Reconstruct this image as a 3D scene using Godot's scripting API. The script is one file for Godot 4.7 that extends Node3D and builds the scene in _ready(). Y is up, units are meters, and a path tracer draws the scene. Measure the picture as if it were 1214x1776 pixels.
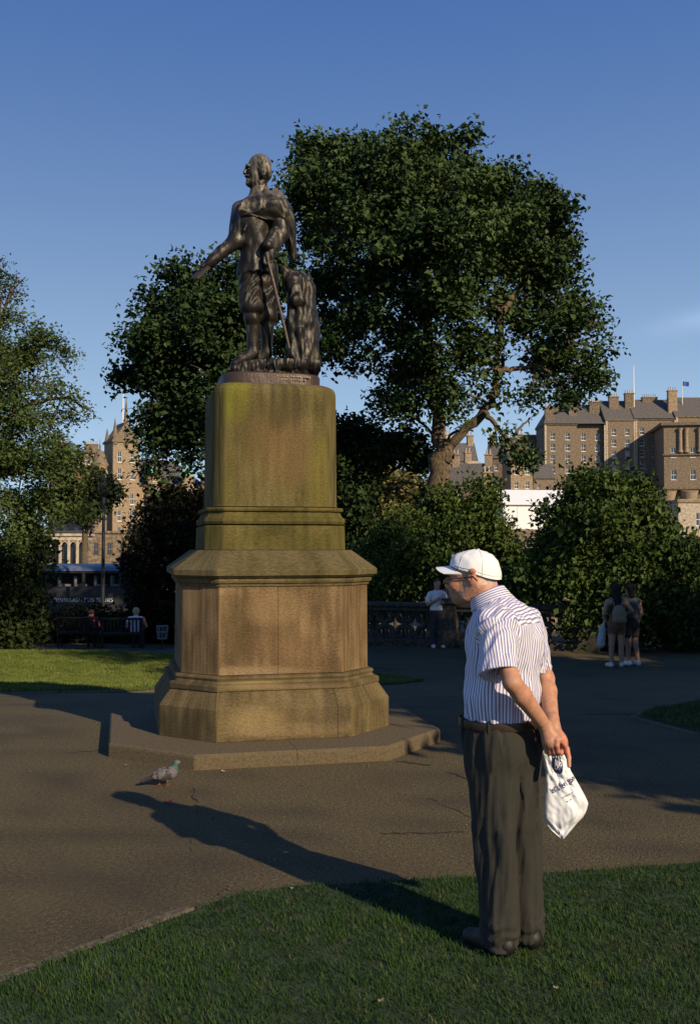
extends Node3D
# A park corner: a bronze statue on a sandstone pedestal, an old man looking at it, trees and old town houses behind.

const F := 1727.0                       # focal length in photograph pixels
const EYE := Vector3(0, 1.66, 0)
const PITCH := 0.033
var names := {}
var N := FastNoiseLite.new()
var M := {}

func _ready() -> void:
	# camera, sky, sun, exposure
	var cam := Camera3D.new()
	cam.name = "camera"
	cam.fov = 54.42
	cam.position = EYE
	cam.rotation.x = PITCH
	cam.near = 0.05
	cam.far = 3000.0
	add_child(cam)
	var sky_m := ProceduralSkyMaterial.new()
	sky_m.sky_top_color = Color(0.175, 0.36, 0.64)
	sky_m.sky_horizon_color = Color(0.78, 0.91, 1.0)
	sky_m.sky_curve = 0.165
	sky_m.ground_bottom_color = Color(0.12, 0.12, 0.09)
	sky_m.ground_horizon_color = Color(0.45, 0.5, 0.55)
	sky_m.sky_cover = wisps()
	sky_m.sky_cover_modulate = Color(1, 1, 1, 1)
	var sky := Sky.new()
	sky.sky_material = sky_m
	var env := Environment.new()
	env.background_mode = Environment.BG_SKY
	env.sky = sky
	env.tonemap_mode = Environment.TONE_MAPPER_LINEAR
	env.tonemap_exposure = 1.0
	env.sdfgi_enabled = true
	env.ssao_enabled = true
	env.ssil_enabled = true
	var we := WorldEnvironment.new()
	we.name = "world_environment"
	we.environment = env
	add_child(we)
	var sun := DirectionalLight3D.new()
	sun.name = "sun"
	sun.light_energy = 1.6
	sun.light_color = Color(1.0, 0.91, 0.77)
	sun.light_angular_distance = 0.5
	sun.shadow_enabled = true
	var el := deg_to_rad(26.5)
	var az := deg_to_rad(38.5)
	var towards := Vector3(sin(az) * cos(el), sin(el), cos(az) * cos(el))
	add_child(sun)
	sun.look_at_from_position(towards * 60.0, Vector3.ZERO, Vector3.UP)
	N.seed = 7
	N.frequency = 1.0
	N.noise_type = FastNoiseLite.TYPE_SIMPLEX_SMOOTH
	N.fractal_type = FastNoiseLite.FRACTAL_NONE
	materials()
	ground()
	distant_town()
	trees()
	pedestal()
	statue()
	garden_furniture()
	bus()
	old_man()
	bag()
	bystanders()
	pigeon()
	scraps()

# ---------------------------------------------------------------- naming, things, parts
func numbered(called: String) -> String:
	var n: int = names.get(called, 0)
	names[called] = n + 1
	return called if n == 0 else "%s_%03d" % [called, n]

func tag(o: Node, label: String, category: String, group := "", kind := "") -> Node:
	if label:
		o.set_meta("label", label)
	if category:
		o.set_meta("category", category)
	if group:
		o.set_meta("group", group)
	if kind:
		o.set_meta("kind", kind)
	return o

func thing(called: String, label: String, category: String, where := Vector3.ZERO, turn := 0.0, group := "") -> Node3D:
	var o := Node3D.new()
	o.name = numbered(called)
	add_child(o, true)
	o.position = where
	o.rotation.y = turn
	tag(o, label, category, group)
	return o

func part(called: String, mesh: Mesh, m: Material, parent: Node = null, where := Vector3.ZERO, turn := Vector3.ZERO) -> MeshInstance3D:
	var o := MeshInstance3D.new()
	o.mesh = mesh
	o.material_override = m
	o.position = where
	o.rotation = turn
	if parent == null or parent == self:
		o.name = numbered(called)
		add_child(o, true)
	else:
		o.name = called
		parent.add_child(o, true)
		if o.name != called:   # the second leg becomes leg_001
			var n := 1
			while parent.has_node("%s_%03d" % [called, n]):
				n += 1
			o.name = "%s_%03d" % [called, n]
	return o

func setting(called: String, mesh: Mesh, m: Material) -> MeshInstance3D:
	var o := part(called, mesh, m)
	o.set_meta("kind", "structure")
	return o

func at(x: float, y: float, d: float) -> Vector3:
	var v := Vector3((x - 607.0) / F, (888.0 - y) / F, -1.0) * d
	return EYE + v.rotated(Vector3.RIGHT, PITCH)

func gh(x: float, d: float) -> float:      # height of the ground at x, d metres ahead
	var y := -0.78 * smoothstep(9.0, 20.0, d) - 0.02 * maxf(0.0, minf(d, 30.0) - 20.0)
	y -= 0.25 * smoothstep(3.0, 5.0, -x) * smoothstep(23.0, 27.0, d)
	y -= 2.15 * smoothstep(31.0, 38.0, d)
	y -= 6.0 * smoothstep(46.0, 75.0, d)
	y += 7.0 * smoothstep(130.0, 210.0, d)
	return y

func on(x: float, d: float, lift := 0.0) -> Vector3:
	return Vector3(x, gh(x, d) + lift, -d)

func lin(r: float, g: float, b: float) -> Color:
	return Color(r, g, b).linear_to_srgb()

# ---------------------------------------------------------------- mesh builder
class MB:
	var v := PackedVector3Array()
	var n := PackedVector3Array()
	var c := PackedColorArray()
	var uv := PackedVector2Array()
	var idx := PackedInt32Array()
	var col := Color.WHITE
	var tinted := false
	func vert(p: Vector3, nn: Vector3, t := Vector2.ZERO) -> int:
		v.append(p)
		n.append(nn)
		c.append(col)
		uv.append(t)
		return v.size() - 1
	func face(a: int, b: int, d: int, out: Vector3) -> void:
		if (v[d] - v[a]).cross(v[b] - v[a]).dot(out) < 0.0:
			idx.append_array([a, d, b])
		else:
			idx.append_array([a, b, d])
	func tri(a: Vector3, b: Vector3, d: Vector3, out: Vector3) -> void:
		var nn := (d - a).cross(b - a).normalized()
		if nn.dot(out) < 0.0:
			nn = -nn
		face(vert(a, nn), vert(b, nn), vert(d, nn), nn)
	func quad(a: Vector3, b: Vector3, d: Vector3, e: Vector3, out: Vector3, ta := Vector2.ZERO, tb := Vector2.ZERO, td := Vector2.ZERO, te := Vector2.ZERO) -> void:
		var nn := (d - a).cross(b - e).normalized()
		if nn.dot(out) < 0.0:
			nn = -nn
		var i := vert(a, nn, ta)
		vert(b, nn, tb)
		vert(d, nn, td)
		vert(e, nn, te)
		face(i, i + 1, i + 2, nn)
		face(i, i + 2, i + 3, nn)
	# a box with bevelled edges; t places its centre
	func box(t: Transform3D, s: Vector3, bev := 0.0) -> void:
		var h := s * 0.5
		var b := minf(bev, minf(h.x, minf(h.y, h.z)) * 0.9)
		for ax in 3:
			var u := (ax + 1) % 3
			var w := (ax + 2) % 3
			for sg in [-1.0, 1.0]:
				var o := Vector3.ZERO
				o[ax] = sg * h[ax]
				var du := Vector3.ZERO
				du[u] = h[u] - b
				var dw := Vector3.ZERO
				dw[w] = h[w] - b
				var out := Vector3.ZERO
				out[ax] = sg
				quad(t * (o - du - dw), t * (o + du - dw), t * (o + du + dw), t * (o - du + dw), t.basis * out)
		if b <= 0.0:
			return
		for ax in 3:
			var u := (ax + 1) % 3
			var w := (ax + 2) % 3
			for su in [-1.0, 1.0]:
				for sw in [-1.0, 1.0]:
					var along := Vector3.ZERO
					along[ax] = h[ax] - b
					var p := Vector3.ZERO
					p[u] = su * h[u]
					p[w] = sw * (h[w] - b)
					var q := Vector3.ZERO
					q[u] = su * (h[u] - b)
					q[w] = sw * h[w]
					quad(t * (p - along), t * (p + along), t * (q + along), t * (q - along), t.basis * (p + q))
		for sx in [-1.0, 1.0]:
			for sy in [-1.0, 1.0]:
				for sz in [-1.0, 1.0]:
					var sgn := Vector3(sx, sy, sz)
					tri(t * (Vector3(h.x, h.y - b, h.z - b) * sgn), t * (Vector3(h.x - b, h.y, h.z - b) * sgn), t * (Vector3(h.x - b, h.y - b, h.z) * sgn), t.basis * sgn)
	func slab(lo: Vector3, hi: Vector3, bev := 0.0) -> void:
		box(Transform3D(Basis(), (lo + hi) * 0.5), (hi - lo).abs(), bev)
	func bar(a: Vector3, b: Vector3, w: float, h: float, bev := 0.0) -> void:
		var z := (b - a).normalized()
		var x := (Vector3.UP if absf(z.y) < 0.95 else Vector3.RIGHT).cross(z).normalized()
		box(Transform3D(Basis(x, z.cross(x), z), (a + b) * 0.5), Vector3(w, h, a.distance_to(b)), bev)
	# a round tube through points
	func tube(pts: Array, rad: Array, sides := 8, caps := true, wob := 0.0) -> void:
		var m := pts.size()
		var prev := Vector3.ZERO
		var base := v.size()
		for i in m:
			var d: Vector3 = (pts[mini(i + 1, m - 1)] - pts[maxi(i - 1, 0)]).normalized()
			var x: Vector3
			if i == 0:
				x = (Vector3.UP if absf(d.y) < 0.9 else Vector3.RIGHT).cross(d).normalized()
			else:
				x = (prev - d * prev.dot(d)).normalized()
			prev = x
			var y := d.cross(x)
			for k in sides + 1:
				var a := TAU * k / sides
				var nn := x * cos(a) + y * sin(a)
				var r: float = rad[i]
				r *= 1.0 + wob * sin(a * 3.0 + i * 1.3) * cos(a * 2.0 - i * 0.8)
				vert(pts[i] + nn * r, nn, Vector2(float(k) / sides, i))
		for i in m - 1:
			for k in sides:
				var p := base + i * (sides + 1) + k
				face(p, p + 1, p + sides + 2, n[p])
				face(p, p + sides + 2, p + sides + 1, n[p])
		if caps:
			for e in [0, m - 1]:
				var d: Vector3 = (pts[0] - pts[1]).normalized() if e == 0 else (pts[m - 1] - pts[m - 2]).normalized()
				var ctr := vert(pts[e], d)
				var s := v.size()
				for k in sides + 1:
					vert(v[base + e * (sides + 1) + k], d)
				for k in sides:
					face(ctr, s + k, s + k + 1, d)
	# a lathe round the y axis of t; prof holds Vector2(radius, height)
	func lathe(prof: Array, t := Transform3D(), sides := 16, squash := 1.0) -> void:
		var base := v.size()
		var m := prof.size()
		for i in m:
			var d: Vector2 = prof[mini(i + 1, m - 1)] - prof[maxi(i - 1, 0)]
			for k in sides + 1:
				var a := TAU * k / sides
				var nn := Vector3(cos(a) * d.y, -d.x, sin(a) * d.y).normalized()
				vert(t * Vector3(cos(a) * prof[i].x, prof[i].y, sin(a) * prof[i].x * squash), (t.basis * nn).normalized(), Vector2(float(k) / sides, float(i) / (m - 1)))
		for i in m - 1:
			for k in sides:
				var p := base + i * (sides + 1) + k
				var out := n[p] + n[p + sides + 1]
				face(p, p + 1, p + sides + 2, out)
				face(p, p + sides + 2, p + sides + 1, out)
	# a grid of points with smooth normals; g is rows of equal length
	func grid(g: Array, closed := false, outward := Vector3.ZERO, centre := Vector3.INF, tex = null) -> void:
		var base := v.size()
		var r := g.size()
		var q: int = g[0].size()
		for i in r:
			for j in q:
				var l := (j - 1 + q) % q if closed else maxi(j - 1, 0)
				var rr := (j + 1) % q if closed else mini(j + 1, q - 1)
				var du: Vector3 = g[i][rr] - g[i][l]
				var dv: Vector3 = g[mini(i + 1, r - 1)][j] - g[maxi(i - 1, 0)][j]
				var nn := du.cross(dv).normalized()
				var out: Vector3 = (g[i][j] - centre) if centre.is_finite() else outward
				if nn.dot(out) < 0.0:
					nn = -nn
				vert(g[i][j], nn, tex.call(i, j) if tex != null else Vector2(float(j) / q, float(i) / r))
		for i in r - 1:
			for j in (q if closed else q - 1):
				var a := base + i * q + j
				var b := base + i * q + (j + 1) % q
				face(a, b, b + q, n[a] + n[b + q])
				face(a, b + q, a + q, n[a] + n[b + q])
	func mesh(flat := false) -> ArrayMesh:
		var m := ArrayMesh.new()
		if v.is_empty():
			return m
		var arr := []
		arr.resize(Mesh.ARRAY_MAX)
		arr[Mesh.ARRAY_VERTEX] = v
		if not flat:
			arr[Mesh.ARRAY_NORMAL] = n
		arr[Mesh.ARRAY_TEX_UV] = uv
		if tinted:
			arr[Mesh.ARRAY_COLOR] = c
		arr[Mesh.ARRAY_INDEX] = idx
		m.add_surface_from_arrays(Mesh.PRIMITIVE_TRIANGLES, arr)
		return m

# ---------------------------------------------------------------- distance field meshed by surface nets
class Field:
	var o: Vector3
	var h: float
	var nx: int
	var ny: int
	var nz: int
	var d := PackedFloat32Array()
	var best := PackedFloat32Array()
	var who := PackedByteArray()
	var cols: Array = []
	var V := PackedVector3Array()
	var G := PackedVector3Array()
	var W := PackedByteArray()
	var T := PackedInt32Array()
	func _init(lo: Vector3, hi: Vector3, cell: float) -> void:
		o = lo
		h = cell
		nx = int(ceil((hi.x - lo.x) / cell)) + 1
		ny = int(ceil((hi.y - lo.y) / cell)) + 1
		nz = int(ceil((hi.z - lo.z) / cell)) + 1
		d.resize(nx * ny * nz)
		d.fill(9.0)
		best.resize(d.size())
		best.fill(9.0)
		who.resize(d.size())
	func colour(c: Color) -> int:
		var k := cols.find(c)
		if k < 0:
			cols.append(c)
			k = cols.size() - 1
		return k
	func cone(a: Vector3, b: Vector3, ra: float, rb: float, k := 0.02, c := Color.WHITE) -> void:
		var id := colour(c)
		var pad := maxf(ra, rb) + k + 2.5 * h
		var lo := a.min(b) - Vector3.ONE * pad
		var hi := a.max(b) + Vector3.ONE * pad
		var i0 := maxi(0, int((lo.x - o.x) / h)); var i1 := mini(nx - 1, int((hi.x - o.x) / h) + 1)
		var j0 := maxi(0, int((lo.y - o.y) / h)); var j1 := mini(ny - 1, int((hi.y - o.y) / h) + 1)
		var k0 := maxi(0, int((lo.z - o.z) / h)); var k1 := mini(nz - 1, int((hi.z - o.z) / h) + 1)
		var ba := b - a
		var inv := 1.0 / maxf(ba.length_squared(), 1e-9)
		var dr := rb - ra
		for z in range(k0, k1 + 1):
			for y in range(j0, j1 + 1):
				var at := (z * ny + y) * nx + i0
				var p := Vector3(o.x + i0 * h, o.y + y * h, o.z + z * h) - a
				for x in range(i0, i1 + 1):
					var t := clampf(p.dot(ba) * inv, 0.0, 1.0)
					var e := (p - ba * t).length() - ra - dr * t
					if e < best[at]:
						best[at] = e
						who[at] = id
					var q := d[at]
					var s := k - absf(e - q)
					if s > 0.0:
						d[at] = minf(e, q) - s * s / (4.0 * k)
					elif e < q:
						d[at] = e
					at += 1
					p.x += h
	# an ellipsoid: bas columns are its axes (unit), r its radii; dig < 0 carves instead
	func ball(ctr: Vector3, r: Vector3, k := 0.02, c := Color.WHITE, bas := Basis(), carve := false) -> void:
		var id := colour(c)
		var m := maxf(r.x, maxf(r.y, r.z)) + k + 2.5 * h
		var ext := Vector3.ONE * m
		if bas == Basis():
			ext = r + Vector3.ONE * (k + 2.5 * h)
		var lo := ctr - ext
		var hi := ctr + ext
		var i0 := maxi(0, int((lo.x - o.x) / h)); var i1 := mini(nx - 1, int((hi.x - o.x) / h) + 1)
		var j0 := maxi(0, int((lo.y - o.y) / h)); var j1 := mini(ny - 1, int((hi.y - o.y) / h) + 1)
		var k0 := maxi(0, int((lo.z - o.z) / h)); var k1 := mini(nz - 1, int((hi.z - o.z) / h) + 1)
		var inv := bas.transposed()
		var ir := Vector3.ONE / r
		for z in range(k0, k1 + 1):
			for y in range(j0, j1 + 1):
				var at := (z * ny + y) * nx + i0
				for x in range(i0, i1 + 1):
					var p := inv * (Vector3(o.x + x * h, o.y + y * h, o.z + z * h) - ctr) * ir
					var l := p.length()
					var e := l * (l - 1.0) / maxf((p * ir).length(), 1e-6)
					var q := d[at]
					if carve:
						e = -e
						var s2 := k - absf(e - q)
						d[at] = maxf(e, q) + (s2 * s2 / (4.0 * k) if s2 > 0.0 else 0.0)
						at += 1
						continue
					if e < best[at]:
						best[at] = e
						who[at] = id
					var s := k - absf(e - q)
					if s > 0.0:
						d[at] = minf(e, q) - s * s / (4.0 * k)
					elif e < q:
						d[at] = e
					at += 1
	func cut(p0: Vector3, nn: Vector3) -> void:      # removes what lies on the side nn points to
		var at := 0
		for z in nz:
			for y in ny:
				var e := (Vector3(o.x, o.y + y * h, o.z + z * h) - p0).dot(nn)
				var st := nn.x * h
				for x in nx:
					if e > d[at]:
						d[at] = e
					e += st
					at += 1
	func warp(f: Callable, reach := 0.03) -> void:   # f(p) is added to the distance near the surface
		var at := 0
		for z in nz:
			for y in ny:
				for x in nx:
					if absf(d[at]) < reach:
						d[at] += f.call(Vector3(o.x + x * h, o.y + y * h, o.z + z * h))
					at += 1
	func net() -> void:
		var map := PackedInt32Array()
		map.resize(d.size())
		map.fill(-1)
		var sy := nx
		var sz := nx * ny
		var off := [0, 1, sy, sy + 1, sz, sz + 1, sz + sy, sz + sy + 1]
		var edges := [[0, 1], [2, 3], [4, 5], [6, 7], [0, 2], [1, 3], [4, 6], [5, 7], [0, 4], [1, 5], [2, 6], [3, 7]]
		var lim := h * 2.2
		for z in nz - 1:
			for y in ny - 1:
				var at := z * sz + y * sy - 1
				for x in nx - 1:
					at += 1
					var a0 := d[at]
					if a0 > lim or a0 < -lim * 2.0:
						continue
					var a1 := d[at + 1]; var a2 := d[at + sy]; var a3 := d[at + sy + 1]
					var a4 := d[at + sz]; var a5 := d[at + sz + 1]; var a6 := d[at + sz + sy]; var a7 := d[at + sz + sy + 1]
					var neg := int(a0 < 0.0) + int(a1 < 0.0) + int(a2 < 0.0) + int(a3 < 0.0) + int(a4 < 0.0) + int(a5 < 0.0) + int(a6 < 0.0) + int(a7 < 0.0)
					if neg == 0 or neg == 8:
						continue
					var vals := [a0, a1, a2, a3, a4, a5, a6, a7]
					var s := Vector3.ZERO
					var cnt := 0
					for e in edges:
						var f: float = vals[e[0]]
						var g: float = vals[e[1]]
						if (f < 0.0) != (g < 0.0):
							var t := f / (f - g)
							var pa := Vector3(e[0] & 1, (e[0] >> 1) & 1, e[0] >> 2)
							var pb := Vector3(e[1] & 1, (e[1] >> 1) & 1, e[1] >> 2)
							s += pa.lerp(pb, t)
							cnt += 1
					map[at] = V.size()
					V.append(o + (Vector3(x, y, z) + s / cnt) * h)
					G.append(Vector3(a1 - a0 + a3 - a2 + a5 - a4 + a7 - a6, a2 - a0 + a3 - a1 + a6 - a4 + a7 - a5, a4 - a0 + a5 - a1 + a6 - a2 + a7 - a3).normalized())
					W.append(who[at])
		for z in range(1, nz - 1):
			for y in range(1, ny - 1):
				for x in range(1, nx - 1):
					var at := z * sz + y * sy + x
					var a := d[at]
					if absf(a) > lim:
						continue
					for ax in 3:
						var st := 1 if ax == 0 else (sy if ax == 1 else sz)
						var b := d[at + st]
						if (a < 0.0) == (b < 0.0):
							continue
						var s1 := sy if ax == 0 else (sz if ax == 1 else 1)
						var s2 := sz if ax == 0 else (1 if ax == 1 else sy)
						var q0 := map[at]; var q1 := map[at - s1]; var q2 := map[at - s1 - s2]; var q3 := map[at - s2]
						if q0 < 0 or q1 < 0 or q2 < 0 or q3 < 0:
							continue
						if (a < 0.0):
							T.append_array([q0, q2, q1, q0, q3, q2])
						else:
							T.append_array([q0, q1, q2, q0, q2, q3])
	# the net as one mesh; tint(p, normal, colour) may change each vertex's colour
	func into(mb: MB, tint = null) -> void:
		net()
		var base := mb.v.size()
		mb.tinted = true
		for i in V.size():
			var c: Color = cols[W[i]] if W[i] < cols.size() else Color.WHITE
			if tint != null:
				c = tint.call(V[i], G[i], c)
			mb.v.append(V[i])
			mb.n.append(G[i])
			mb.c.append(c)
			mb.uv.append(Vector2.ZERO)
		for t in T:
			mb.idx.append(base + t)

# ---------------------------------------------------------------- materials
func noise_tex(size: int, freq: float, cols: Array, offs: Array, sd := 1, normal := false, bump := 4.0, oct := 4) -> NoiseTexture2D:
	var f := FastNoiseLite.new()
	f.seed = sd
	f.frequency = freq
	f.noise_type = FastNoiseLite.TYPE_SIMPLEX_SMOOTH
	f.fractal_octaves = oct
	f.fractal_gain = 0.62
	var t := NoiseTexture2D.new()
	t.width = size
	t.height = size
	t.seamless = true
	t.noise = f
	if normal:
		t.as_normal_map = true
		t.bump_strength = bump
	else:
		var g := Gradient.new()
		g.offsets = PackedFloat32Array(offs)
		g.colors = PackedColorArray(cols)
		t.color_ramp = g
	return t

func mat(c: Color, rough := 0.8, metal := 0.0, tinted := false) -> StandardMaterial3D:
	var m := StandardMaterial3D.new()
	m.albedo_color = c.linear_to_srgb()
	m.roughness = rough
	m.metallic = metal
	m.vertex_color_use_as_albedo = tinted
	return m

func rough_mat(cols: Array, offs: Array, freq: float, scale: Vector3, rough: float, sd: int, bump := 3.0, tinted := false, size := 512) -> StandardMaterial3D:
	var m := mat(Color.WHITE, rough, 0.0, tinted)
	var cc := []
	for c in cols:
		cc.append(c.linear_to_srgb())
	m.albedo_texture = noise_tex(size, freq, cc, offs, sd)
	m.uv1_triplanar = true
	m.uv1_world_triplanar = true
	m.uv1_scale = scale
	if bump > 0.0:
		m.normal_enabled = true
		m.normal_texture = noise_tex(size, freq * 2.0, [], [], sd + 50, true, bump)
	return m

func materials() -> void:
	M.asphalt = rough_mat([Color(0.058, 0.044, 0.016), Color(0.086, 0.064, 0.024), Color(0.104, 0.078, 0.03), Color(0.16, 0.125, 0.06)], [0.15, 0.42, 0.6, 0.9], 0.09, Vector3.ONE * 0.31, 0.95, 3, 3.0, true, 1024)
	M.soil = rough_mat([Color(0.014, 0.026, 0.007), Color(0.022, 0.042, 0.011), Color(0.03, 0.055, 0.015)], [0.3, 0.5, 0.75], 0.03, Vector3.ONE * 0.6, 1.0, 5, 4.0)
	M.earth = rough_mat([Color(0.05, 0.05, 0.03), Color(0.08, 0.075, 0.05), Color(0.12, 0.11, 0.08)], [0.3, 0.5, 0.75], 0.02, Vector3.ONE * 0.05, 1.0, 6, 2.0)
	M.kerb = rough_mat([Color(0.075, 0.058, 0.036), Color(0.115, 0.088, 0.055), Color(0.16, 0.125, 0.08)], [0.25, 0.5, 0.8], 0.03, Vector3.ONE * 0.9, 0.95, 8, 3.0)
	M.step = rough_mat([Color(0.078, 0.058, 0.03), Color(0.112, 0.084, 0.045), Color(0.145, 0.11, 0.06)], [0.2, 0.5, 0.8], 0.06, Vector3.ONE * 0.5, 0.95, 9, 2.0, false, 1024)
	M.stone = rough_mat([Color(0.10, 0.075, 0.034), Color(0.185, 0.128, 0.056), Color(0.27, 0.185, 0.08)], [0.28, 0.5, 0.74], 0.012, Vector3(0.9, 0.45, 0.9), 0.93, 11, 4.0, true)
	M.dark_stone = rough_mat([Color(0.025, 0.023, 0.018), Color(0.05, 0.045, 0.035), Color(0.085, 0.075, 0.055)], [0.28, 0.5, 0.74], 0.02, Vector3.ONE * 0.8, 0.95, 12, 3.0)
	M.mortar = mat(Color(0.035, 0.026, 0.014), 1.0)
	M.leaf = mat(Color.WHITE, 0.55, 0.0, true)
	M.leaf.backlight = Color(0.35, 0.35, 0.35)
	M.leaf.metallic_specular = 0.25
	M.grass = mat(Color.WHITE, 0.65, 0.0, true)
	M.grass.backlight = Color(0.4, 0.4, 0.4)
	M.grass.metallic_specular = 0.3
	M.bark = rough_mat([Color(0.05, 0.035, 0.02), Color(0.12, 0.085, 0.05), Color(0.2, 0.15, 0.09)], [0.25, 0.5, 0.8], 0.02, Vector3(1.4, 0.5, 1.4), 0.95, 14, 5.0)
	M.bronze = mat(Color.WHITE, 0.5, 0.3, true)
	M.bronze.normal_enabled = true
	M.bronze.normal_texture = noise_tex(256, 0.03, [], [], 21, true, 3.0)
	M.bronze.normal_scale = 0.6
	M.bronze.uv1_triplanar = true
	M.bronze.uv1_scale = Vector3(3, 1.2, 3)
	M.skin = mat(Color.WHITE, 0.55, 0.0, true)
	M.skin.subsurf_scatter_enabled = true
	M.skin.subsurf_scatter_strength = 0.12
	M.skin.normal_enabled = true
	M.skin.normal_texture = noise_tex(256, 0.06, [], [], 25, true, 1.2)
	M.skin.uv1_triplanar = true
	M.skin.uv1_scale = Vector3.ONE * 9.0
	M.cloth = mat(Color.WHITE, 0.9, 0.0, true)
	M.black_paint = mat(Color(0.012, 0.012, 0.012), 0.5)
	M.white = mat(Color(0.8, 0.8, 0.8), 0.7)
	M.slate = rough_mat([Color(0.07, 0.065, 0.06), Color(0.11, 0.10, 0.09), Color(0.16, 0.145, 0.125)], [0.3, 0.5, 0.75], 0.03, Vector3(0.12, 0.3, 0.12), 0.8, 31, 2.0)
	M.town = [
		rough_mat([Color(0.15, 0.115, 0.08), Color(0.205, 0.158, 0.108), Color(0.26, 0.2, 0.14)], [0.3, 0.5, 0.72], 0.03, Vector3(0.09, 0.14, 0.09), 0.95, 33, 1.5),
		rough_mat([Color(0.22, 0.16, 0.10), Color(0.31, 0.23, 0.145), Color(0.38, 0.29, 0.19)], [0.3, 0.5, 0.72], 0.03, Vector3(0.08, 0.12, 0.08), 0.95, 34, 1.5),
		rough_mat([Color(0.10, 0.075, 0.05), Color(0.17, 0.13, 0.085), Color(0.24, 0.18, 0.12)], [0.3, 0.5, 0.72], 0.03, Vector3(0.1, 0.1, 0.1), 0.95, 35, 1.5),
		rough_mat([Color(0.36, 0.29, 0.2), Color(0.46, 0.38, 0.28), Color(0.55, 0.47, 0.36)], [0.3, 0.5, 0.72], 0.03, Vector3(0.1, 0.1, 0.1), 0.95, 36, 1.5)]
	M.glass = mat(Color(0.03, 0.035, 0.045), 0.08)
	M.glass.metallic_specular = 0.9
	M.frame = mat(Color(0.72, 0.68, 0.6), 0.6)
	M.copper = mat(Color(0.22, 0.5, 0.42), 0.7)

func wisps() -> ImageTexture:
	var im := Image.create_empty(1024, 512, false, Image.FORMAT_RGBA8)
	im.fill(Color(1, 1, 1, 0))
	var f := FastNoiseLite.new()
	f.seed = 4
	f.frequency = 0.02
	# one thin wisp, low in the sky
	for y in range(196, 236):
		for x in range(34, 134):
			var along := (x - 40.0) / 80.0
			var off := absf(y - (223.0 - 12.0 * along)) / (2.5 + 4.0 * along)
			var s := 0.55 + 0.6 * f.get_noise_2d(x * 2.2, y * 9.0)
			var a := clampf(s * (1.0 - off), 0.0, 1.0) * smoothstep(0.0, 0.35, along) * smoothstep(1.15, 0.7, along)
			im.set_pixel(x, y, Color(0.9, 0.92, 1.0, a * 0.32))
	return ImageTexture.create_from_image(im)

# ---------------------------------------------------------------- ground
# a sheet that follows the ground inside a polygon of (x, metres ahead) points, with a skirt down its edge
func sheet(poly: PackedVector2Array, cell: float, lift: float, skirt: float, tint = null) -> ArrayMesh:
	var mb := MB.new()
	mb.tinted = tint != null
	var lo := poly[0]
	var hi := poly[0]
	for p in poly:
		lo = lo.min(p)
		hi = hi.max(p)
	var i0 := int(floor(lo.x / cell))
	var i1 := int(ceil(hi.x / cell))
	var j0 := int(floor(lo.y / cell))
	var j1 := int(ceil(hi.y / cell))
	for i in range(i0, i1):
		for j in range(j0, j1):
			var sq := PackedVector2Array([Vector2(i, j) * cell, Vector2(i + 1, j) * cell, Vector2(i + 1, j + 1) * cell, Vector2(i, j + 1) * cell])
			for piece in Geometry2D.intersect_polygons(sq, poly):
				var ids := Geometry2D.triangulate_polygon(piece)
				var b := mb.v.size()
				for p in piece:
					var e := 0.05
					var nn := Vector3(gh(p.x - e, p.y) - gh(p.x + e, p.y), 2.0 * e, gh(p.x, p.y + e) - gh(p.x, p.y - e)).normalized()
					if tint != null:
						mb.col = tint.call(p)
					mb.vert(on(p.x, p.y, lift), nn)
				for k in range(0, ids.size(), 3):
					mb.face(b + ids[k], b + ids[k + 1], b + ids[k + 2], Vector3.UP)
	if skirt > 0.0:
		var ccw := not Geometry2D.is_polygon_clockwise(poly)
		for i in poly.size():
			var a := poly[i]
			var b := poly[(i + 1) % poly.size()]
			var out := Vector2(b.y - a.y, a.x - b.x) * (1.0 if ccw else -1.0)
			var steps := maxi(1, int(a.distance_to(b) / cell))
			for s in steps:
				var p := a.lerp(b, float(s) / steps)
				var q := a.lerp(b, float(s + 1) / steps)
				mb.quad(on(p.x, p.y, lift), on(q.x, q.y, lift), on(q.x, q.y, lift - skirt), on(p.x, p.y, lift - skirt), Vector3(out.x, 0, -out.y))
	return mb.mesh()

func tuft_mesh(blades: int, sd: int, tall: float, spread: float, wide: float) -> ArrayMesh:
	var r := RandomNumberGenerator.new()
	r.seed = sd
	var mb := MB.new()
	for i in blades:
		var a := r.randf() * TAU
		var root := Vector3(r.randf_range(-spread, spread), 0, r.randf_range(-spread, spread))
		var lean := Vector3(cos(a), 0, sin(a)) * tall * r.randf_range(0.15, 0.75)
		var side := Vector3(-sin(a + 0.5), 0, cos(a + 0.5)) * wide
		var hgt := tall * r.randf_range(0.55, 1.0)
		var mid := root + lean * 0.35 + Vector3.UP * hgt * 0.6
		var tip := root + lean + Vector3.UP * hgt
		mb.quad(root - side, root + side, mid + side * 0.7, mid - side * 0.7, Vector3(lean.x, 0.4, lean.z))
		mb.tri(mid - side * 0.7, mid + side * 0.7, tip, Vector3(lean.x, 0.4, lean.z))
	return mb.mesh(true)

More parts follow.
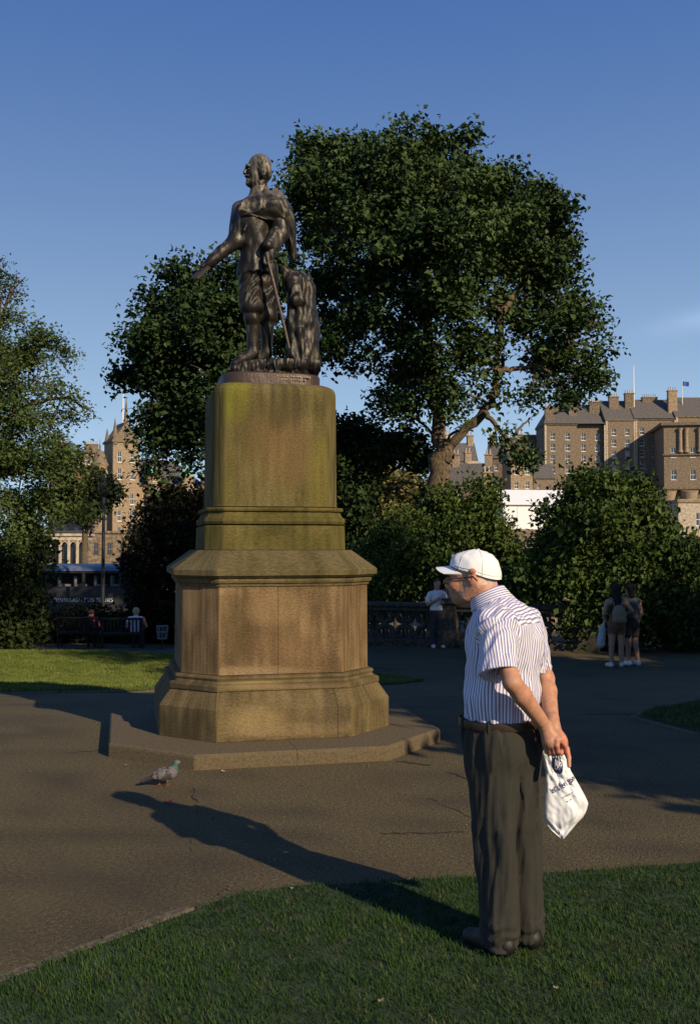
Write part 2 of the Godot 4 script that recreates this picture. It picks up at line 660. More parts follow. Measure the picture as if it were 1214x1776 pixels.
func grass_patch(called: String, label: String, poly: PackedVector2Array, lift: float, per_m: Callable, mesh: Mesh, sd: int, dark: Color, light: Color) -> void:
	var r := RandomNumberGenerator.new()
	r.seed = sd
	var lo := poly[0]
	var hi := poly[0]
	for p in poly:
		lo = lo.min(p)
		hi = hi.max(p)
	var xs: Array[Transform3D] = []
	var cs: Array[Color] = []
	var cell := 0.25
	var y := lo.y
	while y < hi.y:
		var x := lo.x
		while x < hi.x:
			var want: float = per_m.call(x, y) * cell * cell
			var cnt := int(want) + (1 if r.randf() < fmod(want, 1.0) else 0)
			for k in cnt:
				var p := Vector2(x + r.randf() * cell, y + r.randf() * cell)
				if not Geometry2D.is_point_in_polygon(p, poly):
					continue
				var s := r.randf_range(0.7, 1.25)
				var big := N.get_noise_2d(p.x * 1.3, p.y * 1.3)
				xs.append(Transform3D(Basis(Vector3.UP, r.randf() * TAU).scaled(Vector3(s, s * (1.0 + 0.25 * big), s)), on(p.x, p.y, lift - 0.004)))
				var c := dark.lerp(light, clampf(0.45 + 0.35 * big + 0.25 * N.get_noise_2d(p.x * 6.0, p.y * 6.0) + r.randf_range(-0.3, 0.3), 0.0, 1.0))
				if r.randf() < 0.03:
					c = c.lerp(Color(0.16, 0.13, 0.05), 0.6)
				cs.append(c)
			x += cell
		y += cell
	var o := scatter(called, mesh, M.grass, xs, cs, self)
	tag(o, label, "grass", "", "stuff")

func scatter(called: String, mesh: Mesh, m: Material, xs: Array[Transform3D], cs: Array[Color], parent: Node) -> MultiMeshInstance3D:
	var mm := MultiMesh.new()
	mm.transform_format = MultiMesh.TRANSFORM_3D
	mm.use_colors = true
	mm.mesh = mesh
	mm.instance_count = xs.size()
	for i in xs.size():
		mm.set_instance_transform(i, xs[i])
		mm.set_instance_color(i, cs[i])
	var o := MultiMeshInstance3D.new()
	o.multimesh = mm
	o.material_override = m
	o.name = numbered(called) if parent == self else called
	parent.add_child(o, true)
	return o

func lawn_edge(x: float) -> float:
	var k := [[-9.0, -5.6], [-3.0, 1.7], [-1.33, 3.77], [-0.985, 4.18], [-0.565, 4.71], [-0.354, 4.83], [0.264, 4.93], [0.61, 4.98], [1.15, 5.07], [1.82, 5.2], [4.0, 5.66], [9.0, 6.9]]
	for i in k.size() - 1:
		if x <= k[i + 1][0]:
			return lerpf(k[i][1], k[i + 1][1], (x - k[i][0]) / (k[i + 1][0] - k[i][0]))
	return 6.9

func ground() -> void:
	var far := MB.new()
	var g := []
	for d in [-60, -20, -6, 0, 3, 6, 9, 10.5, 12, 13.5, 15, 16.5, 18, 20, 24, 28, 31, 33, 35, 38, 42, 46, 52, 60, 68, 76, 100, 130, 150, 170, 190, 210, 400, 900, 2400]:
		var row := []
		for x in [-2400, -600, -250, -120, -60, -30, -20, -14, -10, -8, -6, -5, -4, -3, -2, -1, 0, 2, 4, 8, 14, 20, 30, 60, 120, 250, 600, 2400]:
			row.append(on(x, d, -0.03))
		g.append(row)
	far.grid(g, false, Vector3.UP)
	setting("ground", far.mesh(), M.earth)
	var tint := func(p: Vector2) -> Color:
		var b := 1.0 + 0.22 * N.get_noise_2d(p.x * 0.45 + 9.0, p.y * 0.45) + 0.16 * N.get_noise_2d(p.x * 1.9, p.y * 1.9)
		b *= 1.0 - 0.3 * smoothstep(0.12, 0.5, N.get_noise_2d(p.x * 0.8 + 40.0, p.y * 2.1))
		# worn dirt gathers along the lawn and round the step
		var gap := p.y - lawn_edge(p.x)
		if gap > 0.0:
			b *= 1.0 - 0.25 * smoothstep(0.45, 0.0, gap + 0.15 * N.get_noise_2d(p.x * 5.0, p.y * 5.0))
		return Color(b, b * 0.995, b * 0.985)
	var path := setting("path", sheet(PackedVector2Array([Vector2(-16, -6), Vector2(16, -6), Vector2(16, 30), Vector2(-16, 30)]), 0.25, 0.0, 0.0, tint), M.asphalt)
	# cracks and joints in the surface
	var r := RandomNumberGenerator.new()
	r.seed = 5
	for cr in [[Vector2(-1.08, 6.85), Vector2(-0.93, 6.2), 0.012], [Vector2(0.17, 5.78), Vector2(0.68, 5.8), 0.012], [Vector2(0.7, 7.35), Vector2(0.86, 7.05), 0.013], [Vector2(0.35, 7.7), Vector2(0.6, 7.55), 0.02], [Vector2(-0.93, 6.2), Vector2(-0.86, 5.4), 0.006], [Vector2(-2.3, 8.0), Vector2(-1.5, 8.25), 0.008], [Vector2(2.2, 9.9), Vector2(3.3, 9.9), 0.02], [Vector2(0.5, 6.6), Vector2(0.75, 6.1), 0.006]]:
		var mb := MB.new()
		var rowa := []
		var rowb := []
		for i in 13:
			var p: Vector2 = cr[0].lerp(cr[1], i / 12.0) + Vector2(r.randf_range(-0.018, 0.018), r.randf_range(-0.018, 0.018))
			var w: float = cr[2] * r.randf_range(0.35, 1.0) * (1.0 if i > 0 and i < 12 else 0.1)
			rowa.append(on(p.x, p.y - w, 0.004))
			rowb.append(on(p.x + w * 0.5, p.y + w, 0.004))
		mb.grid([rowa, rowb], false, Vector3.UP)
		part("crack", mb.mesh(), M.mortar, path)
	# foreground lawn
	var edge := PackedVector2Array()
	var x := -4.0
	while x <= 9.0:
		edge.append(Vector2(x, lawn_edge(x) + 0.02 * N.get_noise_1d(x * 9.0)))
		x += 0.12
	edge.append(Vector2(9, -5))
	edge.append(Vector2(-4, -5))
	setting("lawn", sheet(edge, 0.5, 0.02, 0.04), M.soil)
	var dense := func(px: float, pd: float) -> float:
		if pd < 2.6 or px < -2.2 or px > 3.4:
			return 25.0 if pd > 0.0 and px > -3.0 and px < 5.0 else 0.0
		return 1500.0
	var near_tuft := tuft_mesh(9, 1, 0.027, 0.03, 0.0016)
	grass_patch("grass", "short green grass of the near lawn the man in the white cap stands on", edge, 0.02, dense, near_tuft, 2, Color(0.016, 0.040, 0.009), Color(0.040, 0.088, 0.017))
	# lawn behind the pedestal
	var left := PackedVector2Array([Vector2(-15, 12.0), Vector2(-6, 12.2), Vector2(-2.8, 12.7), Vector2(-1.0, 14.0), Vector2(0.6, 15.2), Vector2(1.2, 16.6), Vector2(0.6, 18.2), Vector2(-2, 21.3), Vector2(-6, 23.6), Vector2(-15, 24.2)])
	setting("lawn", sheet(left, 0.5, 0.02, 0.04), M.soil)
	var fair := func(px: float, pd: float) -> float: return 330.0 if px > -9.0 else 60.0
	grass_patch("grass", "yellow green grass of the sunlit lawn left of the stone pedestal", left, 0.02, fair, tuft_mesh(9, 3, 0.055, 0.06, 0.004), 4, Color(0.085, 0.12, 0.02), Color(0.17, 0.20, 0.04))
	# lawn corner at the right
	var right := PackedVector2Array([Vector2(2.77, 9.65), Vector2(3.15, 10.25), Vector2(3.83, 10.9), Vector2(8, 14), Vector2(12, 14), Vector2(12, 5), Vector2(6, 6.2), Vector2(3.06, 8.75)])
	setting("lawn", sheet(right, 0.5, 0.02, 0.04), M.soil)
	var few := func(px: float, pd: float) -> float: return 420.0 if px < 5.0 else 60.0
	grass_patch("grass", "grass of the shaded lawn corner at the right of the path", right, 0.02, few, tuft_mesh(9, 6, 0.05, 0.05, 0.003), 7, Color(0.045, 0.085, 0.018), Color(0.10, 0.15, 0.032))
	# edging stones, one by one
	var stone := MB.new()
	stone.box(Transform3D(), Vector3(0.74, 0.13, 0.07), 0.012)
	var sm := stone.mesh()
	kerb("edging", "weathered stone edging round the shaded lawn corner", [Vector2(3.06, 8.7), Vector2(2.71, 9.65), Vector2(3.1, 10.3), Vector2(3.8, 10.98), Vector2(6.5, 13.0)], sm)
	kerb("edging", "low stone edging along the near side of the sunlit lawn", [Vector2(-9, 12.03), Vector2(-6, 12.1), Vector2(-2.8, 12.6), Vector2(-1.0, 13.9)], sm)
	kerb("edging", "mossy stone edging along the left side of the near lawn", [Vector2(-3.02, 1.72), Vector2(-1.37, 3.79), Vector2(-1.02, 4.21), Vector2(-0.72, 4.6)], sm)

func kerb(called: String, label: String, line: Array, mesh: Mesh) -> void:
	var o := thing(called, label, "kerb")
	for i in line.size() - 1:
		var a: Vector2 = line[i]
		var b: Vector2 = line[i + 1]
		var n := maxi(1, int(round(a.distance_to(b) / 0.75)))
		for k in n:
			var p := a.lerp(b, (k + 0.5) / n)
			var pc := part("stone", mesh, M.kerb, o, on(p.x, p.y, -0.045 + 0.006 * N.get_noise_2d(p.x * 31.0, p.y * 17.0)), Vector3(0, atan2(b.y - a.y, b.x - a.x), 0))
			pc.scale.x = a.distance_to(b) / n / 0.75

# ---------------------------------------------------------------- foliage
func leaves(cnt: int, sd: int, leaf: float, spread: float) -> ArrayMesh:
	var r := RandomNumberGenerator.new()
	r.seed = sd
	var mb := MB.new()
	for i in cnt:
		var p := Vector3(r.randfn(), r.randfn() * 0.8, r.randfn()) * spread * 0.5
		var b := Basis.from_euler(Vector3(r.randf_range(-1.0, 1.0), r.randf() * TAU, r.randf_range(-0.9, 0.9)))
		var l := leaf * r.randf_range(0.7, 1.25)
		var w := l * r.randf_range(0.32, 0.42)
		var tip := p + b * Vector3(0, -l * 0.12, l)
		var lt := p + b * Vector3(-w, l * 0.1, l * 0.45)
		var rt := p + b * Vector3(w, l * 0.1, l * 0.45)
		mb.tri(p, lt, tip, b.y)
		mb.tri(p, tip, rt, b.y)
	return mb.mesh(true)

# lobes: [centre, radius (number or Vector3)]; leaf clumps gather towards the outside of each lobe, with ragged gaps
func crown(o: Node3D, lobes: Array, count: int, mesh: Mesh, dark: Color, light: Color, sd: int, gap := 0.0, gapf := 1.1, called := "crown", hollow := 0.45) -> void:
	var r := RandomNumberGenerator.new()
	r.seed = sd
	# sprays: smaller flattened clusters spread over each lobe, so that the outline is ragged and gaps stay open
	var cum := []
	var sprays := []
	var total := 0.0
	for l in lobes:
		var v: Vector3 = l[1] if l[1] is Vector3 else Vector3.ONE * l[1]
		var size := pow(v.x * v.y * v.z, 1.0 / 3.0)
		var m := int(clampf(9.0 + 9.0 * size, 9.0, 30.0))
		for k in m:
			var dir := Vector3(r.randfn(), r.randfn(), r.randfn()).normalized()
			var reach := lerpf(0.25, 1.0, pow(r.randf(), hollow)) * (1.0 + 0.3 * r.randf() * r.randf())
			var rad := v * r.randf_range(0.26, 0.46)
			rad.y *= 0.72
			sprays.append([l[0] + dir * v * reach, rad, r.randf()])
			total += pow(rad.x * rad.y * rad.z, 0.7)
			cum.append(total)
	var xs: Array[Transform3D] = []
	var cs: Array[Color] = []
	var tries := 0
	while xs.size() < count and tries < count * 6:
		tries += 1
		var l: Array = sprays[mini(cum.bsearch(r.randf() * total), sprays.size() - 1)]
		var dir := Vector3(r.randfn(), r.randfn(), r.randfn()).normalized()
		var p: Vector3 = l[0] + dir * l[1] * pow(r.randf(), 0.45)
		if N.get_noise_3d(p.x * gapf, p.y * gapf, p.z * gapf) < gap - 0.45:
			continue
		var s := r.randf_range(0.65, 1.35)
		xs.append(Transform3D(Basis.from_euler(Vector3(r.randf_range(-0.6, 0.6), r.randf() * TAU, r.randf_range(-0.6, 0.6))).scaled(Vector3.ONE * s), p - o.position))
		cs.append(dark.lerp(light, clampf(0.15 + 0.7 * l[2] + 0.4 * N.get_noise_3d(p.x * 0.6 + 5.0, p.y * 0.6, p.z * 0.6) + r.randf_range(-0.25, 0.25), 0.0, 1.0)))
	var mm := scatter(called, mesh, M.leaf, xs, cs, o)
	mm.set_meta("kind", "stuff")

func limb(mb: MB, pts: Array, r0: float, r1: float, sd: int) -> void:
	# a wandering limb through the points, tapering
	var out := []
	var rad := []
	var n := 5
	for i in pts.size() - 1:
		for k in n + (1 if i == pts.size() - 2 else 0):
			var t := float(k) / n
			var p0: Vector3 = pts[maxi(i - 1, 0)]
			var p3: Vector3 = pts[mini(i + 2, pts.size() - 1)]
			var p: Vector3 = (pts[i] as Vector3).cubic_interpolate(pts[i + 1], p0, p3, t)
			var f := (i + t) / (pts.size() - 1)
			var w := lerpf(r0, r1, f)
			p += Vector3(N.get_noise_2d(i * 3.1 + t * 3.0, sd), N.get_noise_2d(i * 3.1 + t * 3.0, sd + 40), N.get_noise_2d(i * 3.1 + t * 3.0, sd + 80)) * w * (0.7 if i + k > 0 else 0.0)
			out.append(p)
			rad.append(w * (1.0 + 0.12 * N.get_noise_2d(f * 9.0, sd + 7)))
	mb.tube(out, rad, 10 if r0 > 0.12 else 6, true, 0.06)

func twigs(mb: MB, lobes: Array, from: Array, sd: int, r0 := 0.05) -> void:
	# branches from the nearest given limb point to each lobe, with forks inside it
	var r := RandomNumberGenerator.new()
	r.seed = sd
	for l in lobes:
		var best: Vector3 = from[0]
		for f in from:
			if f.distance_to(l[0]) < best.distance_to(l[0]):
				best = f
		var v: Vector3 = l[1] if l[1] is Vector3 else Vector3.ONE * l[1]
		limb(mb, [best, best.lerp(l[0], 0.5) + Vector3(0, 0.12 * best.distance_to(l[0]), 0), l[0]], r0, r0 * 0.45, r.randi() % 900)
		for k in 4:
			var d := Vector3(r.randfn(), r.randfn() * 0.7 + 0.2, r.randfn()).normalized() * v * 0.85
			limb(mb, [l[0], l[0] + d * 0.5 + Vector3(0, 0.05, 0), l[0] + d], r0 * 0.4, r0 * 0.12, r.randi() % 900)

func L(x: float, y: float, d: float, r: float, sq := 1.0) -> Array:   # a lobe from photograph pixels and metres ahead
	return [at(x, y, d), Vector3(r, r * sq, r) * d / F]

func trees() -> void:
	var l_big := leaves(18, 11, 0.145, 0.42)
	var l_small := leaves(15, 12, 0.12, 0.32)
	# 1 the large tree
	var d := 32.0
	var base := on(at(762, 900, d).x, d, -0.1)
	var o := thing("elm_tree", "large dark green tree with a leaning trunk behind the man in the white cap", "tree", base)
	var lobes := []
	for q in [[520, 300, 0, 42], [560, 270, 1, 45], [505, 350, -1, 40], [560, 340, -1.5, 62], [630, 275, 1, 52], [640, 330, -2, 74], [715, 262, 0, 50], [720, 320, 2, 82], [720, 330, -2.5, 78], [800, 275, 0.5, 48], [800, 330, -1, 76], [862, 318, 0.5, 48], [868, 385, -2, 66], [930, 375, 0, 52], [955, 410, 1, 42], [560, 400, 1, 48], [620, 410, -2.5, 70], [700, 420, -3, 84], [790, 420, -3, 82], [720, 400, 2.5, 84], [860, 450, 1, 62], [930, 460, 0, 60], [975, 455, 0.5, 30], [570, 490, -0.5, 42], [630, 500, -1.5, 62], [590, 560, 0, 46], [640, 570, -1.5, 44], [700, 520, -2, 66], [770, 520, -2.5, 62], [720, 590, -1, 48], [600, 615, 0.5, 34], [760, 610, -2, 52], [735, 660, -0.5, 50], [690, 660, 0.5, 42], [660, 700, 0, 36], [705, 720, -0.5, 30], [760, 690, -1, 44], [845, 530, -1, 48], [810, 590, -1.5, 42], [830, 650, -1, 40], [860, 690, -1, 26], [900, 540, 0, 46], [960, 520, 0, 52], [1000, 540, 1, 40], [1025, 560, 0, 36], [980, 590, -1, 48], [1040, 610, 0.5, 38], [960, 640, 0, 40], [1010, 660, 0, 38], [1035, 650, 1, 28], [920, 690, -0.5, 26], [915, 730, -0.5, 17], [985, 690, 0, 26], [870, 750, -1, 13], [800, 745, -1, 16], [855, 592, -0.5, 30], [645, 620, -1, 30], [878, 772, -1, 17], [905, 785, -1, 22], [927, 802, -1, 15], [930, 838, -1, 10], [897, 806, -1, 13], [865, 762, -1, 11]]:
		lobes.append(L(q[0], q[1], d + q[2], q[3], 0.92))
	var tb := MB.new()
	var fork := at(768, 775, d)
	limb(tb, [base, at(760, 850, d), fork], 0.42, 0.30, 1)
	limb(tb, [fork - Vector3(0, 0.4, 0), at(755, 700, d), at(745, 600, d - 0.5), at(735, 480, d), at(720, 330, d)], 0.27, 0.08, 2)
	limb(tb, [fork - Vector3(0, 0.3, 0), at(800, 752, d - 0.3), at(850, 700, d - 0.5), at(862, 640, d - 0.5), at(870, 540, d - 0.3), at(878, 470, d), at(880, 360, d + 0.5)], 0.17, 0.04, 3)
	limb(tb, [at(862, 645, d - 1), at(890, 640, d - 0.8), at(930, 632, d - 0.5), at(985, 600, d), at(1040, 580, d)], 0.10, 0.03, 4)
	limb(tb, [at(745, 600, d - 0.5), at(690, 560, d), at(620, 540, d), at(570, 500, d)], 0.15, 0.04, 5)
	limb(tb, [at(735, 480, d), at(680, 400, d - 1), at(600, 330, d), at(530, 300, d)], 0.16, 0.04, 6)
	limb(tb, [at(870, 540, d - 1), at(920, 470, d), at(960, 410, d)], 0.12, 0.03, 7)
	limb(tb, [at(738, 520, d), at(790, 420, d - 1.5), at(810, 300, d)], 0.14, 0.04, 8)
	limb(tb, [at(840, 715, d - 0.7), at(862, 740, d - 1), at(885, 770, d - 1)], 0.09, 0.05, 9)
	var hubs := [fork, at(745, 600, d - 0.5), at(735, 480, d), at(720, 360, d), at(862, 640, d - 1), at(870, 540, d - 1), at(878, 470, d - 1), at(985, 600, d), at(930, 632, d - 0.5), at(620, 540, d), at(680, 400, d - 1), at(600, 330, d), at(920, 470, d), at(790, 420, d - 1.5), at(885, 770, d - 1), at(850, 700, d - 0.5)]
	twigs(tb, lobes, hubs, 5, 0.06)
	part("trunk", tb.mesh(), M.bark, o).position = -base
	crown(o, lobes, 5900, l_big, Color(0.024, 0.047, 0.015), Color(0.072, 0.112, 0.034), 21, 0.30, 0.85, "crown", 0.6)
	# 2 its neighbour behind the statue
	d = 29.0
	base = on(at(385, 900, d).x, d, -0.1)
	o = thing("elm_tree", "dark leafy tree directly behind the bronze statue and the pedestal", "tree", base, 0.0)
	lobes = []
	for q in [[250, 580, 0, 46], [228, 600, 0.5, 32], [235, 650, 0, 36], [300, 520, 0, 34], [330, 500, 0, 42], [400, 470, 0, 40], [340, 560, -1, 62], [290, 620, -1, 62], [400, 560, 0, 60], [450, 520, 0, 50], [360, 650, -1, 60], [300, 690, 0, 40], [420, 640, 0, 52], [320, 740, -0.5, 44], [280, 740, 0, 36], [275, 795, -0.5, 28], [330, 800, 0, 26], [500, 600, 0, 38], [480, 480, 0, 36], [280, 770, 1, 30], [265, 826, 0, 14], [380, 740, 1, 50], [560, 600, 1, 22]]:
		lobes.append(L(q[0], q[1], d + q[2], q[3], 0.92))
	tb = MB.new()
	limb(tb, [base, at(390, 800, d), at(385, 680, d), at(380, 560, d)], 0.4, 0.1, 11)
	limb(tb, [at(388, 740, d), at(330, 640, d), at(260, 590, d)], 0.16, 0.04, 12)
	limb(tb, [at(388, 790, d), at(340, 770, d), at(280, 780, d)], 0.12, 0.04, 13)
	twigs(tb, lobes, [at(388, 740, d), at(330, 640, d), at(385, 640, d), at(380, 560, d), at(280, 780, d), at(340, 770, d)], 6, 0.045)
	part("trunk", tb.mesh(), M.bark, o).position = -base
	crown(o, lobes, 2200, l_big, Color(0.016, 0.034, 0.011), Color(0.048, 0.08, 0.025), 22, 0.30, 0.9, "crown", 0.6)
	# 3 the light tree at the left edge
	d = 21.0
	base = on(at(-60, 900, d).x, d, -0.1)
	o = thing("ash_tree", "feathery green tree with thin outer twigs at the left edge", "tree", base)
	lobes = []
	for q in [[-40, 560, 0, 70], [5, 500, 0, 30], [30, 485, 0.3, 16], [-10, 620, -0.5, 80], [40, 610, 0, 34], [90, 600, 0, 28], [110, 630, 0, 24], [60, 660, -0.5, 56], [125, 690, 0, 26], [150, 715, 0, 16], [20, 720, -1, 80], [90, 735, 0, 40], [-20, 820, -1, 90], [50, 810, -1, 70], [110, 800, 0, 44], [90, 860, 0, 44], [150, 830, 0.5, 34], [30, 900, -0.5, 60], [130, 880, 0.5, 26], [65, 575, 0, 16], [0, 455, 0, 12]]:
		lobes.append(L(q[0], q[1], d + q[2], q[3], 0.9))
	tb = MB.new()
	limb(tb, [base, at(-60, 800, d), at(-40, 650, d), at(-30, 520, d)], 0.28, 0.06, 21)
	limb(tb, [at(-50, 700, d), at(20, 640, d), at(75, 600, d), at(120, 610, d)], 0.07, 0.012, 22)
	limb(tb, [at(-40, 650, d), at(0, 560, d), at(20, 510, d), at(45, 480, d)], 0.05, 0.01, 23)
	limb(tb, [at(-50, 760, d), at(40, 710, d), at(110, 690, d), at(160, 715, d)], 0.07, 0.01, 24)
	limb(tb, [at(-60, 820, d), at(40, 800, d), at(140, 830, d)], 0.08, 0.02, 25)
	twigs(tb, lobes, [at(-40, 650, d), at(20, 640, d), at(75, 600, d), at(0, 560, d), at(40, 710, d), at(110, 690, d), at(40, 800, d), at(140, 830, d), at(-60, 800, d)], 7, 0.022)
	part("trunk", tb.mesh(), M.bark, o).position = -base
	crown(o, lobes, 3500, leaves(12, 13, 0.07, 0.19), Color(0.03, 0.055, 0.016), Color(0.085, 0.12, 0.035), 23, 0.24, 1.4, "crown", 0.6)
	# shrubs and smaller trees, each its own
	shrub("round_shrub", "big rounded leafy shrub in front of the old town tenements at right", 24.0, [[1060, 870, 0, 50], [1000, 880, 0, 55], [1110, 880, 0, 46], [978, 905, 0, 30], [1040, 930, -0.6, 80], [960, 960, -0.3, 62], [1120, 940, 0, 70], [1165, 950, 0.2, 44], [1090, 1010, -0.6, 80], [1010, 1020, -0.3, 64], [1190, 1010, 0, 50], [1160, 1070, -0.5, 62], [1220, 1080, 0, 55], [1100, 1090, 0, 40], [1010, 1085, 0, 36], [935, 1000, 0.8, 46], [1200, 960, 0.5, 26]], 4600, l_small, Color(0.026, 0.05, 0.012), Color(0.085, 0.125, 0.027), 31, 0.2)
	shrub("leafy_shrub", "bushy dark green shrub spreading above the stone balustrade beside the man's cap", 29.0, [[700, 960, 0, 62], [670, 990, 0.5, 60], [780, 890, 0, 52], [830, 880, 0, 46], [760, 950, -0.8, 78], [845, 935, 0, 46], [880, 975, 0, 40], [720, 1010, -0.5, 50], [800, 1000, 0, 60], [880, 1020, 0, 50], [640, 1010, 0.5, 46], [930, 1010, 0, 44]], 4200, l_small, Color(0.03, 0.056, 0.013), Color(0.095, 0.135, 0.03), 32, 0.2)
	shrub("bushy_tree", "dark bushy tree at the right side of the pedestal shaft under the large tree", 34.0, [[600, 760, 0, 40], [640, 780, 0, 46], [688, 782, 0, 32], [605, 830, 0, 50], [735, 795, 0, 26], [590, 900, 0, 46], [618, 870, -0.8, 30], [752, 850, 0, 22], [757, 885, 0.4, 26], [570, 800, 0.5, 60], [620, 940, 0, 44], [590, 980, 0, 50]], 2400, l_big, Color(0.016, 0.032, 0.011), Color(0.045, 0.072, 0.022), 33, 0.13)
	shrub("pale_tree", "sunlit yellowish tree in the gap beside the pedestal", 75.0, [[690, 850, 0, 44], [660, 880, 0, 40], [715, 880, 0, 40], [680, 915, 0, 44], [665, 830, 0, 26], [720, 925, 0, 36]], 2200, leaves(14, 15, 0.3, 0.7), Color(0.11, 0.10, 0.03), Color(0.24, 0.21, 0.075), 35, 0.15)
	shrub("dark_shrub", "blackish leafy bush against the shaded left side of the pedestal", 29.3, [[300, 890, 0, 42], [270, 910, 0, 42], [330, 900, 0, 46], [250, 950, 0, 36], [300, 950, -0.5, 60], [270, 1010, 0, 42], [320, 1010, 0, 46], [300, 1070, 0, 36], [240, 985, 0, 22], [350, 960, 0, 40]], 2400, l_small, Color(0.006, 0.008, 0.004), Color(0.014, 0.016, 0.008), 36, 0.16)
	shrub("dark_shrub", "dark shrub under the feathery tree at the far left", 25.0, [[10, 960, 0, 50], [60, 940, 0.5, 30], [30, 1010, 0, 44], [-20, 1040, 0, 60], [60, 980, 0.5, 26], [40, 1075, 0.5, 40], [0, 1095, 0, 46], [-40, 1100, 0, 50]], 1500, l_small, Color(0.014, 0.024, 0.009), Color(0.045, 0.065, 0.02), 37, 0.18)
	shrub("far_tree", "small dark trees below the left edge of the sandstone building", 70.0, [[165, 840, 0, 26], [130, 850, 0, 28], [95, 870, 0, 26], [190, 870, 0, 22], [150, 890, 0, 26]], 700, leaves(12, 18, 0.3, 0.6), Color(0.012, 0.02, 0.009), Color(0.03, 0.04, 0.016), 38, 0.15)
	# clipped hedge behind the benches
	var hd := thing("hedge", "low clipped dark hedge behind the two benches", "hedge", on(-7.6, 29.6))
	var hl := []
	for i in 27:
		hl.append([on(-13.5 + i * 0.5, 29.6, 0.3), Vector3(0.5, 0.55, 0.5)])
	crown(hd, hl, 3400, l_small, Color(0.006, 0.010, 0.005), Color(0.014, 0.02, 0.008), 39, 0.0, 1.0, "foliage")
	# park trees on the right, outside the picture, whose shade lies across the path
	for s in [[8.7, 3.2, 2.3, 6.6, "lowest tree right of the path, nearest to the near lawn"], [13.7, 3.6, 4.0, 15.0, "tall narrow tree right of the path, second from the near lawn"], [20.2, 4.0, 2.8, 8.4, "middle tree of the row right of the path"], [25.6, 4.0, 3.0, 7.4, "broad tree beside the shaded lawn corner"], [13.4, 10.5, 2.8, 15.5, "tallest tree behind the row right of the path"], [29.5, 3.0, 3.6, 8.0, "broad tree farthest along the right side of the path"]]:
		var u: float = s[0]
		var w: float = s[1]
		var p := on(0.79 * u + 0.613 * w, 0.613 * u - 0.79 * w)
		var t := thing("park_tree", s[4], "tree", p)
		var sl := []
		var y := 2.6
		while y < s[3]:
			sl.append([p + Vector3(0.3 * N.get_noise_2d(u, y), y, 0.3 * N.get_noise_2d(y, u)), Vector3(s[2], 1.9, s[2])])
			y += 1.5
		var trunk := MB.new()
		limb(trunk, [Vector3.ZERO, Vector3(0.1, s[3] * 0.5, 0), Vector3(0, s[3] * 0.95, 0)], 0.38, 0.06, 60 + int(u))
		part("trunk", trunk.mesh(), M.bark, t)
		crown(t, sl, 4200, leaves(12, 17, 0.26, 0.5), Color(0.02, 0.04, 0.012), Color(0.05, 0.08, 0.025), 41 + int(u), 0.0, 1.0, "crown", 0.5)

func shrub(called: String, label: String, d: float, spots: Array, cnt: int, mesh: Mesh, dark: Color, light: Color, sd: int, gap: float) -> void:
	var lobes := []
	var c := Vector3.ZERO
	for q in spots:
		lobes.append(L(q[0], q[1], d + q[2], q[3], 0.95))
		c += lobes[-1][0]
	c /= spots.size()
	var base := on(c.x, d, -0.05)
	var o := thing(called, label, "tree" if called.ends_with("tree") else "shrub", base)
	var tb := MB.new()
	var top := Vector3(c.x, c.y, -d)
	var thick := clampf((top.y - base.y) * (0.03 if called != "small_tree" else 0.013), 0.05, 0.3)
	limb(tb, [base, base.lerp(top, 0.5) + Vector3(0.1, 0, 0), top], thick, thick * 0.6, sd)
	twigs(tb, lobes, [base.lerp(top, 0.35), base.lerp(top, 0.7), top], sd, thick * 0.4)
	part("trunk" if called.ends_with("tree") else "stem", tb.mesh(), M.bark, o).position = -base
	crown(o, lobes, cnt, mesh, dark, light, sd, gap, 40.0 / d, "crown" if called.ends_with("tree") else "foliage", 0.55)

# ---------------------------------------------------------------- pedestal
# plan of a square with chamfered corners: half width w, half front a, corners eased by r; 56 points from the front left corner round
func plan(w: float, a: float, r: float) -> PackedVector2Array:
	var vs := [Vector2(-a, w), Vector2(a, w), Vector2(w, a), Vector2(w, -a), Vector2(a, -w), Vector2(-a, -w), Vector2(-w, -a), Vector2(-w, a)]
	var out := PackedVector2Array()
	for e in 8:
		var p: Vector2 = vs[e]
		var q: Vector2 = vs[(e + 1) % 8]
		var b: Vector2 = vs[(e + 7) % 8]
		var rr := minf(r, minf(p.distance_to(q), p.distance_to(b)) * 0.45)
		var s := p + (b - p).normalized() * rr
		var t := p + (q - p).normalized() * rr
		out.append(s)
		out.append((s + p * 2.0 + t) * 0.25)
		out.append(t)
		var rq := minf(r, minf(p.distance_to(q), q.distance_to(vs[(e + 2) % 8])) * 0.45)
		var en := q + (p - q).normalized() * rq
		for f in [0.2, 0.4, 0.6, 0.8]:
			out.append(t.lerp(en, f))
	return out

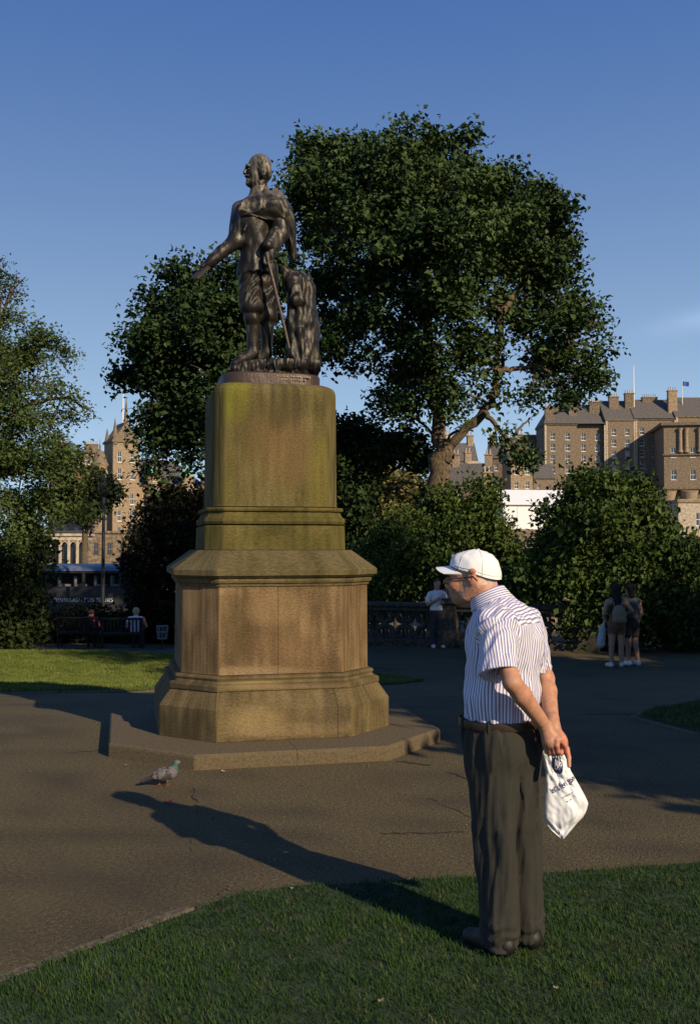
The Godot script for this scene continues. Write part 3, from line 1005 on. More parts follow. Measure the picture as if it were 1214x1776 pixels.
# one course of the pedestal between two places on its plan (points are counted from 0 to 56, fractions allowed)
func course(rows: Array, i0: float, i1: float, gap := 0.0016) -> ArrayMesh:
	var mb := MB.new()
	var stops := [i0]
	var k := int(floor(i0)) + 1
	while k < i1 - 0.001:
		stops.append(float(k))
		k += 1
	stops.append(i1)
	var full := i1 - i0 > 55.9
	var pts := []
	for rw in rows:
		var pl := plan(rw[1], rw[2], rw[3] if rw.size() > 3 else 0.012)
		var row := []
		for si in stops.size():
			var s: float = stops[si]
			var a := pl[int(floor(s)) % 56]
			var b := pl[(int(floor(s)) + 1) % 56]
			var p := a.lerp(b, s - floor(s))
			if not full and si == 0:
				p += (pl[(int(floor(s)) + 1) % 56] - p).normalized() * gap
			if not full and si == stops.size() - 1:
				p += (pl[(int(ceil(s)) + 55) % 56] - p).normalized() * gap
			row.append(Vector3(p.x, rw[0], p.y))
		pts.append(row)
	var y0: float = rows[0][0]
	var y1: float = rows[-1][0]
	for i in rows.size() - 1:
		for j in stops.size() - 1:
			var a: Vector3 = pts[i][j]
			var b: Vector3 = pts[i][j + 1]
			var c: Vector3 = pts[i + 1][j + 1]
			var d: Vector3 = pts[i + 1][j]
			var out := (a + b + c + d) * 0.25
			out.y = 0.0
			if (c - b).length() + (d - a).length() < 1e-5:
				continue
			var nn := (c - a).cross(d - b)
			# the mean outward direction is sideways except where a step faces up or down
			if nn.normalized().dot(out.normalized()) < 0.0:
				nn = -nn
			if absf(nn.normalized().y) > 0.98:
				nn = Vector3(0, 1 if rows[i + 1][1] < rows[i][1] else -1, 0)
			var ua: float = stops[j] / 56.0
			var ub: float = stops[j + 1] / 56.0
			var va: float = 1.0 - (rows[i][0] - y0) / (y1 - y0)
			var vb: float = 1.0 - (rows[i + 1][0] - y0) / (y1 - y0)
			mb.quad(a, b, c, d, nn, Vector2(ua, va), Vector2(ub, va), Vector2(ub, vb), Vector2(ua, vb))
	if not full:        # the returns of the joints
		for e in [0, stops.size() - 1]:
			for i in rows.size() - 1:
				var a: Vector3 = pts[i][e]
				var b: Vector3 = pts[i + 1][e]
				var ina := a - Vector3(a.x, 0, a.z).normalized() * 0.05
				var inb := b - Vector3(b.x, 0, b.z).normalized() * 0.05
				var side: Vector3 = pts[i][e] - pts[i][1 if e == 0 else e - 1]
				mb.quad(a, b, inb, ina, side, Vector2(0.1, 0.5), Vector2(0.1, 0.5), Vector2(0.1, 0.5), Vector2(0.1, 0.5))
	# top and bottom beds
	for e in [0, rows.size() - 1]:
		for j in stops.size() - 1:
			var up := Vector3.DOWN if e == 0 else Vector3.UP
			var a: Vector3 = pts[e][j]
			var b: Vector3 = pts[e][j + 1]
			var k2 := 0.45
			mb.quad(a, b, Vector3(b.x * k2, b.y, b.z * k2), Vector3(a.x * k2, a.y, a.z * k2), up, Vector2(stops[j] / 56.0, 0.02), Vector2(stops[j + 1] / 56.0, 0.02), Vector2(stops[j + 1] / 56.0, 0.04), Vector2(stops[j] / 56.0, 0.04))
	return mb.mesh()

# weathering of a course, unrolled: base tones, streaks that run down, and patches [u, v, ru, rv, colour, strength]
func weather(w: int, h: int, tall: float, tones: Array, patches: Array, streak: float, sd: int) -> StandardMaterial3D:
	var im := Image.create_empty(w, h, false, Image.FORMAT_RGB8)
	var f := FastNoiseLite.new()
	f.seed = sd
	f.frequency = 1.0
	f.fractal_octaves = 3
	var q := FastNoiseLite.new()
	q.seed = sd + 3
	q.frequency = 1.0
	q.fractal_octaves = 2
	for y in h:
		for x in w:
			var u := float(x) / w
			var v := float(y) / h
			var big := f.get_noise_2d(u * 19.0, v * tall * 1.9)
			var run := q.get_noise_2d(u * 110.0, v * tall * 1.3 + 5.0)
			var fine := q.get_noise_2d(u * 420.0, v * tall * 50.0)
			var t := clampf(0.5 + 0.62 * big + streak * run + 0.16 * fine, 0.0, 1.0)
			var c: Color = tones[0].lerp(tones[1], t * 2.0) if t < 0.5 else tones[1].lerp(tones[2], t * 2.0 - 1.0)
			for p in patches:
				var ex: float = (u - p[0]) / p[2]
				var ey: float = (v - p[1]) / p[3]
				var rr: float = ex * ex + ey * ey
				if rr < 1.6:
					var a := smoothstep(1.5, 0.1, rr + 0.5 * run + 0.45 * big)
					c = c.lerp(p[4], clampf(a * p[5], 0.0, 1.0))
			var grit := q.get_noise_2d(u * 1900.0, v * tall * 300.0)
			c = Color(c.r, c.g * 0.985, c.b * 1.12) * (0.655 * (1.0 + 0.30 * fine + 0.25 * grit + 0.16 * run))
			im.set_pixel(x, y, Color(c.r, c.g, c.b).clamp().linear_to_srgb())
	var m := mat(Color.WHITE, 0.93)
	m.albedo_texture = ImageTexture.create_from_image(im)
	m.metallic_specular = 0.3
	m.heightmap_enabled = true
	m.heightmap_texture = m.albedo_texture
	m.heightmap_scale = 0.5
	return m

func pedestal() -> void:
	var c := Vector3(-0.73, 0, -8.88)
	var o := thing("statue_pedestal", "stepped octagonal sandstone pedestal, moss green above and brown below", "pedestal", c, deg_to_rad(13.0))
	var base_m := weather(1024, 160, 0.4, [Color(0.10, 0.08, 0.03), Color(0.185, 0.14, 0.058), Color(0.25, 0.19, 0.08)], [[0.06, 0.6, 0.02, 0.3, Color(0.36, 0.27, 0.11), 0.8], [0.085, 0.8, 0.05, 0.14, Color(0.33, 0.24, 0.11), 0.6], [0.11, 0.5, 0.015, 0.4, Color(0.13, 0.10, 0.05), 0.6], [0.94, 0.8, 0.06, 0.4, Color(0.09, 0.07, 0.03), 0.6]], 0.2, 62)
	var die_m := weather(1024, 512, 0.72, [Color(0.145, 0.098, 0.043), Color(0.235, 0.16, 0.072), Color(0.33, 0.228, 0.105)], [[0.022, 0.30, 0.018, 0.42, Color(0.42, 0.285, 0.125), 0.75], [0.02, 0.05, 0.02, 0.06, Color(0.5, 0.36, 0.18), 0.8], [0.048, 0.5, 0.014, 0.5, Color(0.13, 0.095, 0.038), 0.75], [0.075, 0.25, 0.02, 0.22, Color(0.38, 0.26, 0.11), 0.6], [0.085, 0.7, 0.028, 0.3, Color(0.21, 0.135, 0.058), 0.6], [0.045, 0.97, 0.05, 0.07, Color(0.40, 0.285, 0.14), 0.7], [0.155, 0.4, 0.015, 0.6, Color(0.21, 0.15, 0.065), 0.5], [0.93, 0.15, 0.02, 0.35, Color(0.38, 0.26, 0.12), 0.6]], 0.25, 63)
	var cor_m := weather(512, 128, 0.3, [Color(0.10, 0.085, 0.03), Color(0.17, 0.14, 0.055), Color(0.24, 0.19, 0.085)], [], 0.12, 64)
	var up_m := weather(512, 128, 0.2, [Color(0.09, 0.08, 0.022), Color(0.15, 0.13, 0.034), Color(0.21, 0.17, 0.05)], [], 0.2, 65)
	var shaft_m := weather(1024, 512, 1.05, [Color(0.09, 0.08, 0.026), Color(0.165, 0.138, 0.045), Color(0.225, 0.18, 0.068)], [[0.041, 0.06, 0.015, 0.26, Color(0.24, 0.23, 0.03), 0.9], [0.02, 0.1, 0.03, 0.3, Color(0.19, 0.19, 0.03), 0.8], [0.085, 0.52, 0.03, 0.34, Color(0.225, 0.15, 0.06), 0.85], [0.085, 0.16, 0.022, 0.22, Color(0.10, 0.085, 0.032), 0.7], [0.12, 0.75, 0.014, 0.35, Color(0.235, 0.20, 0.045), 0.7], [0.03, 0.75, 0.012, 0.35, Color(0.20, 0.18, 0.04), 0.6], [0.055, 0.55, 0.018, 0.5, Color(0.16, 0.125, 0.042), 0.5], [0.955, 0.55, 0.02, 0.6, Color(0.075, 0.075, 0.022), 0.8], [0.9, 0.4, 0.05, 0.9, Color(0.06, 0.06, 0.02), 0.8], [0.14, 0.1, 0.02, 0.2, Color(0.15, 0.12, 0.05), 0.6]], 0.3, 66)
	for m in [base_m, die_m, cor_m, up_m, shaft_m]:
		m.normal_enabled = false
		m.uv1_scale = Vector3.ONE
	# cores behind the joints
	var core := MB.new()
	core.slab(Vector3(-0.5, 0.0, -0.5), Vector3(0.5, 1.4, 0.5))
	core.slab(Vector3(-0.4, 1.401, -0.4), Vector3(0.4, 2.9, 0.4))
	part("core", core.mesh(), M.mortar, o)
	# step: stones with joints
	var step := [[-0.06, 1.36, 0.74, 0.01], [0.085, 1.36, 0.74, 0.01], [0.1, 1.357, 0.738, 0.01], [0.112, 1.345, 0.732, 0.01], [0.118, 0.80, 0.50, 0.01]]
	for s in [[-3.5, 4.6], [4.6, 10.5], [10.5, 18.0], [18.0, 25.5], [25.5, 33.0], [33.0, 41.0], [41.0, 46.5], [46.5, 52.5]]:
		part("step_stone", course(step, s[0] + 56.0, s[1] + 56.0), M.step, o)
	# base course with its sloped top
	var base := [[0.119, 0.965, 0.545], [0.365, 0.965, 0.545], [0.372, 0.96, 0.543], [0.50, 0.868, 0.525], [0.515, 0.60, 0.40]]
	for s in [[-6.2, 0.0], [0.0, 6.5], [6.5, 12.0], [12.0, 20.0], [20.0, 28.0], [28.0, 36.0], [36.0, 44.0], [44.0, 49.8]]:
		part("base_stone", course(base, s[0] + 56.0, s[1] + 56.0), base_m, o)
	# lower moulding
	var lowm := [[0.499, 0.882, 0.535], [0.535, 0.882, 0.535], [0.545, 0.868, 0.53], [0.552, 0.838, 0.522], [0.57, 0.826, 0.52], [0.592, 0.838, 0.522], [0.604, 0.832, 0.52], [0.612, 0.804, 0.512], [0.616, 0.55, 0.38]]
	part("lower_moulding", course(lowm, 53.5, 109.5), base_m, o)
	# the brown die: upright blocks
	var die := [[0.6165, 0.79, 0.509], [0.64, 0.788, 0.508], [1.30, 0.784, 0.505], [1.325, 0.786, 0.506]]
	for s in [[-5.8, 1.0], [1.0, 4.35], [4.35, 9.0], [9.0, 15.0], [15.0, 22.0], [22.0, 29.0], [29.0, 36.0], [36.0, 43.0], [43.0, 50.2]]:
		part("stone_block", course(die, s[0] + 56.0, s[1] + 56.0), die_m, o)
	# cornice with its weathered slope
	var cor := [[1.3255, 0.797, 0.512], [1.345, 0.80, 0.513], [1.352, 0.815, 0.52], [1.370, 0.822, 0.522], [1.388, 0.815, 0.52], [1.394, 0.832, 0.53], [1.408, 0.852, 0.538], [1.414, 0.862, 0.542], [1.456, 0.864, 0.542], [1.466, 0.856, 0.54], [1.615, 0.655, 0.475], [1.625, 0.45, 0.35]]
	for s in [[-2.0, 12.0], [12.0, 26.0], [26.0, 40.0], [40.0, 54.0]]:
		part("cornice_stone", course(cor, s[0] + 56.0, s[1] + 56.0, 0.001), cor_m, o)
	# upper plinth, its mouldings and the shaft
	var upl := [[1.62, 0.604, 0.46, 0.02], [1.812, 0.60, 0.458, 0.02], [1.822, 0.590, 0.452, 0.02], [1.828, 0.40, 0.30]]
	part("upper_plinth", course(upl, 56.0, 112.0), up_m, o)
	var upm := [[1.8290, 0.575, 0.448], [1.8349, 0.592, 0.456], [1.8561, 0.602, 0.46], [1.8856, 0.598, 0.458], [1.8939, 0.58, 0.45], [1.9210, 0.566, 0.446], [1.9387, 0.562, 0.445], [1.9423, 0.582, 0.452], [1.9564, 0.588, 0.454], [1.9718, 0.582, 0.452], [1.9765, 0.55, 0.44], [1.9789, 0.40, 0.30]]
	part("upper_moulding", course(upm, 56.0, 112.0), up_m, o)
	var shaft := [[1.9830, 0.5340, 0.445, 0.02], [1.9980, 0.5320, 0.443, 0.02], [2.9420, 0.5250, 0.437, 0.02], [2.9720, 0.5210, 0.434, 0.025], [2.9970, 0.5090, 0.425, 0.03], [3.0170, 0.4870, 0.408, 0.04], [3.0300, 0.4590, 0.385, 0.04], [3.0360, 0.4170, 0.35, 0.04], [3.0370, 0.1970, 0.16, 0.02]]
	part("shaft", course(shaft, 56.0, 112.0), shaft_m, o)

# ---------------------------------------------------------------- statue
func S(x: float, y: float, z := 0.0) -> Vector3:   # a point of the statue from photograph pixels, z metres towards the camera
	return at(x, y, 8.86 - z)

func statue() -> void:
	var foot := Vector3(-0.73, 3.038, -8.88)
	var o := thing("bronze_statue", "dark bronze man in a cloak leaning on a sword, on top of the stone pedestal", "statue", foot)
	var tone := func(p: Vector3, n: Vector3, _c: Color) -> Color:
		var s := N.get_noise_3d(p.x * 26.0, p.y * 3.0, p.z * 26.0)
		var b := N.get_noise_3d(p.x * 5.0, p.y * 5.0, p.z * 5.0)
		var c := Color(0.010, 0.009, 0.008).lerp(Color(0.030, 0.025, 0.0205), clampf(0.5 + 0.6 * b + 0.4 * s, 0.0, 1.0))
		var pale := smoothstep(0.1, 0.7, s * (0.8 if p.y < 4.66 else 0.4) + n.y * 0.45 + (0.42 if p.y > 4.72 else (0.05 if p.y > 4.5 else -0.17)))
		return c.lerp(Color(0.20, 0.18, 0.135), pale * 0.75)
	var f := Field.new(Vector3(S(330, 0).x, 2.98, -9.3), Vector3(S(535, 0).x, 5.1, -8.42), 0.0125)
	# trunk of the body: chest out to the left, jacket skirt
	f.cone(S(432, 368, 0.03), S(478, 352, 0.02), 0.095, 0.10, 0.06)
	f.cone(S(450, 340, 0.0), S(436, 372, 0.04), 0.085, 0.10, 0.06)
	f.ball(S(436, 388, 0.03), Vector3(0.165, 0.21, 0.165), 0.06)
	f.ball(S(445, 425, 0.02), Vector3(0.15, 0.17, 0.145), 0.06)
	f.cone(S(444, 446, 0.02), S(444, 476, 0.03), 0.14, 0.165, 0.02)
	f.cut(S(444, 480, 0.0), Vector3.DOWN)
	f.ball(S(447, 470, 0.02), Vector3(0.135, 0.16, 0.125), 0.008)
	f.cone(S(440, 345, 0.13), S(424, 400, 0.19), 0.016, 0.014, 0.01)      # lapel
	# the arm that points out
	f.cone(S(418, 365, 0.02), S(408, 418, 0.1), 0.082, 0.068, 0.04)
	f.cone(S(408, 418, 0.1), S(368, 452, 0.16), 0.066, 0.045, 0.03)
	f.cone(S(384, 438, 0.14), S(376, 446, 0.15), 0.058, 0.055, 0.01)
	f.cone(S(368, 452, 0.16), S(356, 461, 0.17), 0.04, 0.035, 0.02)
	for k in 4:
		f.cone(S(357 + k * 1.5, 458 + k * 2.4, 0.17), S(347 + k * 1.5, 467 + k * 2.6, 0.18), 0.014, 0.011, 0.006)
	f.cone(S(362, 455, 0.19), S(352, 462, 0.215), 0.014, 0.011, 0.008)
	# the arm on the sword
	f.cone(S(480, 355, 0.03), S(488, 405, 0.09), 0.082, 0.072, 0.04)
	f.cone(S(488, 405, 0.09), S(470, 438, 0.2), 0.066, 0.046, 0.03)
	for k in 5:
		f.cone(S(487 - k * 3, 409 + k * 5.5, 0.10 + k * 0.02), S(477 - k * 3, 404 + k * 5.5, 0.14 + k * 0.02), 0.052, 0.05, 0.008)
	f.ball(S(466, 445, 0.21), Vector3(0.05, 0.045, 0.04), 0.015)
	for k in 4:
		f.cone(S(459 + k * 4.2, 444, 0.235), S(459 + k * 4.0, 456, 0.23), 0.013, 0.011, 0.005)
	# legs: baggy breeches, long boots
	f.cone(S(436, 470, 0.05), S(436, 530, 0.10), 0.115, 0.10, 0.03)
	f.ball(S(437, 533, 0.10), Vector3(0.105, 0.075, 0.105), 0.02)
	f.cone(S(438, 545, 0.10), S(440, 610, 0.08), 0.066, 0.05, 0.012)
	f.cone(S(437, 551, 0.10), S(438, 553, 0.10), 0.078, 0.078, 0.008)
	f.cone(S(440, 612, 0.08), S(408, 630, 0.13), 0.055, 0.036, 0.025)
	f.cone(S(462, 470, 0.0), S(463, 545, 0.0), 0.11, 0.09, 0.03)
	f.ball(S(464, 550, 0.0), Vector3(0.09, 0.07, 0.09), 0.02)
	f.cone(S(464, 560, 0.0), S(463, 610, -0.02), 0.064, 0.05, 0.012)
	f.cone(S(462, 612, -0.02), S(444, 628, 0.0), 0.052, 0.038, 0.025)
	# folds in the cloth
	f.warp(func(p: Vector3) -> float:
		if p.y > 4.78:
			return 0.003 * N.get_noise_3d(p.x * 34.0, p.y * 20.0, p.z * 34.0)
		var w := 0.006 * N.get_noise_3d(p.x * 10.0, p.y * 6.0, p.z * 10.0)
		var knee := S(437, 535).y
		# long drapes over the breeches, gathered at the knee, and a few creases across the jacket
		w += 0.008 * sin((p.x * 0.75 - p.y * 0.66 + p.z * 0.3) * 75.0 + 4.0 * N.get_noise_3d(p.x * 5.0, p.y * 3.0, p.z * 5.0)) * smoothstep(knee - 0.03, knee + 0.04, p.y) * smoothstep(knee + 0.34, knee + 0.2, p.y)
		var waist := S(440, 440).y
		w += 0.005 * sin(p.x * 60.0 + 3.0 * N.get_noise_3d(p.x * 4.0, p.y * 2.0, p.z * 4.0)) * smoothstep(waist - 0.02, waist - 0.1, p.y) * smoothstep(waist - 0.26, waist - 0.2, p.y)
		return w, 0.03)
	# neck stub in this grid, the head in a finer one
	f.cone(S(449, 320), S(452, 342, -0.02), 0.072, 0.095, 0.03)
	var body := MB.new()
	f.into(body, tone)
	var hf := Field.new(S(449, 292, 0.02) - Vector3(0.19, 0.24, 0.17), S(449, 292, 0.02) + Vector3(0.17, 0.17, 0.17), 0.0065)
	hf.ball(S(451, 286, 0.02), Vector3(0.098, 0.095, 0.086), 0.02)
	hf.ball(S(441, 299, 0.03), Vector3(0.066, 0.095, 0.068), 0.03)
	hf.ball(S(437, 317, 0.035), Vector3(0.05, 0.036, 0.048), 0.025)
	hf.ball(S(431, 319, 0.045), Vector3(0.022, 0.022, 0.026), 0.02)
	hf.cone(S(427.5, 291, 0.05), S(424.5, 300, 0.055), 0.011, 0.017, 0.014)
	hf.cone(S(430, 287, 0.085), S(428, 287, 0.035), 0.013, 0.013, 0.018)
	hf.ball(S(430, 293, 0.085), Vector3(0.02, 0.014, 0.018), 0.012, Color.WHITE, Basis(), true)
	hf.ball(S(431.5, 293, 0.082), Vector3(0.011, 0.009, 0.011), 0.004)
	hf.ball(S(428.5, 306, 0.06), Vector3(0.022, 0.010, 0.034), 0.010)
	hf.cone(S(428, 311.5, 0.05), S(430, 311.5, 0.075), 0.008, 0.007, 0.006)
	hf.ball(S(457, 299, 0.105), Vector3(0.017, 0.032, 0.012), 0.008)
	hf.cone(S(452, 281, 0.1), S(455, 303, 0.1), 0.016, 0.014, 0.02)
	hf.ball(S(461, 300, 0.03), Vector3(0.055, 0.07, 0.075), 0.03)
	hf.cone(S(449, 312, 0.01), S(451, 334, -0.01), 0.068, 0.08, 0.04)
	hf.warp(func(p: Vector3) -> float:
		var hairy := smoothstep(S(445, 0).x, S(452, 0).x, p.x) + smoothstep(S(0, 280).y, S(0, 274).y, p.y)
		return 0.005 * clampf(hairy, 0.0, 1.0) * N.get_noise_3d(p.x * 40.0, p.y * 14.0, p.z * 40.0), 0.02)
	hf.into(body, tone)
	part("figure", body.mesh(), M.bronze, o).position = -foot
	# cloak over the shoulder, hanging behind
	var ck := MB.new()
	ck.tinted = true
	var rows := [[[424, 352, 0.17], [440, 338, 0.13], [456, 331, 0.1], [472, 330, 0.04], [484, 336, -0.08], [486, 345, -0.2]],
		[[420, 356, 0.2], [444, 352, 0.17], [466, 340, 0.15], [484, 338, 0.08], [494, 346, -0.04], [490, 356, -0.2]],
		[[418, 366, 0.21], [448, 366, 0.18], [476, 350, 0.17], [492, 350, 0.1], [500, 360, -0.03], [494, 372, -0.22]],
		[[416, 374, 0.205], [446, 372, 0.175], [486, 362, 0.15], [499, 368, 0.08], [505, 380, -0.04], [497, 394, -0.24]],
		[[472, 385, 0.09], [480, 385, 0.12], [496, 380, 0.11], [504, 388, 0.05], [509, 402, -0.05], [500, 416, -0.24]],
		[[490, 400, 0.0], [494, 402, 0.05], [500, 404, 0.06], [506, 410, 0.02], [511, 424, -0.06], [503, 436, -0.22]],
		[[496, 420, -0.04], [498, 424, 0.0], [502, 430, 0.02], [507, 436, -0.01], [511, 444, -0.08], [504, 452, -0.2]],
		[[498, 432, -0.06], [500, 436, -0.02], [503, 443, -0.01], [507, 446, -0.03], [510, 449, -0.1], [505, 456, -0.2]]]
	for side in [0.0, 0.03]:
		var g := []
		for i in 29:
			var t := i / 28.0 * (rows.size() - 1)
			var r0 := mini(int(t), rows.size() - 2)
			var row := []
			for j in 31:
				var s := j / 30.0 * 5.0
				var c0 := mini(int(s), 4)
				var pa: Array = rows[r0][c0]; var pb: Array = rows[r0][c0 + 1]; var pc: Array = rows[r0 + 1][c0]; var pd: Array = rows[r0 + 1][c0 + 1]
				var a := S(pa[0], pa[1], pa[2]).lerp(S(pb[0], pb[1], pb[2]), s - c0)
				var b := S(pc[0], pc[1], pc[2]).lerp(S(pd[0], pd[1], pd[2]), s - c0)
				var p := a.lerp(b, t - r0)
				var fold := sin(s * 6.0 + t * 1.1 + 2.0 * N.get_noise_2d(s * 0.8, t * 0.5)) * 0.02
				p += (p - S(452, 390, -0.06)).normalized() * (fold + 0.018 - side)
				row.append(p)
			g.append(row)
		ck.col = Color(0.085, 0.06, 0.043)
		ck.grid(g, false, Vector3.ZERO, S(452, 400, -0.08))
	for i in ck.v.size():
		ck.c[i] = tone.call(ck.v[i], ck.n[i], Color.WHITE)
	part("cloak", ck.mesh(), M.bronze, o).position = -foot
	# sword, book
	var sw := MB.new()
	sw.tinted = true
	sw.col = Color(0.075, 0.055, 0.04)
	sw.tube([S(465, 452, 0.24), S(472, 480, 0.235), S(484, 530, 0.22), S(494, 570, 0.2), S(502, 604, 0.19)], [0.013, 0.017, 0.017, 0.015, 0.012], 10)
	sw.tube([S(463, 438, 0.24), S(465, 452, 0.24)], [0.02, 0.016], 10)
	sw.bar(S(459, 458, 0.24), S(474, 453, 0.24), 0.02, 0.02, 0.005)
	part("sword", sw.mesh(), M.bronze, o).position = -foot
	var bk := MB.new()
	bk.tinted = true
	bk.col = Color(0.06, 0.045, 0.034)
	var bt := S(349, 473, 0.19)
	bk.box(Transform3D(Basis.from_euler(Vector3(0.3, 0.5, 0.85)), bt), Vector3(0.16, 0.035, 0.12), 0.006)
	bk.box(Transform3D(Basis.from_euler(Vector3(0.3, 0.5, 0.85)), bt + Vector3(0.002, 0.0, 0.004)), Vector3(0.15, 0.026, 0.124), 0.004)
	part("book", bk.mesh(), M.bronze, o).position = -foot
	# draped stump beside the figure
	var sf := Field.new(Vector3(S(470, 0).x, 2.98, -9.2), Vector3(S(560, 0).x, S(0, 440).y, -8.5), 0.0125)
	sf.cone(S(524, 640, 0.0), S(523, 560, 0.0), 0.145, 0.13, 0.03)
	sf.cone(S(523, 560, 0.0), S(518, 490, 0.0), 0.135, 0.10, 0.05)
	sf.cone(S(526, 500, -0.02), S(532, 630, -0.02), 0.10, 0.12, 0.04)
	sf.cone(S(508, 486, 0.05), S(528, 484, 0.0), 0.055, 0.05, 0.03)
	sf.cone(S(512, 500, 0.1), S(512, 520, 0.13), 0.04, 0.05, 0.03)
	sf.ball(S(516, 522, 0.13), Vector3(0.075, 0.055, 0.05), 0.02)
	sf.cone(S(503, 525, 0.1), S(508, 620, 0.12), 0.03, 0.045, 0.03)
	sf.cone(S(520, 540, 0.12), S(524, 625, 0.13), 0.03, 0.04, 0.02)
	sf.cone(S(536, 500, 0.05), S(542, 630, 0.04), 0.035, 0.055, 0.03)
	sf.cone(S(496, 470, 0.02), S(500, 500, 0.02), 0.05, 0.05, 0.03)
	sf.warp(func(p: Vector3) -> float:
		return 0.008 * sin(atan2(p.z + 8.86, p.x - S(522, 0).x) * 9.0 + p.y * 4.0 + 2.5 * N.get_noise_3d(p.x * 5.0, p.y * 4.0, p.z * 5.0)) + 0.01 * N.get_noise_3d(p.x * 14.0, p.y * 8.0, p.z * 14.0), 0.035)
	var sm := MB.new()
	sf.into(sm, tone)
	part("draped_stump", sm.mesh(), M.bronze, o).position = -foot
	# grassy mound and plinth plate
	var gf := Field.new(Vector3(S(372, 0).x, 2.97, -9.3), Vector3(S(556, 0).x, 3.28, -8.4), 0.014)
	gf.ball(Vector3(S(462, 0).x, 3.1, -8.88), Vector3(0.42, 0.1, 0.33), 0.03)
	gf.cone(S(408, 638, 0.12), S(470, 634, 0.1), 0.05, 0.07, 0.05)
	gf.cone(S(480, 628, 0.12), S(545, 632, 0.08), 0.07, 0.08, 0.05)
	gf.warp(func(p: Vector3) -> float: return 0.012 * N.get_noise_3d(p.x * 30.0, p.y * 8.0, p.z * 30.0) + 0.01 * N.get_noise_3d(p.x * 8.0, p.y * 8.0, p.z * 8.0), 0.03)
	var gm := MB.new()
	gf.into(gm, tone)
	part("mound", gm.mesh(), M.bronze, o).position = -foot
	var pl := MB.new()
	pl.tinted = true
	pl.col = Color(0.06, 0.042, 0.033)
	var ring := []
	for yy in [[0.0, 1.0], [0.09, 1.0], [0.105, 0.985], [0.112, 0.95], [0.112, 0.0]]:
		var row := []
		for k in 48:
			var a := TAU * k / 48
			var q: Vector3 = Vector3(signf(cos(a)) * pow(absf(cos(a)), 0.5) * 0.44, 0, signf(sin(a)) * pow(absf(sin(a)), 0.5) * 0.36) * yy[1]
			row.append(Basis(Vector3.UP, deg_to_rad(13.0)) * q + Vector3(0.0, yy[0], 0.0))
		ring.append(row)
	pl.grid(ring, true, Vector3.ZERO, Vector3(0, -0.2, 0))
	var plate := part("plate", pl.mesh(), M.bronze, o)
	# worn raised lettering too weathered to read
	var worn := MB.new()
	worn.tinted = true
	worn.col = Color(0.19, 0.14, 0.10)
	var r := RandomNumberGenerator.new()
	r.seed = 3
	for line in 2:
		for k in 15:
			if k % 6 == 5 or (line == 1 and (k < 2 or k > 12)):
				continue
			worn.slab(Vector3(0.02 + k * 0.02, 0.068 - line * 0.026, 0.361), Vector3(0.032 + k * 0.02 + r.randf() * 0.004, 0.08 - line * 0.026 + r.randf() * 0.004, 0.366))
	part("worn_inscription", worn.mesh(), M.bronze, plate, Vector3.ZERO, Vector3(0, deg_to_rad(13.0), 0))

# ---------------------------------------------------------------- the town
var panes := {}

func window_meshes(w: float, h: float) -> Array:
	var key := Vector2(w, h)
	if not panes.has(key):
		var f := MB.new()
		var t := 0.1
		f.slab(Vector3(-w / 2, 0, -0.06), Vector3(-w / 2 + t, h, 0.06))
		f.slab(Vector3(w / 2 - t, 0, -0.06), Vector3(w / 2, h, 0.06))
		f.slab(Vector3(-w / 2 + t, 0, -0.06), Vector3(w / 2 - t, t * 1.3, 0.06))
		f.slab(Vector3(-w / 2 + t, h - t, -0.06), Vector3(w / 2 - t, h, 0.06))
		f.slab(Vector3(-w / 2 + t, h * 0.5 - t * 0.6, -0.05), Vector3(w / 2 - t, h * 0.5 + t * 0.6, 0.05))
		f.slab(Vector3(-0.03, t * 1.3, -0.04), Vector3(0.03, h * 0.5 - t * 0.6, 0.04))
		f.slab(Vector3(-0.03, h * 0.5 + t * 0.6, -0.04), Vector3(0.03, h - t, 0.04))
		var p := MB.new()
		p.slab(Vector3(-w / 2 + t, t, -0.02), Vector3(w / 2 - t, h - t, -0.005))
		panes[key] = [f.mesh(), p.mesh()]
	return panes[key]

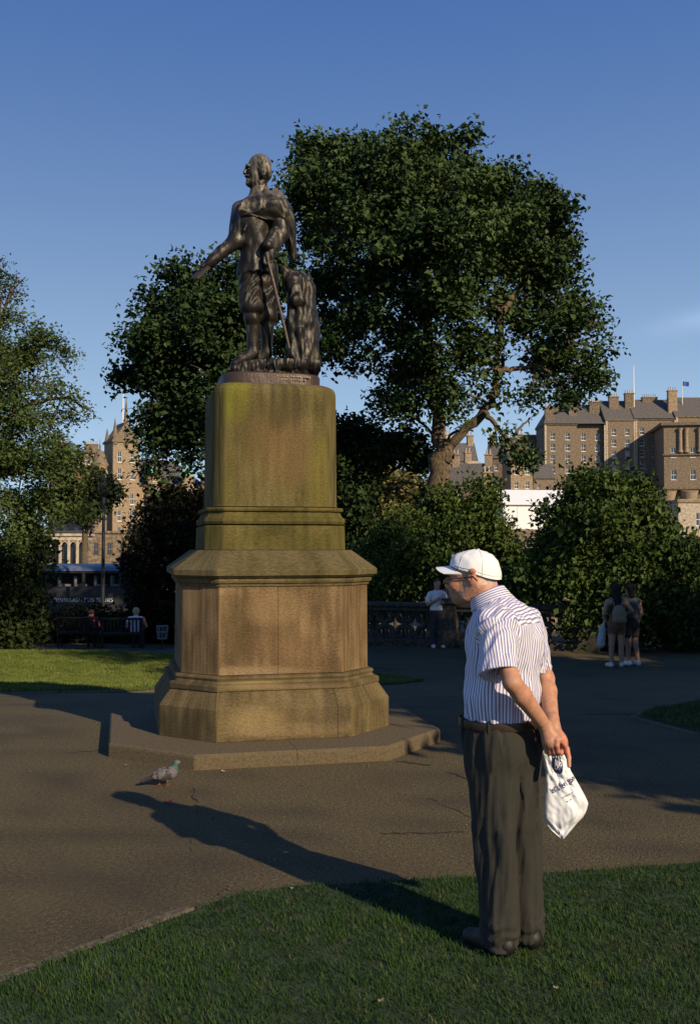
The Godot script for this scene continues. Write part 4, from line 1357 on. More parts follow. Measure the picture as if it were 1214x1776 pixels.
# a block of masonry, x0..x0+w along the front (z = zf), with real openings; cols and rows are window centres and sills
func block(o: Node3D, x0: float, y0: float, zf: float, w: float, h: float, dep: float, cols: Array, rows: Array, ww: float, wh: float, m: Material, pale := true, called := "wall") -> void:
	var mb := MB.new()
	var Z := Vector3.BACK
	var edges := [x0]
	for c in cols:
		edges.append(c - ww / 2)
		edges.append(c + ww / 2)
	edges.append(x0 + w)
	var y := y0
	var q := func(a: float, b: float, c: float, d: float) -> void:
		if b - a > 0.001 and d - c > 0.001:
			mb.quad(Vector3(a, c, zf), Vector3(b, c, zf), Vector3(b, d, zf), Vector3(a, d, zf), Z)
	var rs := rows.duplicate()
	if cols.is_empty():
		rs = []
	for r in rs:
		q.call(x0, x0 + w, y, r)
		for i in range(0, edges.size(), 2):
			q.call(edges[i], edges[i + 1], r, r + wh)
		for c in cols:
			var a: float = c - ww / 2
			var b: float = c + ww / 2
			var zi := zf - 0.28
			mb.quad(Vector3(a, r, zf), Vector3(a, r + wh, zf), Vector3(a, r + wh, zi), Vector3(a, r, zi), Vector3.RIGHT)
			mb.quad(Vector3(b, r, zf), Vector3(b, r + wh, zf), Vector3(b, r + wh, zi), Vector3(b, r, zi), Vector3.LEFT)
			mb.quad(Vector3(a, r, zf), Vector3(b, r, zf), Vector3(b, r, zi), Vector3(a, r, zi), Vector3.UP)
			mb.quad(Vector3(a, r + wh, zf), Vector3(b, r + wh, zf), Vector3(b, r + wh, zi), Vector3(a, r + wh, zi), Vector3.DOWN)
		y = r + wh
	q.call(x0, x0 + w, y, y0 + h)
	mb.quad(Vector3(x0, y0, zf), Vector3(x0, y0 + h, zf), Vector3(x0, y0 + h, zf - dep), Vector3(x0, y0, zf - dep), Vector3.LEFT)
	mb.quad(Vector3(x0 + w, y0, zf), Vector3(x0 + w, y0 + h, zf), Vector3(x0 + w, y0 + h, zf - dep), Vector3(x0 + w, y0, zf - dep), Vector3.RIGHT)
	mb.quad(Vector3(x0, y0, zf - dep), Vector3(x0 + w, y0, zf - dep), Vector3(x0 + w, y0 + h, zf - dep), Vector3(x0, y0 + h, zf - dep), Vector3.FORWARD)
	mb.quad(Vector3(x0, y0 + h, zf), Vector3(x0 + w, y0 + h, zf), Vector3(x0 + w, y0 + h, zf - dep), Vector3(x0, y0 + h, zf - dep), Vector3.UP)
	part(called, mb.mesh(), m, o)
	var wm := window_meshes(ww, wh)
	for r in rs:
		for c in cols:
			var fr := part("window", wm[0], M.frame if pale else M.town[2], o, Vector3(c, r, zf - 0.2))
			part("pane", wm[1], M.glass, fr)
			if pale:
				var sl := MB.new()
				part("sill", sill_mesh(ww), M.frame, fr, Vector3(0, -0.14, 0.22))

func sill_mesh(w: float) -> Mesh:
	var key := "sill%.2f" % w
	if not panes.has(key):
		var s := MB.new()
		s.slab(Vector3(-w / 2 - 0.12, 0, -0.1), Vector3(w / 2 + 0.12, 0.139, 0.12))
		panes[key] = s.mesh()
	return panes[key]

func gable_roof(o: Node3D, x0: float, w: float, y: float, zf: float, dep: float, rise: float, m: Material, hip := 0.0) -> MeshInstance3D:
	var mb := MB.new()
	var e := 0.35
	var a := Vector3(x0 - e, y, zf + e)
	var b := Vector3(x0 + w + e, y, zf + e)
	var c := Vector3(x0 + w + e - hip, y + rise, zf - dep / 2)
	var d := Vector3(x0 - e + hip, y + rise, zf - dep / 2)
	var a2 := Vector3(x0 - e, y, zf - dep - e)
	var b2 := Vector3(x0 + w + e, y, zf - dep - e)
	mb.quad(a, b, c, d, Vector3(0, 1, 1))
	mb.quad(a2, b2, c, d, Vector3(0, 1, -1))
	mb.tri(a, a2, d, Vector3.LEFT)
	mb.tri(b, b2, c, Vector3.RIGHT)
	mb.quad(a, b, b2, a2, Vector3.DOWN)
	return part("roof", mb.mesh(), m, o)

func chimney(o: Node3D, x: float, y: float, z: float, w: float, h: float, pots: int, m: Material) -> void:
	var mb := MB.new()
	mb.slab(Vector3(-w / 2, 0, -0.7), Vector3(w / 2, h, 0.7), 0.05)
	mb.slab(Vector3(-w / 2 - 0.15, h, -0.85), Vector3(w / 2 + 0.15, h + 0.3, 0.85), 0.05)
	var ch := part("chimney", mb.mesh(), m, o, Vector3(x, y, z))
	var pot := MB.new()
	pot.lathe([Vector2(0.2, 0), Vector2(0.17, 0.2), Vector2(0.16, 0.85), Vector2(0.21, 0.95), Vector2(0.15, 0.96)], Transform3D(), 8)
	for i in pots:
		part("chimney_pot", pot.mesh(), M.town[3], ch, Vector3((i + 0.5) / pots * w - w / 2, h + 0.3, 0))

func span(a: float, b: float, n: int, inset := 0.5) -> Array:
	var out := []
	for i in n:
		out.append(lerpf(a, b, (i + inset) / (n - 1 + 2 * inset)))
	return out

func band(o: Node3D, called: String, x0: float, w: float, y: float, h: float, zf: float, dep: float, proud: float, m: Material) -> void:
	var mb := MB.new()
	mb.slab(Vector3(x0 - proud, y, zf - dep - proud), Vector3(x0 + w + proud, y + h, zf + proud), 0.08)
	part(called, mb.mesh(), m, o)

func dome(o: Node3D, called: String, x: float, y: float, z: float, r: float, m: Material, tall := 1.0) -> MeshInstance3D:
	var mb := MB.new()
	mb.lathe([Vector2(r * 1.12, 0), Vector2(r * 1.12, 0.3), Vector2(r, 0.35), Vector2(r * 0.93, r * 0.4 * tall), Vector2(r * 0.72, r * 0.75 * tall), Vector2(r * 0.4, r * 1.0 * tall), Vector2(r * 0.16, r * 1.12 * tall), Vector2(r * 0.15, r * 1.45 * tall), Vector2(r * 0.05, r * 1.6 * tall), Vector2(0.02, r * 2.1 * tall)], Transform3D(), 14)
	return part(called, mb.mesh(), m, o, Vector3(x, y, z))

func distant_town() -> void:
	var k := 285.0 / F
	# old town tenements at the right: three joined houses
	var A := at(945, 900, 285.0)
	var grade := gh(0, 285.0)
	var hgt := func(y: float, d: float) -> float: return at(607, y, d).y
	var g0: float = A.y - grade
	for spec in [
		["tall brown stone tenement with a hipped slate roof, leftmost of the terrace on the hill", 945.0, 1050.0, 737.0, [[0, 9.2, 0.0, [2.3, 6.6]], [9.2, 8.1, -1.2, [2.2, 6.2]]], 16.0],
		["tall brown stone tenement with paired skylights, middle of the terrace on the hill", 1051.0, 1101.0, 730.0, [[0, 8.3, 0.6, [2.2, 6.0]]], 15.0],
		["tall stone tenement half in shadow, third along the terrace on the hill", 1102.0, 1172.0, 728.0, [[0, 11.5, 0.0, [2.0, 5.6, 9.2]]], 15.0],
		["tall stone tenement rising behind the columned building at the right edge", 1173.0, 1260.0, 724.0, [[0, 14.3, 0.4, [2.0, 5.4, 8.8, 12.2]]], 15.0]]:
		var o := thing("tenement", spec[0], "building", Vector3(at(spec[1], 900, 285.0).x, grade, -285.0))
		var top: float = hgt.call(spec[3], 285.0) - grade
		var rows := []
		for r in 9:
			rows.append(top - 4.2 - 3.2 * (8 - r))
		for b in spec[4]:
			block(o, b[0], 0, b[2], b[1], top, 13.0, b[3].map(func(c: float) -> float: return c + b[0]), rows, 1.25, 2.0, M.town[0])
			band(o, "eaves", b[0], b[1], top, 0.45, b[2], 13.0, 0.3, M.town[2])
		var wd: float = (spec[2] - spec[1]) * k
		var rf := gable_roof(o, 0, wd, top + 0.46, 0.3, 13.5, 6.4, M.slate, 3.2 if spec[1] < 950 else 0.0)
		for s in 2:
			var sk := MB.new()
			sk.slab(Vector3(-0.7, -0.05, -0.6), Vector3(0.7, 0.08, 0.6), 0.02)
			part("skylight", sk.mesh(), M.frame, rf, Vector3(wd * (0.3 + 0.4 * s), top + 2.7, -2.1), Vector3(0.76, 0, 0))
		var mb := MB.new()      # drain pipes and pale corner strips
		for x in [0.15, wd - 0.15]:
			mb.slab(Vector3(x - 0.28, 0, 0.601), Vector3(x + 0.28, top, 0.75))
		part("corner_strip", mb.mesh(), M.town[3], o)
		if spec[1] < 950:
			chimney(o, 1.6, top + 0.4, -1.2, 2.6, 4.6, 3, M.town[2])
			chimney(o, 8.6, top + 2.4, -3.0, 2.2, 4.0, 4, M.town[0])
			chimney(o, 15.2, top + 3.0, -4.0, 3.0, 4.0, 5, M.town[2])
		elif spec[1] < 1060:
			chimney(o, 3.4, top + 3.0, -4.0, 2.8, 4.4, 4, M.town[0])
			chimney(o, 7.9, top + 3.0, -4.0, 2.6, 5.4, 4, M.town[2])
		elif spec[1] < 1150:
			chimney(o, 6.0, top + 5.0, -6.0, 4.4, 2.2, 7, M.town[2])
			chimney(o, 11.4, top + 2.0, -2.0, 2.6, 6.6, 4, M.town[1])
	# a further house ends the terrace beyond the frame
	# flat block behind, between tenement and the tree
	var fb := thing("stone_building", "low brown block with a flat parapet left of the tall tenement", "building", Vector3(at(905, 900, 300.0).x, grade, -300.0))
	var ft: float = hgt.call(758.0, 300.0) - grade
	block(fb, 0, 0, 0, 12.0, ft, 10.0, span(0, 12, 4), [ft - 4, ft - 8, ft - 12], 1.2, 2.0, M.town[2])
	band(fb, "parapet", 0, 12.0, ft, 0.8, 0, 10.0, 0.3, M.town[2])
	# nearer building at the right edge, with columns and a bracketed lower wall
	var rd := 268.0
	var rx := at(1152, 900, rd).x
	var rb := thing("columned_building", "classical sandstone building with half columns at the right edge", "building", Vector3(rx, gh(0, rd), -rd), deg_to_rad(-8.0))
	var rt: float = hgt.call(738.0, rd) - gh(0, rd)
	var rl: float = hgt.call(845.0, rd) - gh(0, rd)
	block(rb, 0, rl, 0, 26.0, rt - rl, 18.0, [2.5, 7.5, 12.5, 17.5, 22.5], [rl + 2.0, rl + 8.0], 1.4, 2.6, M.town[0])
	block(rb, 2.2, 0, -1.2, 23.8, rl, 16.0, [6.0, 11.0], [3.0, rl - 6.0], 1.3, 2.4, M.town[0], true, "lower_wall")
	band(rb, "cornice", 0, 26.0, rt, 0.9, 0, 18.0, 0.9, M.town[2])
	band(rb, "cornice", 0, 26.0, rt - 8.1, 0.5, 0, 0.01, 0.5, M.town[2])
	band(rb, "sill_course", 0, 26.0, rl - 0.7, 0.7, 0, 18.0, 0.6, M.town[2])
	for x in [4.2, 5.8, 9.2, 10.8, 14.2, 15.8]:
		var cm := MB.new()
		cm.lathe([Vector2(0.75, 0), Vector2(0.75, 0.5), Vector2(0.55, 0.7), Vector2(0.5, 5.8), Vector2(0.75, 6.3), Vector2(0.75, 6.6)], Transform3D(), 10)
		part("column", cm.mesh(), M.town[1], rb, Vector3(x, rt - 7.3, 0.35))
	for x in [0.9, 6.5]:
		var bm := MB.new()
		bm.tube([Vector3(0, rl - 15.0, -0.6), Vector3(0, rl - 5.0, -0.6), Vector3(0, rl - 0.8, 0.2)], [1.3, 1.5, 2.4], 10)
		part("buttress", bm.mesh(), M.town[1], rb, Vector3(x, 0, -0.4))
	# pale house with a gable below it
	var pd := 190.0
	var ph := thing("pale_house", "pale stone house with a flat parapet low at the right edge", "building", Vector3(at(1176, 900, pd).x, gh(0, pd), -pd), deg_to_rad(-4.0))
	var ptop: float = hgt.call(872.0, pd) - gh(0, pd)
	block(ph, 0, 0, 0, 14.0, ptop, 9.0, [3.9, 8.5], [ptop - 9.2, ptop - 4.4], 1.3, 2.4, M.town[3])
	band(ph, "parapet", 0, 14.0, ptop, 0.7, 0, 9.0, 0.25, M.town[1])
	# clustered old roofs between the trees
	var spots := [
		[778, 828, 800, 245.0, 0, 5.0, "gabled stone house with a pale chimney just right of the big tree's trunk"],
		[812, 846, 812, 225.0, 3, 2.0, "narrow pale sunlit tower house among the roofs right of the trunk"],
		[846, 905, 795, 255.0, 2, 4.5, "dark brown gabled house left of the flat parapet block"],
		[886, 925, 800, 240.0, 1, 4.0, "sandstone house with white windows above the white pavilion"],
		[780, 850, 842, 215.0, 2, 5.0, "low slate roofed house below the cluster of old roofs"],
		[846, 866, 872, 170.0, 3, 3.5, "small pale gabled cottage left of the white pavilion"],
		[925, 962, 830, 250.0, 0, 4.0, "brown house half hidden behind the small bright tree"]]
	for s in spots:
		var dd: float = s[3]
		var p := at(s[0], 900, dd)
		var gy := gh(0, dd)
		var o := thing("old_house", s[6], "house", Vector3(p.x, gy, -dd), deg_to_rad(6.0 if s[4] != 2 else -14.0))
		var w: float = (s[1] - s[0]) / F * dd
		var t: float = hgt.call(float(s[2]), dd) - gy
		block(o, 0, 0, 0, w, t, 8.0, span(0, w, maxi(2, int(w / 3.0))), [t - 10.0, t - 6.6, t - 3.2], 0.95, 1.7, M.town[s[4]])
		gable_roof(o, 0, w, t + 0.01, 0, 8.0, s[5], M.slate if s[4] != 3 else M.town[3], 0.0 if s[4] != 3 else w * 0.3)
		chimney(o, 0.8, t + s[5] * 0.55, -4.0, 1.5, s[5] * 0.5 + 1.6, 2, M.town[3 if s[4] == 0 else 1])
		if w > 6.0:
			chimney(o, w - 0.8, t + s[5] * 0.55, -4.0, 1.5, s[5] * 0.5 + 1.4, 2, M.town[1])
	# white pavilion
	var wd2 := 120.0
	var wp := thing("white_pavilion", "bright white tent pavilion between the two shrubs", "pavilion", Vector3(at(872, 900, wd2).x, gh(0, wd2), -wd2), deg_to_rad(10.0))
	var w0: float = hgt.call(918.0, wd2) - gh(0, wd2)
	var w1: float = hgt.call(873.0, wd2) - gh(0, wd2)
	var w2: float = hgt.call(851.0, wd2) - gh(0, wd2)
	var wm := MB.new()
	for i in 5:
		wm.slab(Vector3(i * 1.81, w0, -6), Vector3(i * 1.81 + 1.79, w1, 0), 0.03)
	part("wall", wm.mesh(), M.white, wp)
	var bs := MB.new()
	bs.slab(Vector3(-0.2, 0, -6.2), Vector3(9.2, w0 - 0.002, 0.2), 0.03)
	part("base", bs.mesh(), M.town[2], wp)
	var rm := MB.new()
	rm.quad(Vector3(-0.3, w1, 0.3), Vector3(9.3, w1, 0.3), Vector3(9.3, w2 + 0.3, -3), Vector3(-0.3, w2 + 0.3, -3), Vector3(0, 1, 1))
	rm.quad(Vector3(-0.3, w1, -6.3), Vector3(9.3, w1, -6.3), Vector3(9.3, w2 + 0.3, -3), Vector3(-0.3, w2 + 0.3, -3), Vector3(0, 1, -1))
	rm.tri(Vector3(-0.3, w1, 0.3), Vector3(-0.3, w1, -6.3), Vector3(-0.3, w2 + 0.3, -3), Vector3.LEFT)
	rm.tri(Vector3(9.3, w1, 0.3), Vector3(9.3, w1, -6.3), Vector3(9.3, w2 + 0.3, -3), Vector3.RIGHT)
	rm.slab(Vector3(-0.35, w1 - 0.18, -6.35), Vector3(9.35, w1 - 0.002, 0.35), 0.03)
	part("roof", rm.mesh(), M.white, wp)
	# pale roofs in the valley, seen through the shrubs
	for s in [[18.6, 62.0, 5.0, "pale flat station roof low behind the round shrub"], [27.5, 70.0, 12.0, "second pale station roof low at the right behind the shrub"]]:
		var o := thing("station_roof", s[3], "roof", Vector3(s[0], gh(0, s[1]), -s[1]))
		var mb := MB.new()
		for i in 6:
			mb.box(Transform3D(Basis.from_euler(Vector3(0.32, 0, 0)), Vector3(0, 5.2, -i * 3.2)), Vector3(s[2], 0.12, 3.3), 0.02)
		part("glazed_ridge", mb.mesh(), M.white, o)
		var leg := MB.new()
		leg.slab(Vector3(-0.15, 0, -0.15), Vector3(0.15, 4.7, 0.15), 0.02)
		for x in [-0.45, 0.45]:
			for z in [0.0, -16.0]:
				part("column", leg.mesh(), M.dark_stone, o, Vector3(x * s[2], 0, z))
	# the big sandstone building at the left
	var ld := 262.0
	var lx := at(206, 900, ld)
	var lo := thing("domed_building", "ornate sandstone building with spire, turrets and green domes", "building", Vector3(lx.x, gh(0, ld), -ld), deg_to_rad(30.0))
	var y := func(py: float) -> float: return hgt.call(py, ld) - gh(0, ld)
	var lt: float = y.call(842.0)
	var cols := span(0, 26, 9)
	var rows := [lt - 27.0, lt - 22.6, lt - 18.2, lt - 13.8, lt - 9.4, lt - 5.0]
	block(lo, 0, 0, 0, 26.0, lt, 26.0, cols, rows, 1.25, 2.9, M.town[1])
	band(lo, "cornice", 0, 26, lt, 0.7, 0, 26, 0.6, M.town[0])
	band(lo, "string_course", 0, 26, lt - 10.2, 0.4, 0, 0.01, 0.25, M.town[3])
	gable_roof(lo, 1.5, 23, lt + 0.71, -1.5, 23, 7.5, M.slate, 5.0)
	# the left wing of it, facing left and in shade
	var wing := thing("sandstone_wing", "long brown sandstone building behind the feathery tree, left of the spire", "building", Vector3(at(84, 900, 300.0).x, gh(0, 300), -300.0), deg_to_rad(8.0))
	var wt: float = hgt.call(785.0, 300.0) - gh(0, 300)
	block(wing, 0, 0, 0, 16.5, wt, 14.0, span(0, 16.5, 5), [wt - 25, wt - 20.5, wt - 16.0, wt - 11.5, wt - 7.0, wt - 3.4], 1.3, 2.5, M.town[1])
	band(wing, "cornice", 0, 16.5, wt, 0.7, 0, 14, 0.5, M.town[0])
	chimney(wing, 3.0, wt + 0.7, -4, 4.0, 2.6, 5, M.town[0])
	chimney(wing, 12.0, wt + 0.7, -4, 4.0, 2.2, 5, M.town[0])
	# tower with gable and pinnacle
	block(lo, -2.2, 0, 2.0, 7.0, y.call(768.0), 8.0, [-0.4, 3.0], [lt - 27.0, lt - 22.6, lt - 18.2, lt - 13.8, lt - 9.4, lt - 5.0, lt + 1.5, lt + 6.0], 1.1, 2.9, M.town[1], true, "tower_wall")
	band(lo, "tower_cornice", -2.2, 7.0, y.call(768.0), 0.6, 2.0, 8.0, 0.4, M.town[0])
	var gt := MB.new()
	var gy0: float = y.call(768.0) + 0.61
	for z in [2.2, -6.2]:
		gt.tri(Vector3(-2.2, gy0, z), Vector3(4.8, gy0, z), Vector3(1.3, gy0 + 5.0, z), Vector3(0, 0, z + 2))
	gt.quad(Vector3(-2.2, gy0, 2.2), Vector3(1.3, gy0 + 5.0, 2.2), Vector3(1.3, gy0 + 5.0, -6.2), Vector3(-2.2, gy0, -6.2), Vector3(-1, 1, 0))
	gt.quad(Vector3(4.8, gy0, 2.2), Vector3(1.3, gy0 + 5.0, 2.2), Vector3(1.3, gy0 + 5.0, -6.2), Vector3(4.8, gy0, -6.2), Vector3(1, 1, 0))
	part("tower_gable", gt.mesh(), M.town[0], lo)
	for p in [[-1.6, 1.6, 2.0, 5.0], [4.2, 1.6, 2.0, 5.0], [1.3, 1.8, 5.0, 7.6], [-1.6, -5.4, 1.0, 4.0]]:
		var sp := MB.new()
		sp.lathe([Vector2(0.75, 0), Vector2(0.75, p[2]), Vector2(1.0, p[2] + 0.2), Vector2(0.7, p[2] + 0.5), Vector2(0.05, p[2] + p[3])], Transform3D(), 8)
		part("pinnacle", sp.mesh(), M.town[0], lo, Vector3(p[0], gy0 - 1.2, p[1]))
	# turrets
	for p in [[-5.2, 806.0, 1.9], [9.0, 822.0, 1.9], [18.5, 822.0, 2.0], [24.6, 822.0, 1.8]]:
		var ty: float = y.call(p[1])
		var tm := MB.new()
		tm.lathe([Vector2(p[2], 0), Vector2(p[2], ty - 0.6), Vector2(p[2] * 1.2, ty - 0.4), Vector2(p[2] * 1.2, ty)], Transform3D(), 14)
		var tw := part("turret", tm.mesh(), M.town[1], lo, Vector3(p[0], 0, 0.4))
		dome(tw, "dome", 0, ty, 0, p[2], M.copper if p[0] > 0 else M.town[0], 1.0 if p[0] > 0 else 1.7)
		var sw := window_meshes(0.9, 2.2)
		for a in [0.0, 0.9]:
			part("window", sw[0], M.frame, tw, Vector3(sin(a) * p[2] * 1.01, ty - 4.0, cos(a) * p[2] * 1.01), Vector3(0, a, 0))
	# flag poles
	var fp := MB.new()
	fp.tube([Vector3.ZERO, Vector3(0, 9.0, 0), Vector3(0, 18.5, 0)], [0.2, 0.16, 0.1], 8)
	part("flag_pole", fp.mesh(), M.white, lo, Vector3(1.9, y.call(742.0), -3.0))
	for s in [[1098.5, 634.0, 700.0, 284.0, 0.24, "tall white flag pole on the roof of the middle tenement"], [1182.5, 660.0, 690.0, 284.0, 0.12, "thin flag pole with a blue flag at the right end of the terrace"]]:
		var b := at(s[0], s[2], s[3] + 6.0)
		var t := at(s[0], s[1], s[3] + 6.0)
		var po := thing("flag_pole", s[5], "flag pole", b)
		var pm := MB.new()
		pm.tube([Vector3(0, -3.0, 0), Vector3(0, t.y - b.y, 0)], [s[4], s[4] * 0.6], 8)
		part("pole", pm.mesh(), M.white, po)
		if s[0] > 1150:
			var g := []
			for i in 7:
				var row := []
				for j in 4:
					row.append(Vector3(0.1 + i * 0.3, t.y - b.y - 0.2 - j * 0.45 - i * 0.03, 0.18 * sin(i * 1.3)))
				g.append(row)
			var fm := MB.new()
			fm.grid(g, false, Vector3.BACK)
			part("flag", fm.mesh(), mat(Color(0.03, 0.09, 0.35), 0.8), po)
	# dark low block beside the street lamp, and the white arcade behind the feathery tree
	var db := thing("brown_block", "shaded brown stone block behind the street lamp", "building", Vector3(at(150, 900, 150.0).x, gh(0, 150), -150.0), deg_to_rad(52.0))
	var dt: float = hgt.call(925.0, 150.0) - gh(0, 150)
	block(db, 0, 0, 0, 9.0, dt, 9.0, [2.0, 4.5, 7.0], [dt - 7.0, dt - 3.4], 1.0, 2.0, M.town[2], false)
	band(db, "cornice", 0, 9, dt, 0.4, 0, 9, 0.3, M.town[2])
	var ad := 110.0
	var ar := thing("white_arcade", "white arched station front behind the feathery tree at left", "building", Vector3(at(28, 900, ad).x, gh(0, ad), -ad), deg_to_rad(6.0))
	var a0: float = hgt.call(978.0, ad) - gh(0, ad)
	var a1: float = hgt.call(930.0, ad) - gh(0, ad)
	var am := MB.new()
	am.slab(Vector3(0, a1 - 0.5, -4), Vector3(7.8, a1, 0), 0.05)
	am.slab(Vector3(-0.2, a1 + 0.001, -4.2), Vector3(8.0, a1 + 0.3, 0.2), 0.05)
	am.slab(Vector3(0, 0, -4), Vector3(7.8, a0, -0.1), 0.05)
	part("wall", am.mesh(), M.town[3], ar)
	for i in 9:
		var cm := MB.new()
		cm.slab(Vector3(i * 0.93, a0 + 0.001, -0.3), Vector3(i * 0.93 + 0.3, a1 - 0.501, 0), 0.03)
		part("pier", cm.mesh(), M.town[3], ar)
	for i in 8:
		var arc := MB.new()
		var pts := []
		for j in 9:
			var a := PI * j / 8.0
			pts.append(Vector3(i * 0.93 + 0.615 - cos(a) * 0.31, a1 - 0.9 + sin(a) * 0.31, -0.12))
		arc.tube(pts, [0.07, 0.07, 0.07, 0.07, 0.07, 0.07, 0.07, 0.07, 0.07], 6)
		part("arch", arc.mesh(), M.town[3], ar)
	var back := MB.new()
	back.slab(Vector3(0.05, a0 + 0.01, -1.0), Vector3(7.7, a1 - 0.51, -0.8))
	part("pane", back.mesh(), M.glass, ar)

# ---------------------------------------------------------------- furniture of the garden
func garden_furniture() -> void:
	# pierced stone balustrade
	var a := Vector2(-0.6, 25.8)
	var b := Vector2(5.35, 23.9)
	var run := b - a
	var len := run.length()
	var base := on(a.x, a.y, -0.12)
	var turn := atan2(run.y, run.x)
	var o := thing("stone_balustrade", "dark pierced stone balustrade at the far side of the path", "balustrade", base, turn)
	var drop := on(b.x, b.y).y - base.y - 0.12
	var mb := MB.new()
	mb.slab(Vector3(0, -0.4, -0.28), Vector3(len, 0.34, 0.28), 0.03)
	part("plinth", mb.mesh(), M.dark_stone, o)
	mb = MB.new()
	mb.slab(Vector3(0, 1.02, -0.24), Vector3(len, 1.12, 0.24), 0.02)
	mb.slab(Vector3(0, 1.121, -0.3), Vector3(len, 1.22, 0.3), 0.03)
	part("rail", mb.mesh(), M.dark_stone, o)
	var pier := MB.new()
	pier.slab(Vector3(-0.32, -0.4, -0.34), Vector3(0.32, 1.2, 0.34), 0.03)
	pier.slab(Vector3(-0.38, 1.201, -0.4), Vector3(0.38, 1.36, 0.4), 0.04)
	for x in [0.0, len * 0.5, len + 0.3]:
		part("pier", pier.mesh(), M.dark_stone, o, Vector3(x, 0.0, 0))
	var ring := MB.new()
	var pts := []
	for j in 25:
		var t := TAU * j / 24.0
		var r := 0.2 + 0.055 * cos(t * 4.0)
		pts.append(Vector3(cos(t) * r, sin(t) * r, 0))
	var rr := []
	rr.resize(25)
	rr.fill(0.075)
	ring.tube(pts, rr, 8, false)
	ring.slab(Vector3(-0.24, 0.25, -0.07), Vector3(0.24, 0.345, 0.07), 0.01)
	ring.slab(Vector3(-0.24, -0.345, -0.07), Vector3(0.24, -0.25, 0.07), 0.01)
	ring.slab(Vector3(-0.245, -0.345, -0.06), Vector3(-0.19, 0.345, 0.06), 0.01)
	ring.slab(Vector3(0.19, -0.345, -0.06), Vector3(0.245, 0.345, 0.06), 0.01)
	var n := int(len / 0.49)
	for i in n:
		var x := (i + 0.5) * len / n
		if absf(x - len * 0.5) < 0.4 or x < 0.4 or x > len - 0.3:
			continue
		part("pierced_stone", ring.mesh(), M.dark_stone, o, Vector3(x, 0.682, 0))
	# two benches
	var proto: Node3D = null
	for s in [[-7.45, 27.6, "slatted dark park bench with the person in dark red", 0.06], [-6.2, 27.3, "slatted dark park bench with the fair haired person in white", 0.12]]:
		var bo := thing("park_bench", s[2], "bench", on(s[0], s[1]), PI + s[3], "dark benches along the far edge of the lawn")
		var sl := MB.new()
		sl.box(Transform3D(), Vector3(1.5, 0.03, 0.07), 0.008)
		for i in 6:
			part("seat_slat", sl.mesh(), M.black_paint, bo, Vector3(0, 0.44, 0.24 - i * 0.09))
		var up := MB.new()
		up.box(Transform3D(), Vector3(0.065, 0.40, 0.022), 0.006)
		for i in 11:
			part("back_slat", up.mesh(), M.black_paint, bo, Vector3(-0.68 + i * 0.136, 0.7, -0.30 - 0.02), Vector3(-0.15, 0, 0))
		var rail := MB.new()
		rail.box(Transform3D(), Vector3(1.56, 0.07, 0.045), 0.01)
		part("back_rail", rail.mesh(), M.black_paint, bo, Vector3(0, 0.93, -0.352), Vector3(-0.15, 0, 0))
		part("back_rail", rail.mesh(), M.black_paint, bo, Vector3(0, 0.49, -0.285), Vector3(-0.15, 0, 0))
		bo.scale = Vector3(0.72, 0.9, 0.9)
		for x in [-0.75, 0.75]:
			var lg := MB.new()
			lg.bar(Vector3(0, 0, 0.25), Vector3(0, 0.64, 0.25), 0.06, 0.06, 0.01)
			part("front_leg", lg.mesh(), M.black_paint, bo, Vector3(x, 0, 0))
			var lb := MB.new()
			lb.bar(Vector3(0, 0, -0.24), Vector3(0, 0.96, -0.365), 0.06, 0.06, 0.01)
			part("back_leg", lb.mesh(), M.black_paint, bo, Vector3(x, 0, 0))
			var arm := MB.new()
			arm.bar(Vector3(0, 0.655, 0.3), Vector3(0, 0.655, -0.3), 0.07, 0.03, 0.008)
			part("armrest", arm.mesh(), M.black_paint, bo, Vector3(x, 0, 0))
	# pale metal stand at the pedestal side
	var st := thing("litter_basket", "pale metal basket on a post beside the benches", "basket", on(-4.95, 26.4))
	st.scale = Vector3(0.62, 0.72, 0.62)
	var bars := MB.new()
	bars.tube([Vector3(0, 0, 0), Vector3(0, 0.5, 0)], [0.03, 0.03], 8)
	part("post", bars.mesh(), M.black_paint, st)
	for k in 10:
		var t := TAU * k / 10.0
		var bb := MB.new()
		bb.tube([Vector3(cos(t) * 0.2, 0.45, sin(t) * 0.2), Vector3(cos(t) * 0.25, 0.92, sin(t) * 0.25)], [0.013, 0.013], 6)
		part("bar", bb.mesh(), mat(Color(0.22, 0.22, 0.235), 0.5), st)
	for h in [[0.46, 0.2], [0.7, 0.226], [0.92, 0.25]]:
		var pts2 := []
		var r2 := []
		for k in 17:
			pts2.append(Vector3(cos(TAU * k / 16.0) * h[1], h[0], sin(TAU * k / 16.0) * h[1]))
			r2.append(0.016)
		var hb := MB.new()
		hb.tube(pts2, r2, 6, false)
		part("hoop", hb.mesh(), mat(Color(0.22, 0.22, 0.235), 0.5), st)
	# street lamp
	var lp := on(at(180, 900, 40.0).x, 40.0)
	var lamp := thing("street_lamp", "slim dark street lamp column in front of the blue bus roof", "street lamp", lp)
	var pm := MB.new()
	var hh: float = at(180, 862, 40.0).y - lp.y
	pm.tube([Vector3.ZERO, Vector3(0, 1.2, 0), Vector3(0, 1.25, 0), Vector3(0, hh, 0)], [0.13, 0.12, 0.085, 0.06], 10)
	part("column", pm.mesh(), M.black_paint, lamp)
	var hm := MB.new()
	hm.lathe([Vector2(0.05, 0), Vector2(0.2, 0.15), Vector2(0.22, 0.5), Vector2(0.26, 0.52), Vector2(0.08, 0.75), Vector2(0.02, 0.9)], Transform3D(), 8)
	part("lantern", hm.mesh(), M.black_paint, lamp, Vector3(0, hh, 0))

